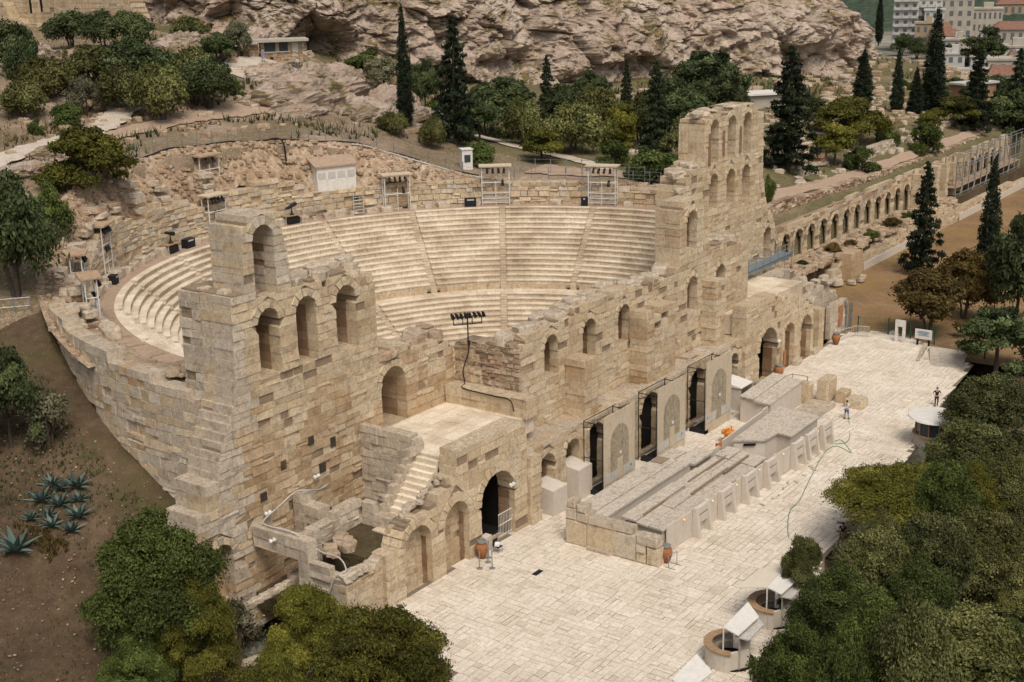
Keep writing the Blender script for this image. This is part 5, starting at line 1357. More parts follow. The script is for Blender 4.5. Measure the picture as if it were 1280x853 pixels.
# the far end of the plaza: fence, signs, ramp
fn = thing('plaza_fence', (43, -7, 0), 'dark green mesh fence along the far edge of the plaza', 'fence')
FP = [(43.3, -.9), (44.2, -4.0), (43.8, -6.6), (43.2, -9.4), (42.2, -12.8), (40.5, -15.5)]
for (x, y) in FP: Geo().box(x - .06, x + .06, y - .06, y + .06, 0, 1.9).obj('fence_post', 'green_paint', fn)
g = Geo()
for (a, c) in zip(FP[:-1], FP[1:]):
    for z in (.1, .6, 1.1, 1.6, 1.8): g.tube([(*a, z), (*c, z)], .012, 3)
    for k in range(1, 14):
        x, y = a[0] + (c[0] - a[0]) * k / 14, a[1] + (c[1] - a[1]) * k / 14; g.tube([(x, y, .05), (x, y, 1.82)], .010, 3)
g.obj('wire_mesh', 'green_paint', fn, kind='stuff')
sg = thing('white_stand', (42.2, -5.9, 0), 'tall white display stand with two legs', 'stand')
g = Geo(); g.box(42.0, 42.2, -6.6, -6.3, 0, 2.4); g.box(42.0, 42.2, -5.8, -5.5, 0, 2.4); g.obj('leg', 'white_metal', sg); Geo().box(41.98, 42.22, -6.3, -5.8, 1.7, 2.4).obj('top_board', 'white_metal', sg)
s2 = thing('info_sign', (42.0, -8.5, 0), 'white information board with blue print on two short legs', 'sign')
Geo().box(41.95, 42.05, -9.5, -7.7, .7, 1.75).obj('board', 'white_metal', s2)
for y in (-9.2, -8.0): Geo().box(41.94, 42.06, y - .1, y + .1, 0, .7).obj('leg', 'black', s2)
g = Geo()
for i, (w, z) in enumerate(((1.1, 1.5), (1.3, 1.36), (.9, 1.22), (1.2, 1.08))): g.box(41.93, 41.949, -8.6 - w / 2, -8.6 + w / 2, z, z + .06)
g.obj('print', 'sign_blue', s2)
rp = thing('ramp', (38, -11, 0), 'grey tilted ramp plate at the far corner of the plaza', 'ramp')
Geo().prism([(35.5, -11.6), (41.0, -9.6), (41.0, -13.6), (36.2, -14.6)], .01, [.03, .35, .35, .03], .5).obj('plate', 'roof_board', rp)
Geo().prism([(36.2, -9.9), (41.4, -8.9), (41.4, -9.3), (36.2, -10.2)], 0, [.1, .5, .5, .1], .5).obj('kerb', 'grey_stone', rp)
mg = thing('mesh_gate', (39, -1.6, 0), 'low steel mesh barrier in front of the ruined stub walls', 'barrier')
g = Geo()
for (a, c) in (((38.4, -.2), (41.8, -1.2)), ((41.8, -1.2), (42.2, -2.6))):
    for z in (.15, 1.15): g.tube([(*a, z), (*c, z)], .035, 4)
    for k in range(12): x, y = a[0] + (c[0] - a[0]) * k / 11, a[1] + (c[1] - a[1]) * k / 11; g.tube([(x, y, 0), (x, y, 1.15)], .018, 4)
g.obj('mesh_panel', 'pale_metal', mg)
t = thing('grey_notice', (25.4, -.35, 0), 'orange notice leaning by the far small blind arch', 'notice')
Geo().box(25.1, 25.5, -.42, -.36, .9, 2.4).obj('board', 'banner', t)

t = thing('slope_kerb', (-41.5, 5, 0), 'two broken lines of kerb stones below the blind arch of the near tower', 'kerb')
for i in range(9): Geo().lump((-41.4 + i * .62, 6.9 - i * .12, float(ground_z(-41.4 + i * .62, 6.9 - i * .12)) + .1), .42, .22, .22, -.2 + uni(-.1, .1), uni(0, 1)).obj('kerb_stone', 'grey_stone', t)
for i in range(7): Geo().lump((-43.4 + i * .6, 3.4 - i * .15, float(ground_z(-43.4 + i * .6, 3.4 - i * .15)) + .1), .40, .22, .22, -.2 + uni(-.1, .1), uni(0, 1)).obj('kerb_stone', 'grey_stone', t)

# ------------------------------------------------------------------ lights and gear along the upper walkway
lamp0 = thing('spotlight', (0, 0, 0), 'black spotlight hanging from a white lighting frame', 'spotlight', 'spotlights on the lighting frames')
Geo().tube([(0, 0, 0), (0, 0, -.16)], .025, 5).obj('yoke', 'black', lamp0)
Geo().tube([(.12, 0, -.06), (-.05, 0, -.22), (-.20, 0, -.46), (-.24, 0, -.52)], [.09, .15, .15, .18], 8).obj('housing', 'black', lamp0)
LAMP_USED = []
def lamp(p, a, s=1.0, label=None):
    c = lamp0 if not LAMP_USED else copy_tree(lamp0, p)
    c.location = p; c.rotation_euler = (0, 0, a); c.scale = (s, s, s); LAMP_USED.append(c)
    if label: c['label'] = label
def ringp(a, R, z): return (R * cos(rad(a)), CY + R * sin(rad(a)), z)
def frame(a, R, z, w, h, label, shelves=(1.4,), roof=True, nl=4, low=False, lamps_below=1, sn=''):
    c = ringp(a, R, z); U = (-sin(rad(a)), cos(rad(a))); N = (cos(rad(a)), sin(rad(a)))
    t = thing('lighting_frame', c, label, 'frame', 'white lighting frames round the seating')
    def q(s, dd, zz): return (c[0] + U[0] * s + N[0] * dd, c[1] + U[1] * s + N[1] * dd, c[2] + zz)
    for s in (-w / 2, w / 2):
        for dd in (-.45, .45): Geo().tube([q(s, dd, 0), q(s, dd, h)], .055, 5).obj('post', 'white_metal', t)
    g = Geo(); g.tube([q(0, -.45, 0), q(0, -.45, h * .62)], .04, 5)
    for zz in shelves: g.tube([q(-w / 2, -.45, zz), q(w / 2, -.45, zz)], .05, 5); g.tube([q(-w / 2, .45, zz), q(w / 2, .45, zz)], .04, 5); g.tube([q(-w / 2, -.45, zz), q(-w / 2, .45, zz)], .04, 5); g.tube([q(w / 2, -.45, zz), q(w / 2, .45, zz)], .04, 5)
    g.tube([q(-w / 2, -.45, h - .1), q(w / 2, -.45, h - .1)], .05, 5)
    g.obj('rail', 'white_metal', t)
    g = Geo(); g.obox(c[:2], U, w / 2 + .3, .85, c[2] + h, c[2] + h + .14); g.obj('roof_board', 'wood' if roof == 2 else 'panel', t)
    for i in range(nl): lamp(q(-w / 2 + w * (i + .9) / (nl + .9), -.5, h - .16), rad(a + 180) + uni(-.3, .3) + PI, 1.0, 'black spotlight under the roof of the ' + sn)
    for i in range(lamps_below): lamp(q(-w / 2 + .75 + i * .5, -.3, h * .60 + .25), rad(a), 1.2, 'larger black spotlight halfway up the ' + sn)
    return t
frame(56.0, 34.6, 13.5, 2.9, 4.0, 'white lighting frame right of the small steel stair', (1.9,), sn='frame beside the small steel stair')
frame(37.2, 34.6, 13.5, 3.1, 4.4, 'white lighting frame at the head of the central seating stair', (.3, .8, 1.4, 2.6), sn='frame above the central seating stair')
frame(16.9, 34.6, 13.5, 3.1, 4.4, 'white lighting frame nearest the high tower', (.3, .8, 1.4, 2.6), sn='frame nearest the high tower')
frame(93.0, 35.0, 13.5, 2.4, 4.4, 'white lighting frame against the block wall above the broken arch', (1.2, 2.8), nl=4, lamps_below=2, sn='frame above the broken arch')
frame(90.5, 37.3, 19.2, 2.6, 2.4, 'small roofed frame high on the rubble bank', (1.0,), roof=2, nl=2, lamps_below=0, sn='frame high on the rubble bank')
frame(124, 35.6, 13.5, 2.2, 4.9, 'tall lighting frame on the left rim with a pink roof', (1.6, 3.2), roof=2, nl=4, lamps_below=2, sn='tall left frame with pink roof')
frame(138, 35.8, 13.5, 2.0, 4.2, 'slim lighting frame left of the tall one on the rim', (1.4, 2.8), roof=2, nl=2, lamps_below=1, sn='slim frame left of the tall one')
frame(150, 35.0, 13.4, 2.2, 3.9, 'lighting frame over the end of the outer wall', (1.3, 2.4), roof=2, nl=5, lamps_below=1, sn='frame over the outer wall end')
def speaker(a, R, w, h, label):
    c = ringp(a, R, 13.47); U = (-sin(rad(a)), cos(rad(a))); N = (cos(rad(a)), sin(rad(a)))
    t = thing('loudspeaker', c, label, 'loudspeaker', 'black loudspeakers on the upper walkway')
    Geo().obox(c[:2], U, w / 2, .35, c[2], c[2] + h).obj('cabinet', 'black', t)
    cc = (c[0] - N[0] * .36, c[1] - N[1] * .36); Geo().obox(cc, U, w / 2 - .08, .012, c[2] + .1, c[2] + h - .3).obj('grille', 'navy', t)
    Geo().obox((cc[0], cc[1]), U, w / 2 - .25, .015, c[2] + h - .24, c[2] + h - .1).obj('badge', 'pale_metal', t)
speaker(42.1, 34.2, 1.3, .95, 'wide pair of black loudspeakers left of the central lighting frame')
speaker(20.2, 34.2, .7, .95, 'single black loudspeaker left of the frame by the high tower')
speaker(101.0, 34.4, 1.3, .9, 'black loudspeaker beside the left follow-spot table')
speaker(127, 34.3, .9, .8, 'black loudspeaker at the foot of the tall left frame')
def followspot(a, R, label):
    c = ringp(a, R, 13.47); U = (-sin(rad(a)), cos(rad(a)))
    t = thing('spot_table', c, 'dark table ' + label, 'table', 'dark tables on the upper walkway')
    Geo().obox(c[:2], U, 1.1, .5, c[2] + .9, c[2] + .98).obj('table_top', 'rail_wood', t)
    for s in (-1, 1):
        for q in (-.4, .4): Geo().tube([(c[0] + U[0] * s - U[1] * q, c[1] + U[1] * s + U[0] * q, c[2]), (c[0] + U[0] * s - U[1] * q, c[1] + U[1] * s + U[0] * q, c[2] + .9)], .035, 5).obj('leg', 'pale_metal', t)
    Geo().obox(c[:2], U, .75, .35, c[2] + .12, c[2] + .75).obj('flight_case', 'black', t)
    s_ = thing('follow_spot', (c[0], c[1], c[2] + .98), 'black follow spot on the dark table ' + label, 'spotlight', 'follow spots')
    g = Geo(); g.lathe((c[0], c[1], c[2] + .98), [(.3, 0), (.12, .2), (.06, .5), (.06, .9)], 8); g.obj('stand', 'black', s_)
    v = Vector((U[0], U[1], -.35 if a < 90 else .25)).normalized(); p = Vector((c[0], c[1], c[2] + 1.95))
    Geo().tube([p + v * .75, p + v * .2, p - v * .35, p - v * .6], [.12, .17, .22, .22], 10).obj('barrel', 'black', s_)
followspot(77.2, 34.3, 'below the shed'); followspot(105.6, 34.4, 'left of the broken arch')

sh = thing('shed', (13, 48, 16), 'white panelled shed with an earthy flat roof on the rim wall', 'shed')
A0, A1 = Vector((11.9, 49.2)), Vector((16.3, 47.5)); Nn = Vector((.36, .93))
def shp(s, dd): q = A0.lerp(A1, s) + Nn * dd; return (q.x, q.y)
Geo().prism([shp(0, 0), shp(1, 0), shp(1, 3.2), shp(0, 3.2)], 16.0, [18.9, 18.9, 20.2, 20.2], .5).obj('wall', 'white_metal', sh)
Geo().prism([shp(-.06, -.2), shp(1.06, -.2), shp(1.06, 3.4), shp(-.06, 3.4)], [18.85, 18.85, 20.2, 20.2], [19.02, 19.02, 20.4, 20.4], .5).obj('roof', 'packed', sh)
for i in range(4):
    a, c = shp(i / 4 + .008, -.05), shp((i + 1) / 4 - .008, -.05); e, f_ = shp((i + 1) / 4 - .008, -.005), shp(i / 4 + .008, -.005)
    Geo().prism([a, c, e, f_], 16.05, 17.5).obj('panel', 'white_metal', sh)
    a, c = shp(i / 4 + .03, -.03), shp((i + 1) / 4 - .03, -.03); e, f_ = shp((i + 1) / 4 - .03, -.005), shp(i / 4 + .03, -.005)
    Geo().prism([a, c, e, f_], 17.55, 18.3).obj('window_panel', 'pale_metal', sh)
sr = thing('steel_stair', ringp(62.9, 34.6, 13.5), 'small grey steel stair climbing the rim wall beside the shed', 'stair')
g = Geo(); g2 = Geo()
for k in range(9):
    p = ringp(63.6 - k * .12, 34.3 + k * .22, 13.6 + k * .32); g2.obox(p[:2], (-sin(rad(63)), cos(rad(63))), .55, .14, p[2], p[2] + .05)
for s in (-1, 1):
    L = [Vector(ringp(63.6 - k * .12 + s * .95, 34.3 + k * .22, 13.6 + k * .32)) for k in range(9)]
    g.tube(L, .05, 4); g.tube([p + Vector((0, 0, 1.0)) for p in L], .035, 4); [g.tube([p, p + Vector((0, 0, 1.0))], .03, 4) for p in L[::4]]
g.obj('handrail', 'pale_metal', sr); g2.obj('tread', 'pale_metal', sr)
bt = thing('white_booth', (33.6, 45.4, 15.9), 'narrow white booth with one dark window on the rim path', 'booth')
Geo().obox((33.6, 45.4), (.8, -.6), .65, .65, 15.7, 18.5).obj('wall', 'white_metal', bt); Geo().obox((33.6, 45.4), (.8, -.6), .75, .75, 18.5, 18.62).obj('roof', 'white_metal', bt)
w_ = Vector((33.6, 45.4)) + Vector((-.6, -.8)) * .66; Geo().obox((w_.x, w_.y), (.8, -.6), .38, .012, 17.0, 17.9).obj('window', 'glass', bt)
op = thing('orange_pole', (-15.5, 51.2, 17.6), 'rusty orange post with a short cross arm', 'post')
Geo().tube([(-15.5, 51.2, 17.4), (-15.3, 51.2, 21.0)], [.13, .10], 6).obj('post', 'orange', op); Geo().tube([(-16.2, 51.5, 20.9), (-14.5, 50.8, 21.1)], .09, 6).obj('cross_arm', 'orange', op)

# rim fence and pipes following the bank
rf = thing('rim_fence', (0, 55, 22), 'thin wire fence on posts along the rim path', 'fence')
prev = None; g = Geo()
for a in np.arange(118, 8, -2.9):
    R = 39.6; zz = float(np.interp(a, [4, 18, 34, 41, 50, 60, 70, 80, 95, 105, 115, 126], [15.3, 15.3, 15.6, 16.0, 18.0, 20.4, 21.4, 22.0, 22.4, 22.0, 21.6, 20.4])) + .1
    p = Vector(ringp(a, R, zz)); Geo().tube([p - Vector((0, 0, .5)), p + Vector((0, 0, 1.35))], .045, 5).obj('fence_post', 'steel', rf)
    if prev is not None:
        for h in (.4, .8, 1.25): g.tube([prev + Vector((0, 0, h)), p + Vector((0, 0, h))], .014, 3)
    prev = p
g.obj('wire', 'steel', rf)
def rimz(a): return float(np.interp(a, [4, 18, 34, 41, 50, 60, 70, 80, 95, 105, 115, 126, 135], [15.3, 15.3, 15.6, 16.0, 18.0, 20.4, 21.4, 22.0, 22.4, 22.0, 21.6, 20.4, 18.6]))
curve_tube('dark_pipe', [ringp(a, 38.6, rimz(a) + .25 + .1 * sin(a)) for a in np.arange(108, 38, -4)], .09, 'black', 'dark pipe lying along the edge of the rim path', 'pipe')
curve_tube('pale_pipe', [ringp(a, 38.3, rimz(a) + .15) for a in np.arange(62, 38, -2.5)], .11, 'cable', 'pale pipe running down the rim beside the dark pipe', 'pipe')
curve_tube('down_pipe', [ringp(76.5, 38.4, 22.2), ringp(75.5, 37.6, 22.2), ringp(75, 37.2, 21.4), ringp(75, 37.0, 18.6)], .10, 'black', 'black pipe hanging down the rubble bank left of the shed', 'pipe')
curve_tube('grey_rail', [(-31.5, 42.0, 16.0), (-29.5, 43.5, 17.2), (-26.6, 44.6, 18.6), (-25.6, 45.2, 19.6)], .10, 'steel', 'leaning grey rail at the left rim', 'rail')
lr = thing('slope_fence', (-35, 36, 14.8), 'grey rail fence beside the concrete path at the left margin', 'fence')
for k in range(6):
    x, y = -39.2 + k * 1.0, 38.4 - k * .62; z = float(ground_z(x, y)); Geo().tube([(x, y, z - .3), (x, y, z + 1.2)], .05, 5).obj('fence_post', 'steel', lr)
g = Geo()
for h in (.5, 1.15): g.tube([(-39.2, 38.4, float(ground_z(-39.2, 38.4)) + h), (-34.2, 35.3, float(ground_z(-34.2, 35.3)) + h)], .04, 4)
g.obj('rail', 'steel', lr)
curve_tube('white_cable', [(-30.4, 8.7, 5.3), (-31.6, 8.3, 5.5), (-33.0, 7.9, 6.0), (-33.8, 8.3, 6.1), (-35.2, 8.4, 5.6), (-36.9, 8.3, 5.1), (-37.3, 7.4, 5.12), (-37.2, 5.2, 5.12), (-36.7, 3.4, 4.1), (-36.9, 1.6, 4.2), (-37.1, .9, 3.6), (-37.6, 1.3, 3.3), (-37.9, 1.8, 2.0)], .055, 'cable', 'pale bundle of cables looping over the sunken room', 'cable')
for (x, y, z) in ((-36.2, 8.72, 5.3), (-37.75, 6.8, 4.4), (-20.9, -.12, 4.0), (24.0, -.12, 3.6), (-31.5, 8.72, 6.3)):
    t = thing('floodlight', (x, y, z), {-36.2: 'twin white floodlights low on the near tower wall', -37.75: 'twin white floodlights on the beam over the sunken passage', -20.9: 'twin floodlights inside the near big archway', 24.0: 'twin floodlights on the jamb of the far big archway', -31.5: 'twin white floodlights above the looping cables'}[x], 'floodlight')
    for s in (-.16, .16): Geo().tube([(x + s, y, z), (x + s, y - .12, z + .1), (x + s, y - .3, z)], [.05, .12, .14], 8).obj('lamp', 'white_metal', t)

# the bar of spotlights on a mast at the broken end of the stage wall
lb = thing('light_mast', (-15.9, 7.3, 8.9), 'cable-fed mast with a bar of black spotlights over the rubble wall', 'mast')
Geo().tube([(-15.75, 7.3, 12.0), (-15.75, 7.3, 14.6)], .06, 6).obj('mast', 'black', lb)
g = Geo(); g.tube([(-16.6, 8.0, 14.3), (-14.9, 6.6, 14.3)], .05, 6); g.tube([(-16.6, 8.0, 13.7), (-14.9, 6.6, 13.7)], .05, 6)
for s in (0, .33, .66, 1): g.tube([(-16.6 + 1.7 * s, 8.0 - 1.4 * s, 13.7), (-16.6 + 1.7 * s, 8.0 - 1.4 * s, 14.3)], .04, 5)
g.obj('bar', 'black', lb)
for i in range(8): lamp((-16.7 + 1.9 * i / 7, 8.05 - 1.5 * i / 7, 14.62), rad(200) + uni(-.5, .5), .85, 'black spotlight on the mast bar over the rubble wall')
curve_tube('mast_cable', [(-15.6, 7.25, 12.4), (-15.75, 7.4, 11.2), (-16.0, 7.7, 10.0), (-15.95, 7.6, 9.0), (-16.95, 7.0, 8.95), (-17.0, 4.0, 8.85), (-17.0, 2.6, 8.8), (-17.05, 2.2, 8.0)], .05, 'black', 'black cable running from the mast along the bench', 'cable')

# steel walkway on the high tower
wk = thing('steel_walkway', (36, 7, 7), 'blue-grey steel walkway bracketed to the high tower', 'walkway')
for (x0, x1, z0, z1) in ((28.6, 41.5, 8.5, 8.5), (31.4, 40.6, 5.6, 5.6)):
    v = Geo(); v.box(x0, x1, 6.3, 6.45, z0 - .35, z0); v.box(x0, x1, 6.3, 7.6, z0 - .06, z0 + .02); v.obj('deck', 'blue_steel', wk)
g = Geo()
for k in range(8):
    x = 28.8 + k * 1.8; g.tube([(x, 6.35, 5.0 if k > 1 else 8.2), (x, 6.35, 9.8)], .04, 4); g.tube([(x, 8.8, 8.4), (x, 6.35, 8.4)], .04, 4)
for h in (9.2, 9.7): g.tube([(28.6, 6.35, h), (41.6, 6.35, h)], .035, 4)
g.obj('railing', 'blue_steel', wk)
# scaffolding against the far arcade
sc = thing('scaffolding', (125, 12, 0), 'long steel scaffolding in front of the far part of the arcade', 'scaffolding')
for x in np.arange(114, 150, 3.2):
    for y in (11.4, 13.2): Geo().tube([(x, y, 0), (x, y, 9.3)], .09, 4).obj('scaffold_pole', 'steel', sc)
for z in (2.4, 4.6, 6.8, 8.8):
    if z == 4.6: Geo().box(114, 149.5, 11.3, 13.2, z - .08, z).obj('deck', 'wood', sc)
    g = Geo(); g.tube([(114, 11.3, z + .6), (149.5, 11.3, z + .6)], .06, 4); g.tube([(114, 11.3, z + 1.1), (149.5, 11.3, z + 1.1)], .06, 4); g.obj('guard_rail', 'steel', sc)
g = Geo()
for k, x in enumerate(np.arange(114, 147, 6.4)): g = Geo(); g.tube([(x, 11.35, 0), (x + 3.2, 11.35, 4.6)], .05, 4); g.tube([(x + 3.2, 11.35, 4.6), (x, 11.35, 8.8)], .05, 4); g.obj('brace', 'steel', sc)

# ------------------------------------------------------------------ the hill: guard house, gate wall, ruins, town
gh = thing('guard_house', (40, 84, 27.6), 'small stone guard house with a flat overhanging roof', 'hut')
GU = Vector((.78, -.63)).normalized(); GN = Vector((.63, .78)).normalized()
def gp(s, dd): q = Vector((36.6, 84.6)) + GU * s + GN * dd; return (q.x, q.y)
b = Bag(); FG = plane_frame((36.6, 84.6), GU, GN)
wall(b, FG, [(1.5, 27.4), (7.2, 27.4), (7.2, 28.9), (1.5, 28.9)], t=2.6, course=.4, blen=.6, core=False, proud=.03)
wall(b, FG, [(-.9, 27.4), (1.2, 27.4), (1.2, 30), (-.9, 30)], t=.3, course=.4, blen=.6, core=False, proud=.03)
b.finish(gh, 'rubble', 120, core=False)
Geo().prism([gp(-1.2, -.9), gp(8.0, -.9), gp(8.0, 3.4), gp(-1.2, 3.4)], 30.25, 30.6, .8).obj('roof', 'plaster', gh)
Geo().prism([gp(1.5, .1), gp(7.2, .1), gp(7.2, 2.6), gp(1.5, 2.6)], 28.9, 30.25, .5).obj('upper_wall', 'plaster_c', gh)
for (s0, s1, z0, z1, m) in ((2.0, 3.5, 28.95, 30.1, 'glass'), (4.0, 5.2, 28.95, 30.1, 'glass'), (5.8, 6.6, 27.45, 30.1, 'pale_metal')):
    Geo().prism([gp(s0, .02), gp(s1, .02), gp(s1, .09), gp(s0, .09)], z0, z1).obj('window' if m == 'glass' else 'door', m, gh)
Geo().prism([gp(1.4, -.12), gp(5.4, -.12), gp(5.4, .09), gp(1.4, .09)], 28.82, 28.93, .9).obj('sill', 'plaster_b', gh)
Geo().prism([gp(-2.2, .4), gp(-1.2, .4), gp(-1.2, .6), gp(-2.2, .6)], 27.4, 29.8).obj('green_door', 'green_paint', gh)
for i in range(3):
    tag(Geo().obox((30.4 - i * .5, 79.6 - i * .65), (.78, -.63), 2.6, .35, 26.6 - i * .12, 27.7 - i * .28, .5).obj('step_stone', 'grey_stone'), 'long dark step leading up to the guard house', 'step', 'steps to the guard house')
gw = thing('gate_wall', (44, 135, 30), 'ancient ashlar gate wall with two dark openings', 'wall')
Wd = Vector((-.147, -.989)).normalized(); Wn = Vector((.989, -.147))
FW = plane_frame((46.5, 158), Wd, Wn)
b = Bag()
wall(b, FW, [(-6, 27), (-6, 46), (36, 46), (39, 42), (44, 38), (47, 33), (47, 27)], [dict(u=13.4, w=.75, z0=33.6, zs=60), dict(u=17.2, w=.75, z0=33.8, zs=60)], t=2.4, course=.8, blen=1.9, ring=0, worn=.03, proud=.015, ch=.03)
wall(b, plane_frame((44.6, 157.5), Wd, Wn), [(-6, 26), (-6, 35.5), (7, 35.2), (9, 32.6), (18, 32.2), (18, 26)], t=3, course=.7, blen=3.0, core=False, ring=0)
b.finish(gw, 'wall', 300)
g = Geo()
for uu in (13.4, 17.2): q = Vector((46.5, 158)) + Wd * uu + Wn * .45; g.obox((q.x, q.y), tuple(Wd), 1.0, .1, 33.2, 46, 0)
g.obj('opening_shade', 'dark', gw)  # near-black slabs painting the shade inside the two openings
# low ancient walls and blocks on the terrace to the east
tr = thing('terrace_walls', (100, 24, 11), 'low ancient stone walls among the trees above the arcade path', 'ruin')
b = Bag()
for (x0, x1, y, h) in ((97, 113, 20.6, 1.6), (118, 134, 20.4, 1.5), (84, 92, 27, 1.2), (132, 160, 21.5, 1.3), (78, 84, 21.5, 1.0)):
    z = min(float(ground_z(x0, y)), float(ground_z(x1, y)))
    wall(b, FY(y), [(x0, z - .6), (x1, z - .6), (x1, z + h), ((x0 + x1) / 2, z + h + .3), (x0, z + h)], t=.9, course=.45, blen=1.0, core=False, proud=.06, rough=.05, worn=.15)
b.finish(tr, 'grey_stone', 150, core=False)
g = Geo()
for _ in range(520):
    x, y = uni(58, 165), uni(19.5, 42)
    if y > 21 and uni(0, 1) < .3: continue
    k = uni(.15, .55); g.lump((x, y, float(ground_z(x, y)) + k * .2), k * 1.4, k, k * .8, uni(0, 3), uni(.2, 1))
tag(g.obj('scattered_stones', 'grey_stone'), kind='stuff')
g = Geo()
for _ in range(420):
    a = uni(0, 1)
    x, y = (uni(-20, 60), uni(58, 84)) if a < .6 else (uni(28, 70), uni(84, 104))
    k = uni(.12, .45); g.lump((x, y, float(ground_z(x, y)) + k * .5), k * 1.4, k, k * .8, uni(0, 3), uni(.2, 1))
tag(g.obj('hill_stones', 'rubble'), kind='stuff')
for (x, y, w_, h, l) in ((88.6, 23.6, 1.5, 2.2, 'reddish ruined brick pier among the stones under the pines'), (163, 50, 1.6, 2.6, 'pale broken block standing below the cave at the end of the cliff'), (150, 36, 1.0, 1.6, 'pale block between the cypresses')):
    z = float(ground_z(x, y)); t = thing('ruin_pier', (x, y, z), l, 'ruin')
    for i in range(4): Geo().lump((x + uni(-.1, .1), y, z + h * (i + .4) / 4), w_ * uni(.8, 1.05) * .8, w_ * .7, h / 6.5, uni(-.2, .2), uni(0, 1), .1).obj('stone_block', 'brick_red' if i > 0 and w_ == 1.5 else 'grey_stone', t)
wh = thing('white_roof_hut', (112, 52, 15), 'hut with a flat white roof half hidden behind the high tower', 'hut')
Geo().obox((116, 47), (.8, -.6), 4.6, 2.4, 14.8, 17.6).obj('wall', 'plaster', wh); Geo().obox((116, 47), (.8, -.6), 5.2, 3.0, 17.6, 17.9).obj('roof', 'white_metal', wh)
bw = thing('brick_hut', (176, 34, 12), 'low brown hut with a pale flat roof behind the cypresses', 'hut')
Geo().obox((184, 31), (.9, -.44), 4.5, 2, 11.5, 14.2, .5).obj('wall', 'brick_red', bw); Geo().obox((184, 31), (.9, -.44), 4.9, 2.4, 14.2, 14.6).obj('roof', 'plaster_b', bw)
tag(Geo().lathe((42.5, 33.6, 15.2), [(.3, 0), (.34, .9), (.36, 1.0)], 10).obj('litter_bin', 'blue_steel'), 'blue-grey litter bin on the beige court behind the auditorium', 'bin')
cf = thing('court_fence', (40, 33, 15.2), 'thin wire fence between the auditorium rim and the beige court', 'fence')
g = Geo()
for k in range(10):
    x, y = 37.2 + k * .72, 40 - k * 1.75; z = float(ground_z(x, y)); Geo().tube([(x, y, z - .3), (x, y, z + 1.9)], .05, 4).obj('fence_post', 'steel', cf)
    if k: g.tube([(x, y, z + 1.8), (x - .72, y + 1.75, z + 1.8)], .02, 3); g.tube([(x, y, z + .9), (x - .72, y + 1.75, z + .9)], .02, 3)
g.obj('wire', 'steel', cf)

def house(c, U, hx, hy, h, wallm, roof, label, rows_, cols, z0=-.5, side=3):
    t = thing('town_house', (c[0], c[1], z0), label, 'building', 'houses of the town')
    Geo().obox(c, U, hx, hy, z0, z0 + h).obj('wall', wallm, t)
    W = (-U[1], U[0])
    if roof == 'tile':
        v = []; ov = .6
        for z, k in ((z0 + h, 1), (z0 + h + 2.6, .35)):
            for a, b_ in ((-hx - ov, -hy - ov), (hx + ov, -hy - ov), (hx + ov, hy + ov), (-hx - ov, hy + ov)): v.append((c[0] + U[0] * a * (1 if k == 1 else .7) + W[0] * b_ * k, c[1] + U[1] * a * (1 if k == 1 else .7) + W[1] * b_ * k, z))
        mk('roof', v, BOXF, 'rooftile', t)
    else: Geo().obox(c, U, hx + .4, hy + .4, z0 + h, z0 + h + .7).obj('roof', wallm, t); Geo().obox((c[0] + U[0] * hx * .3, c[1] + U[1] * hx * .3), U, hx * .25, hy * .4, z0 + h + .7, z0 + h + 3).obj('roof_hut', wallm, t)
    sh_ = h / rows_
    for face in (0, 1):
        n = cols if face == 0 else side; ext = hx if face == 0 else hy
        for i in range(n):
            for j in range(rows_):
                s = -ext + 2 * ext * (i + .5) / n; hw = ext / n * .42; zz = z0 + sh_ * j + sh_ * .25
                if face == 0: p = (c[0] + U[0] * s - W[0] * (hy + .06), c[1] + U[1] * s - W[1] * (hy + .06)); UU = U
                else: p = (c[0] - U[0] * (hx + .06) + W[0] * s, c[1] - U[1] * (hx + .06) + W[1] * s); UU = W
                Geo().obox(p, UU, hw, .05, zz, zz + sh_ * .5).obj('window', 'far_glass', t)
                if face == 0 and roof == 'balcony': Geo().obox((p[0] - W[0] * .6, p[1] - W[1] * .6), UU, ext / n * .9, .7, zz - sh_ * .2, zz + sh_ * .12).obj('balcony', 'plaster_b', t)
TU = (.33, -.944)
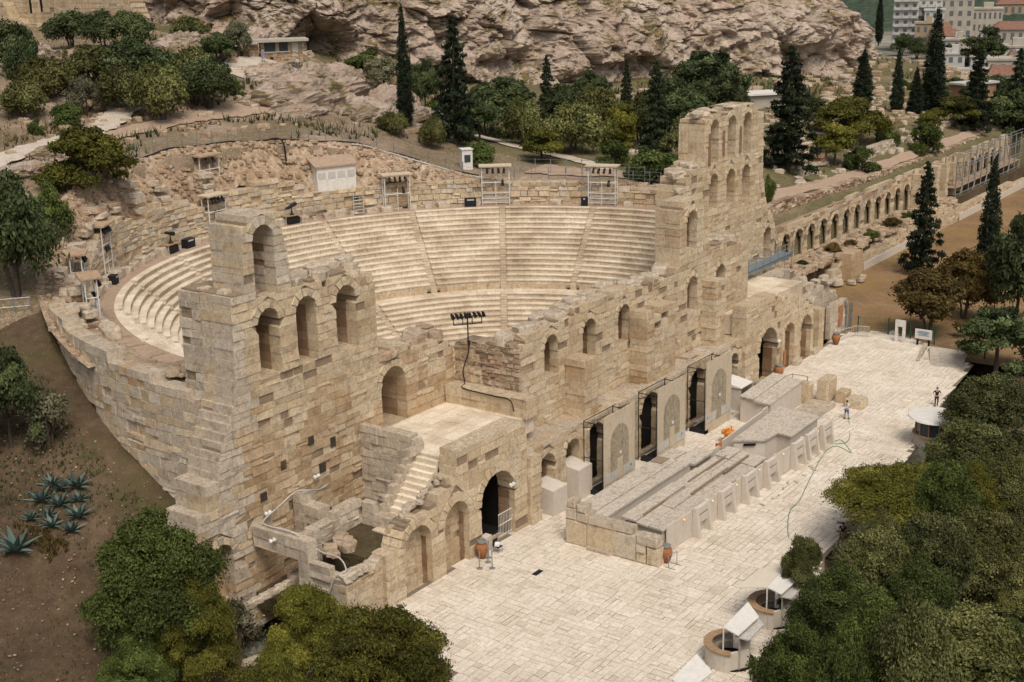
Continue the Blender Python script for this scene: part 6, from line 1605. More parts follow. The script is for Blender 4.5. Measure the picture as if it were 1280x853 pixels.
for c, hx, hy, h, wm, rf_, l, rr, cc in (
    ((480, 151), 5.2, 6, 24, 'plaster_b', 'balcony', 'tall white apartment block next to the end of the cliff', 7, 3),
    ((489, 145), 6.2, 6, 21.5, 'plaster_b', 'balcony', 'white apartment block left of the big beige building', 6, 4),
    ((478, 138), 4.0, 5, 17, 'plaster_b', 'flat', 'stepped white house below the white apartment block', 5, 3),
    ((512, 140), 7.4, 8, 21, 'plaster', 'flat', 'big beige classical building, its taller block', 5, 4),
    ((531, 134), 8.5, 7, 15.5, 'plaster', 'flat', 'big beige building, its long lower wing with tall windows', 3, 8),
    ((462, 136), 4.2, 5, 12.5, 'plaster_c', 'flat', 'ochre house below the white apartments', 3, 3),
    ((458, 128), 3.8, 5, 10.5, 'plaster_c', 'tile', 'ochre house with a small red roof below the beige building', 2, 3),
    ((440, 120), 4.4, 5, 9, 'plaster', 'tile', 'house with a dark red roof beside the tallest cypress', 2, 3),
    ((428, 113), 5.6, 5, 8, 'plaster_b', 'flat', 'white house under the dark red roof', 2, 4),
    ((410, 84), 9.5, 6, 13.5, 'plaster', 'tile', 'wide house with a bright red roof at the right margin', 3, 7),
    ((436, 100), 5.5, 6, 11, 'plaster_b', 'flat', 'white house left of the bright red roof', 3, 4),
    ((382, 79), 9.5, 6, 9, 'plaster', 'balcony', 'wide pale house with balconies below the bright red roof', 3, 7),
    ((352, 78), 5, 5, 8, 'plaster_b', 'flat', 'white house right of the tall stone pine', 2, 4),
    ((332, 64), 7.5, 5, 8.5, 'plaster', 'flat', 'pale house low at the right margin of the town', 2, 5),
    ((560, 150), 6, 6, 8, 'plaster', 'tile', 'far house with a red roof behind the beige wing', 2, 4),
    ((690, 165), 9, 7, 12, 'plaster_c', 'tile', 'red-roofed house alone in the far green hill', 2, 5),
    ((372, 96), 4.5, 5, 7, 'plaster_b', 'flat', 'narrow white house right of the tallest cypress', 2, 3),
    ((350, 66), 5, 5, 7, 'plaster_c', 'tile', 'small red-roofed house near the right margin', 2, 4),
    ((318, 72), 5, 4, 6, 'plaster', 'flat', 'low flat-roofed house before the town, right of the stone pine', 2, 4),
    ((308, 60), 4, 4, 6, 'plaster_b', 'tile', 'lowest red-roofed house at the right margin', 2, 3),
    ((415, 108), 4, 5, 9, 'plaster', 'flat', 'narrow pale house beside the bright red roof', 3, 3),
    ((395, 100), 5, 5, 6.5, 'plaster', 'flat', 'low pale house behind the tall stone pine', 2, 3)):
    house(c, TU, hx, hy, h, wm, rf_, l, rr, cc)
def far_hill():
    k = NT('far_wood'); p = k.pos(); n = k.noise(p, .06, 6, .7); n2 = k.noise(p, .25, 4, .7)
    M['far_wood'] = k.done(k.ramp(k.math('ADD', k.math('MULTIPLY', n, .5), k.math('MULTIPLY', n2, .5)), [(.36, (.018, .032, .024)), (.52, (.045, .066, .042)), (.68, (.085, .10, .065))]), 1)
    x = np.arange(600, 1700, 4.0); y = np.arange(60, 760, 4.0); X, Y = np.meshgrid(x, y, indexing='ij')
    P = np.c_[X.ravel(), Y.ravel(), X.ravel() * 0]
    Z = (np.clip((X - 600) / 500, 0, 1) ** 1.3 * 90 * (.7 + .6 * fbm(P * .004, 3, 91).reshape(X.shape)) - 3) + fbm(P * .07, 4, 92, .6).reshape(X.shape) * 9 - 3
    n = X.shape; i, j = np.meshgrid(np.arange(n[0] - 1), np.arange(n[1] - 1), indexing='ij'); a = (i * n[1] + j).ravel()
    me = bpy.data.meshes.new('far_hill'); me.from_pydata(np.c_[X.ravel(), Y.ravel(), Z.ravel()], [], np.c_[a, a + n[1], a + n[1] + 1, a + 1]); me.materials.append(M['far_wood'])
    o = bpy.data.objects.new('far_hill', me); COL.objects.link(o); o['kind'] = 'structure'
far_hill()

# ------------------------------------------------------------------ trees: tapered trunks with limbs, crowns of leaf-sized faces in clumps
def leaves(name, clumps, n, size, seed, mat, flat=.6, up=.25, shell=.68, aspect=.5, droop=0.0):
    g = np.random.default_rng(seed)
    C = np.array(clumps, float)                                        # x y z rx rz
    w = C[:, 3] ** 2; w /= w.sum()
    k = g.choice(len(C), n, p=w)
    D = g.normal(size=(n, 3)); D[:, 2] = np.where(g.random(n) < .7, np.abs(D[:, 2]), D[:, 2]); D /= np.linalg.norm(D, axis=1)[:, None]
    rr = shell + (1.06 - shell) * g.random(n) ** .6
    lump = 1 + .28 * np.sin(D[:, 0] * 5 + k * 1.7) * np.sin(D[:, 1] * 5 + k) + .15 * g.normal(size=n)
    P = C[k, :3] + D * np.c_[C[k, 3], C[k, 3], C[k, 4]] * (rr * lump)[:, None]
    N = D * flat + g.normal(size=(n, 3)) * .55 + np.array([0, 0, up]); N /= np.linalg.norm(N, axis=1)[:, None]
    A = np.cross(N, g.normal(size=(n, 3))); A /= np.linalg.norm(A, axis=1)[:, None]; A[:, 2] -= droop
    B = np.cross(N, A)
    s = size * g.uniform(.6, 1.35, n)[:, None]
    V = np.stack([P - A * s, P + B * s * aspect, P + A * s, P - B * s * aspect], 1).reshape(-1, 3)
    F = np.arange(n * 4).reshape(-1, 4)
    ct = g.normal(0, .19, len(C))
    tone = np.clip(.42 + ct[k] + g.normal(0, .17, n), 0, 1)
    me = bpy.data.meshes.new(name); me.from_pydata(V, [], F)
    at = me.attributes.new('tone', 'FLOAT', 'FACE'); at.data.foreach_set('value', tone.astype(np.float32))
    me.materials.append(M[mat]); return me
def trunk_mesh(name, h, r, limbs, bend=.08, seed=0, forks=1):
    rnd = random.Random(seed); g = Geo()
    for f in range(forks):
        a = 2 * PI * f / forks + rnd.uniform(-.4, .4); o = r * (1.2 if forks > 1 else 0); lean = .22 if forks > 1 else 0
        pts = [(cos(a) * o + rnd.uniform(-bend, bend) * t * h + cos(a) * lean * t * h, sin(a) * o + rnd.uniform(-bend, bend) * t * h + sin(a) * lean * t * h, t * h) for t in (-.06, .0, .3, .65, 1)]
        g.tube(pts, [r * 1.5, r * 1.25, r, r * .8, r * .6], 7, uni(0, 1))
        top = Vector(pts[-1])
        for (x, y, z) in limbs[f::forks]:
            e = Vector((x, y, z)); m = top.lerp(e, .5) + Vector((0, 0, .12 * h))
            g.tube([top - Vector((0, 0, h * .25)), m, e], [r * .6, r * .38, r * .15], 5, rnd.random())
    me = bpy.data.meshes.new(name); me.from_pydata(g.v, [], g.f)
    at = me.attributes.new('tone', 'FLOAT', 'FACE'); at.data.foreach_set('value', np.array(g.t, dtype=np.float32)); me.materials.append(M['bark_and_shade']); return me
def round_crown(seed, H, W, n, base=.28, flat=1.0, rc=(.2, .34)):
    r = random.Random(seed); L = []
    for i in range(n):
        a = i * 2.399 + r.uniform(-.4, .4); t = (i + .5) / n
        rad_ = math.sqrt(t) * W * .5 * r.uniform(.62, .86)
        k = W * r.uniform(*rc)
        if r.random() < .28: rad_ *= r.uniform(1.08, 1.3); k *= r.uniform(.5, .75)
        zt = H * (1 - .42 * (rad_ / (W * .5)) ** 2 * 1.3) - k * .75 * r.uniform(.85, 1.25)
        z = max(H * base + k * .4, zt - (r.random() ** 2) * H * .38)
        L.append((rad_ * cos(a), rad_ * sin(a), z, k * .62, k * .56 * flat))
    return L
PROTO = {}
def proto(kind, var, H, W, crown, trunk): PROTO.setdefault(kind, []).append((H, W, crown, trunk))
def build_protos():
    def rounded(kind, mat, H, W, nc, nl, size, base, forks, th, seeds, flat=1.0, rc=(.2, .34), tr=.16, **kw):
        for i, s in enumerate(seeds):
            C = round_crown(s, H, W, nc, base, flat, rc)
            limbs = [(c[0] * .8, c[1] * .8, c[2]) for c in C[::max(1, nc // 9)]]
            proto(kind, i, H, W, leaves(kind + '_crown', C, nl, size, s, mat, **kw), trunk_mesh(kind + '_trunk', H * th, tr, limbs, .06, s, forks))
    rounded('olive', 'leaf_olive', 5, 6.5, 22, 11000, .17, .22, 2, .28, (1, 2, 3))
    rounded('darkolive', 'leaf_dark', 6, 6.5, 24, 12000, .17, .30, 3, .32, (4, 5))
    rounded('paleolive', 'leaf_pale', 5, 5, 18, 7000, .16, .25, 2, .3, (6,))
    rounded('bush', 'leaf_bush', 4, 5, 18, 8000, .15, .02, 2, .2, (7, 8))
    rounded('brownbush', 'leaf_brown', 8, 7.5, 26, 14000, .19, .03, 3, .3, (9, 10), rc=(.16, .28))
    rounded('thinbush', 'leaf_pale', 4, 3, 14, 2600, .12, .1, 3, .3, (11,), rc=(.24, .4))
    rounded('pine', 'leaf_pine', 6, 6, 22, 12000, .18, .30, 1, .5, (12, 13), flat=.62)
    rounded('yellowpine', 'leaf_pine', 6.5, 7, 30, 22000, .17, .06, 1, .3, (14,), flat=.62)
    rounded('umbrella', 'leaf_pine', 8, 11, 34, 20000, .21, .22, 1, .45, (15, 16), flat=.7, tr=.25, rc=(.15, .24))
    rounded('stonepine', 'leaf_dark', 16, 9, 30, 15000, .22, .62, 1, .7, (26,), flat=.5, tr=.3, rc=(.16, .26))
    rounded('bigumbrella', 'leaf_pine', 9, 10.8, 44, 80000, .10, .50, 1, .55, (27,), flat=.55, rc=(.14, .23), aspect=.36, tr=.25)
    rounded('darkpine', 'leaf_dark', 9, 9, 34, 18000, .22, .10, 1, .5, (17, 18), flat=.8, rc=(.16, .28), tr=.22)
    rounded('bigolive', 'leaf_olive', 8, 7, 40, 60000, .095, .12, 2, .35, (19, 20, 21), rc=(.15, .27))
    rounded('wildolive', 'leaf_bush', 9, 8, 44, 80000, .09, .05, 2, .35, (22, 23), rc=(.15, .26))
    rounded('bigpine', 'leaf_pine', 8, 8, 46, 90000, .09, .18, 1, .45, (24, 25), flat=.55, rc=(.15, .25), aspect=.36)
    for s in (31, 32, 33):                                             # ragged conifers with tiers of drooping branches
        r = random.Random(s); L = []; H, W = 14, 6
        for i in range(64):
            t = (i + .3) / 64; z = H * (.08 + .9 * t); a = i * 2.4 + r.uniform(-.5, .5); R = W * .5 * (1 - t) ** .72 * r.uniform(.55, 1.12) + .12
            for q in (.4, .85): L.append((R * q * cos(a), R * q * sin(a), z - q * R * .22, .26 + .42 * (1 - t), .22 + .26 * (1 - t)))
        proto('fir', s, H, W, leaves('fir_crown', L, 15000, .21, s, 'leaf_fir', shell=.2, aspect=.3, up=.1, droop=.35), trunk_mesh('fir_trunk', H * .92, .2, [], .01, s))
    for s in (41, 42):
        r = random.Random(s); L = []; H, W = 12, 3.4
        for i in range(60):
            t = (i + .3) / 60; R = W * .5 * min(1, (t + .05) * 6) * (1 - t ** 2.2) ** .8 * r.uniform(.5, .74); a = i * 2.4
            L.append((R * .75 * cos(a), R * .75 * sin(a), H * (.04 + .94 * t), max(.18, W * .20 * (1 - .75 * t)), .75))
        proto('cypress', s, H, W, leaves('cypress_crown', L, 16000, .15, s, 'leaf_cypress', shell=.55, aspect=.34, up=.1), trunk_mesh('cypress_trunk', H * .9, .16, [], .005, s))
build_protos()
NAMES = dict(fir='conifer', darkpine='pine_tree', pine='pine_tree', yellowpine='pine_tree', bigpine='pine_tree', umbrella='umbrella_pine', stonepine='umbrella_pine', bigumbrella='umbrella_pine', cypress='cypress_tree', olive='olive_tree', darkolive='olive_tree', paleolive='olive_tree',
             bigolive='olive_tree', wildolive='wild_olive', bush='bush', brownbush='brown_shrub', thinbush='thin_shrub')
CNT = {}
def tree(kind, x, y, z, h, w, label):
    i = CNT.get(kind, 0); CNT[kind] = i + 1
    H, W, cm, tm = PROTO[kind][i % len(PROTO[kind])]
    z -= .15
    t = thing(NAMES[kind], (x, y, z), label, 'bush' if 'bush' in kind else 'tree')
    t.rotation_euler = (0, 0, (i * 2.1) % 6.28); t.scale = (w / W * 1.02, w / W * 1.02, h / H * 1.02)
    for nm, me in (('trunk', tm), ('crown', cm)):
        o = bpy.data.objects.new(nm, me); COL.objects.link(o); o.parent = t
TREES = [
('cypress', 42.1, 61.9, 19.5, 15.3, 2.9, 'slim dark cypress standing alone against the pale cliff'),
('fir', 42.1, 53.6, 17.4, 16.4, 6.8, 'tall ragged dark conifer right of the slim cypress'),
('darkpine', 59.7, 58.5, 16.1, 9.4, 9.5, 'broad dark pine between the ragged conifer and the small spired fir'),
('fir', 80.2, 65.3, 16.1, 10.1, 3.8, 'small spired fir rising over the broad dark pine'),
('olive', 52.4, 42.4, 15.8, 7.2, 8.4, 'round grey-green olive beside the slanting white path'),
('pine', 44.7, 42.0, 15.8, 4.9, 5.9, 'little umbrella pine beside the slanting white path'),
('fir', 61.9, 35.3, 15.1, 12.3, 5.6, 'tall dark fir left of the high ruined tower'),
('fir', 89.0, 56.1, 15.7, 9.5, 3.0, 'thin fir poking out of the grove below the cliff'),
('bush', 49.6, 34.3, 15.2, 3.6, 4.4, 'low round green bush behind the right lighting frame'),
('darkpine', 99.6, 47.2, 15.0, 12.2, 12.2, 'wide dark pine behind the high ruined tower'),
('bush', 46.5, 27.4, 14.2, 4.4, 7.4, 'large bright green bush hard left of the high ruined tower'),
('paleolive', 64.9, 85.8, 21.1, 6.3, 6.0, 'pale olive at the foot of the cliff left of the slim cypress'),
('olive', 34.2, 57.2, 19.4, 3.4, 4.4, 'small olive below the slim cypress'),
('olive', 36.3, 52.8, 17.8, 4.4, 3.4, 'small olive under the tall ragged conifer'),
('bush', 36.5, 45.7, 16.0, 3.4, 4.7, 'bush beside the white ticket booth'),
('olive', 62.6, 45.2, 15.7, 8.7, 8.2, 'olive filling the middle of the grove below the cliff'),
('darkpine', 74.4, 37.7, 14.5, 8.9, 10.0, 'dark tree right of the tall dark fir'),
('yellowpine', 60.9, 40.2, 15.5, 7.1, 5.0, 'yellowish pine in the grove below the cliff'),
('bush', 73.1, 95.7, 23.2, 3.8, 8.2, 'dark bush at the cliff foot above the pale rocks'),
('darkpine', 61.5, 74.5, 17.7, 9.9, 5.3, 'dark pine squeezed between the cypress and the ragged conifer'),
('darkpine', 63.2, 64.8, 16.2, 8.1, 5.2, 'dark pine left of the broad dark pine'),
('fir', 78.0, 23.5, 11.2, 17.2, 8.9, 'big dark fir right of the high ruined tower'),
('umbrella', 105.1, 25.7, 11.7, 8.0, 12.2, 'wide flat umbrella pine on the ruin terrace'),
('pine', 91.1, 22.1, 10.5, 6.9, 6.1, 'pine in front of the wide umbrella pine'),
('bush', 92.8, 18.9, 9.6, 4.1, 4.9, 'round bush at the right foot of the umbrella pine'),
('bush', 111.3, 22.0, 10.9, 4.2, 3.8, 'small bush right of the umbrella pine'),
('cypress', 136.6, 35.9, 14.2, 9.5, 4.8, 'broad cypress below the end of the cliff'),
('cypress', 137.5, 30.0, 12.9, 11.2, 3.0, 'slim pointed cypress right of the broad one'),
('cypress', 141.4, 28.0, 12.3, 8.2, 3.7, 'short cypress beside the tallest cypress'),
('cypress', 149.0, 27.4, 11.9, 18.3, 5.8, 'tallest cypress of the right-hand terrace'),
('cypress', 231.0, 69.0, 19.0, 12.5, 2.7, 'cypress with a bare stem on the shoulder of the cliff'),
('bush', 115.5, 16.9, 9.3, 5.6, 5.6, 'dense dark bush on the low wall above the arcade'),
('pine', 142.0, 20.7, 10.4, 6.5, 8.1, 'pine behind the dense dark bush'),
('stonepine', 156.5, 21.4, 10.2, 18.5, 8.6, 'tall stone pine with a flat crown before the town'),
('fir', 143.7, 18.0, 9.6, 14.9, 6.7, 'ragged dark conifer under the tall stone pine'),
('fir', 157.9, 15.0, 7.5, 15.7, 7.3, 'dark conifer at the right margin before the town'),
('darkpine', 155.2, 15.0, 6.3, 11.2, 10.2, 'dark pine at the right margin above the arcade'),
('pine', 130.6, 21.8, 10.9, 3.8, 4.6, 'little pine behind the dense dark bush'),
('fir', 74.5, 2.8, -0.1, 14.7, 5.6, 'ragged fir standing on the brown lawn before the arcade'),
('cypress', 65.9, -7.9, -0.0, 16.6, 3.9, 'twin-topped cypress on the brown lawn'),
('brownbush', 46.9, -7.5, -0.1, 7.8, 8.1, 'brown autumn shrub beside the plaza gate'),
('brownbush', 55.4, -8.7, -0.1, 8.5, 6.6, 'brown shrub left of the twin-topped cypress'),
('darkpine', 52.3, -15.2, -0.5, 14.8, 7.7, 'tall dark pine at the right margin beyond the plaza'),
('darkpine', 37.9, -17.4, -0.1, 7.1, 8.3, 'dark green olive beyond the plaza fence'),
('bush', 60.7, 18.3, 10.0, 3.9, 1.8, 'small dark bush tucked against the right side of the high tower'),
('olive', 7.7, 68.9, 23.4, 7.3, 6.8, 'yellow-green olive with forked trunks beside the paved path'),
('darkolive', 16.1, 70.4, 24.0, 6.6, 6.9, 'round olive right of the forked olive'),
('olive', 17.5, 75.3, 25.2, 6.3, 6.9, 'grey olive behind the forked olive'),
('darkolive', 12.6, 79.4, 25.7, 7.4, 8.1, 'dark olive in the middle of the hillside clump'),
('olive', 10.3, 83.8, 26.3, 5.8, 7.8, 'olive in the upper left of the hillside clump'),
('olive', 2.9, 82.9, 25.5, 5.8, 7.3, 'olive at the left edge of the hillside clump'),
('paleolive', 3.0, 76.5, 24.3, 5.1, 3.7, 'small pale olive in front of the hillside clump'),
('bush', -2.3, 72.8, 23.6, 3.1, 4.0, 'low olive bush in front of the hillside clump'),
('bush', -7.5, 70.9, 23.4, 2.1, 1.9, 'small yellow-green bush by the rocks'),
('bush', 22.8, 72.6, 24.8, 1.7, 2.0, 'small bush at the right end of the hillside clump'),
('olive', -3.9, 78.3, 24.4, 5.1, 5.3, 'olive at the far left below the ancient gate wall'),
('yellowpine', -17.1, 50.1, 20.9, 6.5, 7.4, 'dense yellow-green pine on the rim above the auditorium'),
('darkolive', 23.3, 105.6, 29.8, 5.9, 6.6, 'leftmost of the three trees before the ancient gate wall'),
('darkolive', 25.2, 101.1, 29.8, 5.7, 5.0, 'middle of the three trees before the ancient gate wall'),
('darkolive', 25.8, 96.2, 29.6, 6.0, 6.5, 'rightmost of the three trees before the ancient gate wall'),
('olive', 37.4, 97.6, 30.0, 4.2, 5.3, 'lone olive on the path below the cave'),
('darkpine', 29.1, 82.8, 28.0, 4.6, 5.5, 'dark pine left of the stone guard house'),
('paleolive', 34.2, 84.3, 28.5, 5.5, 3.7, 'thin grey tree touching the guard house'),
('darkolive', 6.4, 94.1, 27.6, 7.5, 6.5, 'dark tree at the left margin by the gate wall'),
('darkolive', 2.1, 85.9, 26.0, 7.9, 4.3, 'dark tree at the left margin below the gate wall'),
('darkolive', -33.8, 37.5, 15.6, 10.5, 6.7, 'big dark tree against the outside of the auditorium wall'),
('bush', -25.3, 44.3, 18.8, 4.8, 3.1, 'bright tree behind the leaning grey rail'),
('darkpine', -43.5, 25.5, 8.9, 8.0, 4.6, 'dark tree on the brown slope at the left margin'),
('thinbush', -41.6, 24.1, 8.6, 5.0, 3.1, 'thin yellowish shrub on the brown slope'),
('bush', 192.8, 37.2, 12.0, 2.8, 4.4, 'dark bush on the grassy slope before the town'),
('darkolive', 191.4, 29.2, 10.8, 5.2, 7.3, 'dark tree before the pale houses at the right margin'),
('bush', 172.3, 33.7, 11.9, 2.8, 3.8, 'bush behind the short cypress'),
('darkolive', 189.4, 25.0, 10.1, 5.1, 6.6, 'round dark tree at the right margin below the town'),
('bush', 180.6, 44.1, 12.8, 2.1, 3.7, 'small bush under the end of the cliff'),
('darkpine', 174.0, 27.9, 10.9, 4.6, 5.7, 'dark tree at the foot of the tall stone pine'),
('darkpine', 48.8, 54.8, 17.0, 6.6, 6.0, 'dark pine right of the ragged conifer'),
('olive', 53.0, 50.6, 16.3, 7.1, 6.0, 'olive behind the little umbrella pine'),
('darkolive', 69.8, 55.3, 15.6, 8.2, 7.0, 'dark olive behind the round grey-green olive'),
('darkpine', 85.3, 60.2, 15.8, 8.6, 7.1, 'dark pine at the cliff foot above the round olive'),
('olive', 66.5, 40.5, 15.3, 8.0, 6.6, 'olive between the yellowish pine and the tall dark fir'),
('darkolive', 88.0, 47.6, 14.9, 8.6, 7.4, 'dark olive at the cliff foot beside the tall dark fir'),
('olive', 60.2, 29.8, 14.3, 7.0, 6.5, 'olive low behind the high tower'),
('darkpine', 86.7, 37.8, 13.8, 10.5, 8.4, 'dark pine whose crown shows right above the high tower'),
('darkolive', 80.4, 72.2, 17.0, 6.3, 5.6, 'dark tree at the cliff foot left of the small spired fir'),
('bush', 63.0, 73.3, 17.3, 4.2, 4.8, 'bush at the foot of the slim cypress'),
('darkolive', 111.3, 35.2, 14.0, 4.6, 6.8, 'dark bush-like tree behind the big dark fir'),
('olive', 71.2, 84.4, 19.9, 5.5, 5.1, 'olive at the cliff foot behind the slim cypress'),
('darkolive', 15.2, 77.3, 25.5, 5.8, 6.8, 'dark tree in the back row of the hillside clump'),
('olive', 6.6, 75.0, 24.3, 6.1, 6.1, 'low olive above the paved path'),
('bush', 22.6, 76.3, 25.9, 2.9, 5.0, 'grey bush below the guard house steps'),
('bigolive', -10.7, -33.0, -1.8, 3.3, 5.1, 'olive at the right margin low in the grove'),
('wildolive', -24.8, -36.0, -2.2, 8.0, 4.7, 'dark tree in the very corner of the grove'),
('bigolive', 2.7, -26.0, -0.9, 7.9, 7.4, 'olive under the grey-green one at the right margin'),
('bigolive', 2.7, -29.0, -1.4, 4.6, 5.6, 'yellowish olive at the right margin halfway down'),
('wildolive', -9.3, -27.5, -1.1, 9.0, 5.9, 'dark leafy tree right of the umbrella-shaped pine'),
('bigolive', -18.4, -29.5, -1.4, 9.5, 5.7, 'olive left in the heart of the right-hand grove'),
('bigolive', -11.1, -31.0, -1.6, 7.8, 6.1, 'tall olive right in the heart of the right-hand grove'),
('bigolive', -32.0, -33.0, -2.1, 11.7, 5.2, 'pale olive low in the right-hand grove'),
('wildolive', -48.0, 5.5, -0.4, 11.3, 8.4, 'large rounded grey-green tree in front of the near tower'),
('bigpine', -47.9, 2.5, -1.1, 9.3, 5.0, 'dark pine leaning on the large grey-green tree'),
('bigpine', -44.1, -3.0, -1.5, 9.1, 5.4, 'yellow-green pine hiding the foot of the near wing'),
('bigpine', -46.3, -10.0, -1.7, 11.3, 8.7, 'broad yellow-green pine at the lower edge beside the plaza'),
('bigpine', -51.3, -7.0, -1.8, 9.5, 4.8, 'low yellow-green pine at the lower edge'),
('thinbush', -42.9, 5.0, -0.2, 3.7, 2.9, 'thin grey shrub before the blind arch'),
('wildolive', -51.1, 4.0, -0.8, 5.6, 4.0, 'small grey-green tree at the lower left edge'),
('bigumbrella', -8.0, -24.0, -0.6, 7.8, 11.2, 'umbrella-shaped pine leaning over the plaza'),
('bigolive', 12.5, -24.0, -0.5, 8.1, 7.7, 'grey-green olive at the right margin by the dark visitor'),
('bigolive', -20.5, -22.5, -0.5, 6.3, 2.9, 'bright leafy shrub behind the white awning'),
('thinbush', -12.7, -22.0, -0.4, 3.3, 1.9, 'thin bare shrub in front of the hidden visitor'),
('bigolive', -14.0, -25.0, -0.8, 6.3, 3.1, 'brownish olive under the umbrella-shaped pine'),
('wildolive', -25.3, -27.0, -1.1, 7.7, 6.4, 'dark leafy tree right of the ticket kiosks'),
('bigolive', -20.8, -27.0, -1.1, 8.5, 5.7, 'olive below the umbrella-shaped pine'),
('bigolive', -14.4, -29.0, -1.3, 7.8, 6.5, 'olive in the middle of the right-hand grove'),
('bigolive', -0.1, -29.0, -1.4, 7.4, 5.1, 'olive at the right margin above the grove'),
('bigpine', -2.3, -27.0, -1.1, 7.4, 5.1, 'pine right of the umbrella-shaped pine'),
('wildolive', -30.9, -31.0, -1.8, 10.1, 5.4, 'dark tree in the lower middle of the grove'),
('bigolive', -26.3, -34.0, -2.0, 8.5, 8.1, 'pale-topped olive in the lower right corner'),
('bigolive', -8.7, -32.0, -1.7, 5.5, 5.7, 'dark olive at the right margin of the grove'),
('wildolive', -33.2, -27.5, -1.5, 8.2, 5.0, 'low dark tree at the lower edge beside the kiosks'),
('wildolive', -38.8, -32.0, -2.3, 12.3, 4.8, 'dark tree at the lower edge in the right-hand grove'),
('bigpine', -8.1, -31.0, -1.6, 3.2, 4.8, 'pine at the right margin amid the olives'),
('wildolive', -21.7, -30.0, -1.4, 8.2, 5.1, 'leafy tree in the heart of the right-hand grove'),
('darkpine', 449.1, 140.5, -0.4, 10, 9, 'dark tree right under the tall white apartments'),
('darkolive', 434.1, 129.3, -0.4, 9, 8, 'round dark tree under the white apartments'),
('darkpine', 399.8, 106.5, -0.4, 9, 9, 'dark tree under the dark red roof'),
('darkolive', 388.4, 95.9, -0.4, 8, 9, 'dark tree left of the tall stone pine, before the town'),
('darkolive', 378.4, 84.0, -0.4, 8, 9, 'dark tree below the bright red roof'),
('darkpine', 345.3, 68.7, -0.4, 8, 9, 'dark tree among the lowest houses'),
('darkolive', 369.5, 71.4, -0.4, 9, 8, 'dark tree at the right edge of the town'),
('darkpine', 473.2, 125.9, -0.4, 9, 9, 'dark tree below the beige wing'),
]
for q in TREES: tree(*q)

# low shrubs growing out of the arcade terrace and the ruins
for i_, (x, y, z, h, w, k, l) in enumerate((
    (50, 12.4, 3.0, 1.6, 1.8, 'bush', 'shrub before the second arch of the arcade'), (57.5, 12.0, 3.0, 1.2, 1.6, 'bush', 'low shrub on the arcade terrace near the stub walls'),
    (66, 11.6, 3.0, 1.9, 2.2, 'brownbush', 'brown shrub above the square stone pier'), (71, 11.2, 3.0, 1.4, 2.0, 'brownbush', 'brown shrub right of the square stone pier'),
    (78, 11.2, 3.0, 1.6, 2.4, 'bush', 'green shrub in the middle of the arcade terrace'), (86, 11.2, 3.0, 1.9, 2.6, 'brownbush', 'brown shrub behind the ragged fir'), (93, 11.4, 3.0, 1.5, 2.6, 'bush', 'green shrub at the far end of the arcade terrace'))):
    tree(k, x, y, z, h, w, l)

# agaves on the brown slope
def agave(x, y, s, label, blades=16):
    z = float(ground_z(x, y)); t = thing('agave', (x, y, z), label, 'plant', 'agaves on the brown slope')
    for i in range(blades):
        a = i * 2.4; e = .25 + .95 * (i / blades); L = s * uni(.8, 1.1); pts = []
        for k in range(5):
            q = k / 4; pts.append((x + cos(a) * L * q * cos(e) * 1.0, y + sin(a) * L * q * cos(e), z + L * q * sin(e) - .12 * q * q * s))
        v = []; f = []
        for k, p in enumerate(pts):
            w = s * .10 * (1.0, 1.15, .95, .55, .05)[k]
            v += [(p[0] - sin(a) * w, p[1] + cos(a) * w, p[2] + w * .35), (p[0], p[1], p[2] - w * .25), (p[0] + sin(a) * w, p[1] - cos(a) * w, p[2] + w * .35)]
        for k in range(4):
            for m in (0, 1): f.append((k * 3 + m, k * 3 + m + 1, k * 3 + m + 4, k * 3 + m + 3))
        mk('blade', v, f, 'leaf_agave', t, uni(0, 1))
for x, y, s, l in ((-48.5, 18.5, 2.0, 'biggest blue-grey agave at the left margin'), (-42.5, 20.0, 1.5, 'agave at the top right of the agave patch'), (-43.6, 21.2, 1.1, 'small agave at the top of the agave patch'), (-44.9, 20.6, 1.3, 'agave at the upper left of the agave patch'),
                   (-44.0, 18.1, 1.5, 'agave at the right edge of the agave patch'), (-45.7, 18.6, 1.2, 'agave low in the middle of the agave patch'), (-46.3, 19.9, 1.0, 'agave at the left of the agave patch'), (-45.0, 17.5, 1.2, 'lowest agave of the patch'), (-43.1, 19.1, 1.1, 'agave hidden among the right-hand agaves'),
                   (-44.3, 19.6, 1.3, 'agave in the crowded middle of the patch'), (-45.3, 19.4, .9, 'tiny agave squeezed in the middle of the patch'), (-43.4, 20.5, 1.0, 'agave behind the top right one')):
    agave(x, y, s, l)
g = Geo()
for _ in range(900):
    x, y = uni(-58, -39), uni(-2, 36)
    if math.hypot(x, y - CY) < 39: continue
    k = uni(.02, .065); g.lump((x, y, float(np.interp(0, [0], [0]))), k * 1.3, k, k * .7, uni(0, 3), uni(0, 1))
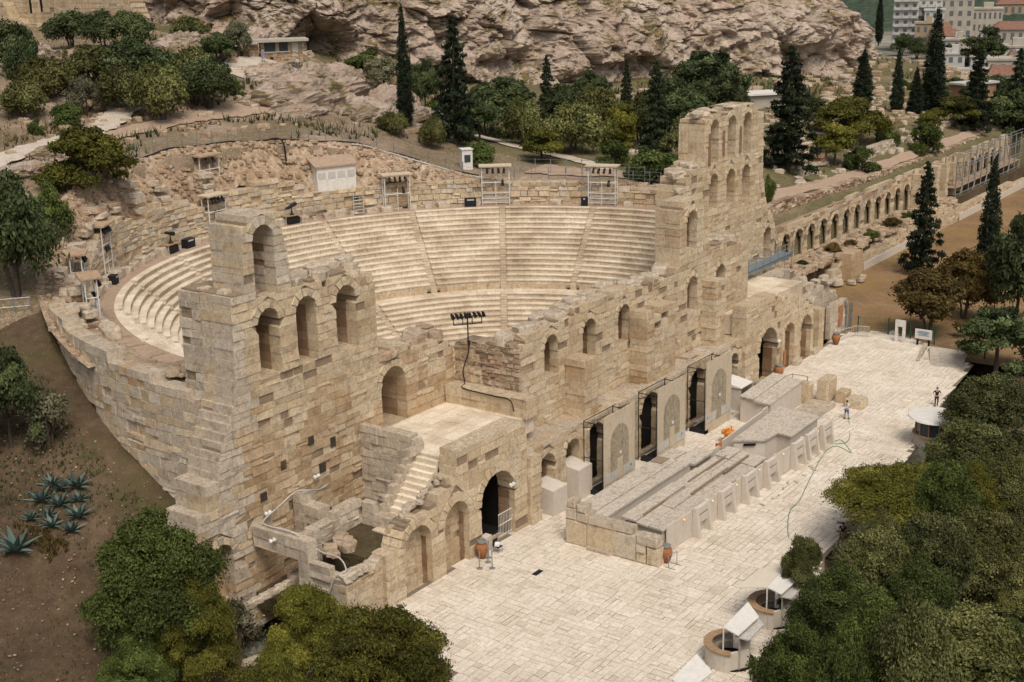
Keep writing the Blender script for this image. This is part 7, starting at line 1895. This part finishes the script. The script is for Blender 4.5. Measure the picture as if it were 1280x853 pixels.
# set them on the ground in one go
V = np.array(g.v).reshape(-1, 24, 3); cz = ground_z(V[:, :, 0].mean(1), V[:, :, 1].mean(1)); V[:, :, 2] += cz[:, None] + .1
mk('slope_stones', V.reshape(-1, 3), g.f, 'rubble', None, g.t, kind='stuff')
WAYP = np.array([q for L in PATHS for q in L])
def tufts(name, n, region, mat, size, seed, test=None):
    g = np.random.default_rng(seed); x = g.uniform(region[0], region[1], n); y = g.uniform(region[2], region[3], n)
    keep = vnoise(np.c_[x * .12, y * .12, x * 0], seed) > .52
    keep &= (np.min(np.hypot(x[:, None] - WAYP[:, 0], y[:, None] - WAYP[:, 1]), -1) > 2.6) & ~masked(x, y) & (np.hypot(x, y - CY) > 40)
    x, y = x[keep], y[keep]; z = ground_z(x, y); n = len(x); m = 5
    P = np.repeat(np.c_[x, y, z], m, 0); a = g.uniform(0, 6.28, n * m); L = size * g.uniform(.5, 1.4, n * m); t = g.uniform(.2, .8, n * m)
    D = np.c_[np.cos(a) * t, np.sin(a) * t, np.ones(n * m)]; T = P + D * L[:, None]; S = np.c_[-np.sin(a), np.cos(a), a * 0] * (size * .12)
    P[:, 2] -= .05
    V = np.stack([P - S, P + S, T], 1).reshape(-1, 3)
    mk(name, V, [tuple(int(i) for i in q) for q in np.arange(n * m * 3).reshape(-1, 3)], mat, None, g.uniform(0, 1, n * m), kind='stuff')
tufts('dry_grass', 9000, (-20, 75, 56, 104), 'leaf_brown', .5, 201)
tufts('hill_scrub', 2600, (-40, 60, 54, 110), 'leaf_dark', .95, 204)
tufts('agave_litter', 900, (-47.5, -42, 16.5, 22), 'leaf_brown', .4, 205)
tufts('slope_weeds', 2500, (-50, -38, 14, 40), 'leaf_dark', .3, 206)
tufts('slope_grass', 5000, (-60, -38, -5, 40), 'leaf_brown', .16, 202)
tufts('terrace_grass', 11000, (50, 175, 18, 60), 'leaf_bush', .35, 203)
tufts('terrace_scrub', 5200, (100, 259, 20, 78), 'leaf_brown', .6, 207)
tufts('cliff_foot_scrub', 1500, (58, 210, 44, 74), 'leaf_dark', 1.0, 208)
g = Geo()
for _ in range(420):
    x, y = uni(100, 256), uni(24, 70); k = uni(.2, .9)
    g.lump((x, y, float(ground_z(x, y)) + k * .2), k * 1.4, k, k * .8, uni(0, 3), uni(.2, 1))
tag(g.obj('foot_stones', 'rubble'), kind='stuff')

# ------------------------------------------------------------------ people
def skin_obj(name, joints, edges, mat, parent, lv=1):
    me = bpy.data.meshes.new(name); me.from_pydata([j[0] for j in joints], edges, []); me.materials.append(M[mat])
    o = bpy.data.objects.new(name, me); COL.objects.link(o); o.parent = parent
    o.modifiers.new('Skin', 'SKIN'); s = o.modifiers.new('Subsurf', 'SUBSURF'); s.levels = lv; s.render_levels = lv
    for i, j in enumerate(joints):
        r = j[1]; sv = me.skin_vertices[0].data[i]; sv.radius = r if hasattr(r, '__len__') else (r, r); sv.use_root = (i == 0)
    return o
def person(loc, rz, label, shirt, legs, shorts=False, lean=0, stride=.16, arms='down', bag=None):
    t = thing('person', loc, label, 'person')
    hipz = .90; ch = (0, lean * .45, 1.38)
    J = []; E = []
    def add(p, r, par=None): J.append((p, r)); (E.append((par, len(J) - 1)) if par is not None else 0); return len(J) - 1
    pelvis = add((0, 0, hipz), (.15, .11)); belly = add((0, lean * .2, 1.13), (.135, .10), pelvis); chest = add(ch, (.16, .11), belly)
    neck = add((0, lean * .55, 1.50), .055, chest); head = add((0, lean * .68 + .02, 1.60), (.075, .085), neck); crown = add((0, lean * .72 + .01, 1.72), (.07, .085), head)
    nose = add((0, lean * .68 + .115, 1.62), .018, head)
    hands = []; arm_pts = []
    for s in (-1, 1):
        sh = add((s * .19, lean * .45, 1.42), .058, chest)
        if arms == 'down': el = (s * .26, lean * .5 + .02, 1.14); wr = (s * .27, lean * .5 + .12, .90)
        elif arms == 'hip': el = (s * .36, lean * .4 - .04, 1.18); wr = (s * .18, lean * .3 + .10, 1.02)
        else: el = (s * .24, lean * .5 + .10, 1.16); wr = (s * .12, lean * .5 + .34, 1.12)
        e = add(el, .042, sh); w = add(wr, .030, e); d_ = (Vector(wr) - Vector(el)).normalized()
        palm = add(tuple(Vector(wr) + d_ * .07), (.034, .022), w)
        for k in range(4):
            b0 = Vector(wr) + d_ * .10 + Vector((0, (k - 1.5) * .018, 0)); f1 = add(tuple(b0), .010, palm); add(tuple(b0 + d_ * (.06, .07, .065, .05)[k] + Vector((-s * .015, 0, 0))), .008, f1)
        add(tuple(Vector(wr) + d_ * .06 + Vector((-s * .01, .05, 0))), .010, palm)
        arm_pts.append((sh, el))
        hip = add((s * .095, 0, hipz - .06), .088, pelvis); kn = add((s * .11, s * stride * .7 + .03, .48), .058, hip); an = add((s * .11, s * stride, .09), .038, kn); add((s * .12, s * stride + .15, .035), (.036, .028), an)
    skin_obj('body', J, E, 'skin', t)
    S = [((0, 0, hipz + .02), (.165, .125)), ((0, lean * .2, 1.13), (.15, .115)), ((0, lean * .45, 1.38), (.172, .122)), ((0, lean * .52, 1.46), .075)]; SE = [(0, 1), (1, 2), (2, 3)]
    for s, (_, el) in zip((-1, 1), arm_pts):
        i = len(S); S += [((s * .19, lean * .45, 1.42), .072), (tuple(Vector((s * .19, lean * .45, 1.42)).lerp(Vector(el), .75)), .056)]; SE += [(2, i), (i, i + 1)]
    skin_obj('shirt', S, SE, shirt, t)
    L = [((0, 0, hipz), (.165, .122))]; LE = []
    for s in (-1, 1):
        i = len(L); k = (s * .11, s * stride * .7 + .03, .48); L += [((s * .095, 0, hipz - .08), .102), ((k[0], k[1], .52 if shorts else .48), .078 if shorts else .070)]; LE += [(0, i), (i, i + 1)]
        if not shorts: L += [((s * .11, s * stride, .11), .052)]; LE += [(i + 1, i + 2)]
    skin_obj('shorts' if shorts else 'trousers', L, LE, legs, t)
    for s in (-1, 1): o = Geo().lump((0, 0, 0), .05, .13, .045, 0, .5, .05).obj('shoe', 'black'); o.parent = t; o.location = (s * .115, s * stride + .06, .045)
    o = Geo().lathe((0, lean * .71 - .012, 1.60), [(.06, 0), (.094, .04), (.10, .10), (.07, .165), (.02, .185)], 10).obj('hair', 'hair', smooth=True); o.parent = t
    t.rotation_euler = (0, 0, rz)
person((15.8, -10.7, 0), rad(-110), 'visitor in a white shirt and blue shorts holding a hose', 'white_cloth', 'blue', True, .03, .14, 'front')
person((23.6, -16.2, 0), rad(110), 'visitor dressed in black looking at something in both hands', 'navy', 'navy', False, .05, .10, 'hip')
person((-9.4, -20.6, 0), rad(100), 'dark visitor half hidden behind the thin bare shrub', 'navy', 'navy', False, .12, .12, 'front')
person((35.0, 80.4, float(ground_z(35.0, 80.4)) + .55), rad(20), 'walker in light blue before the guard house', 'lightblue', 'lightblue', False, .0, .22)
person((26.6, 104.6, float(ground_z(26.6, 104.6)) + .7), rad(200), 'dark walker under the left of the three upper trees', 'navy', 'navy', False, .0, .25)
person((27.8, 110.4, float(ground_z(27.8, 110.4)) + .7), rad(160), 'walker in blue trousers left of the dark walker', 'navy', 'blue', False, .0, .25)
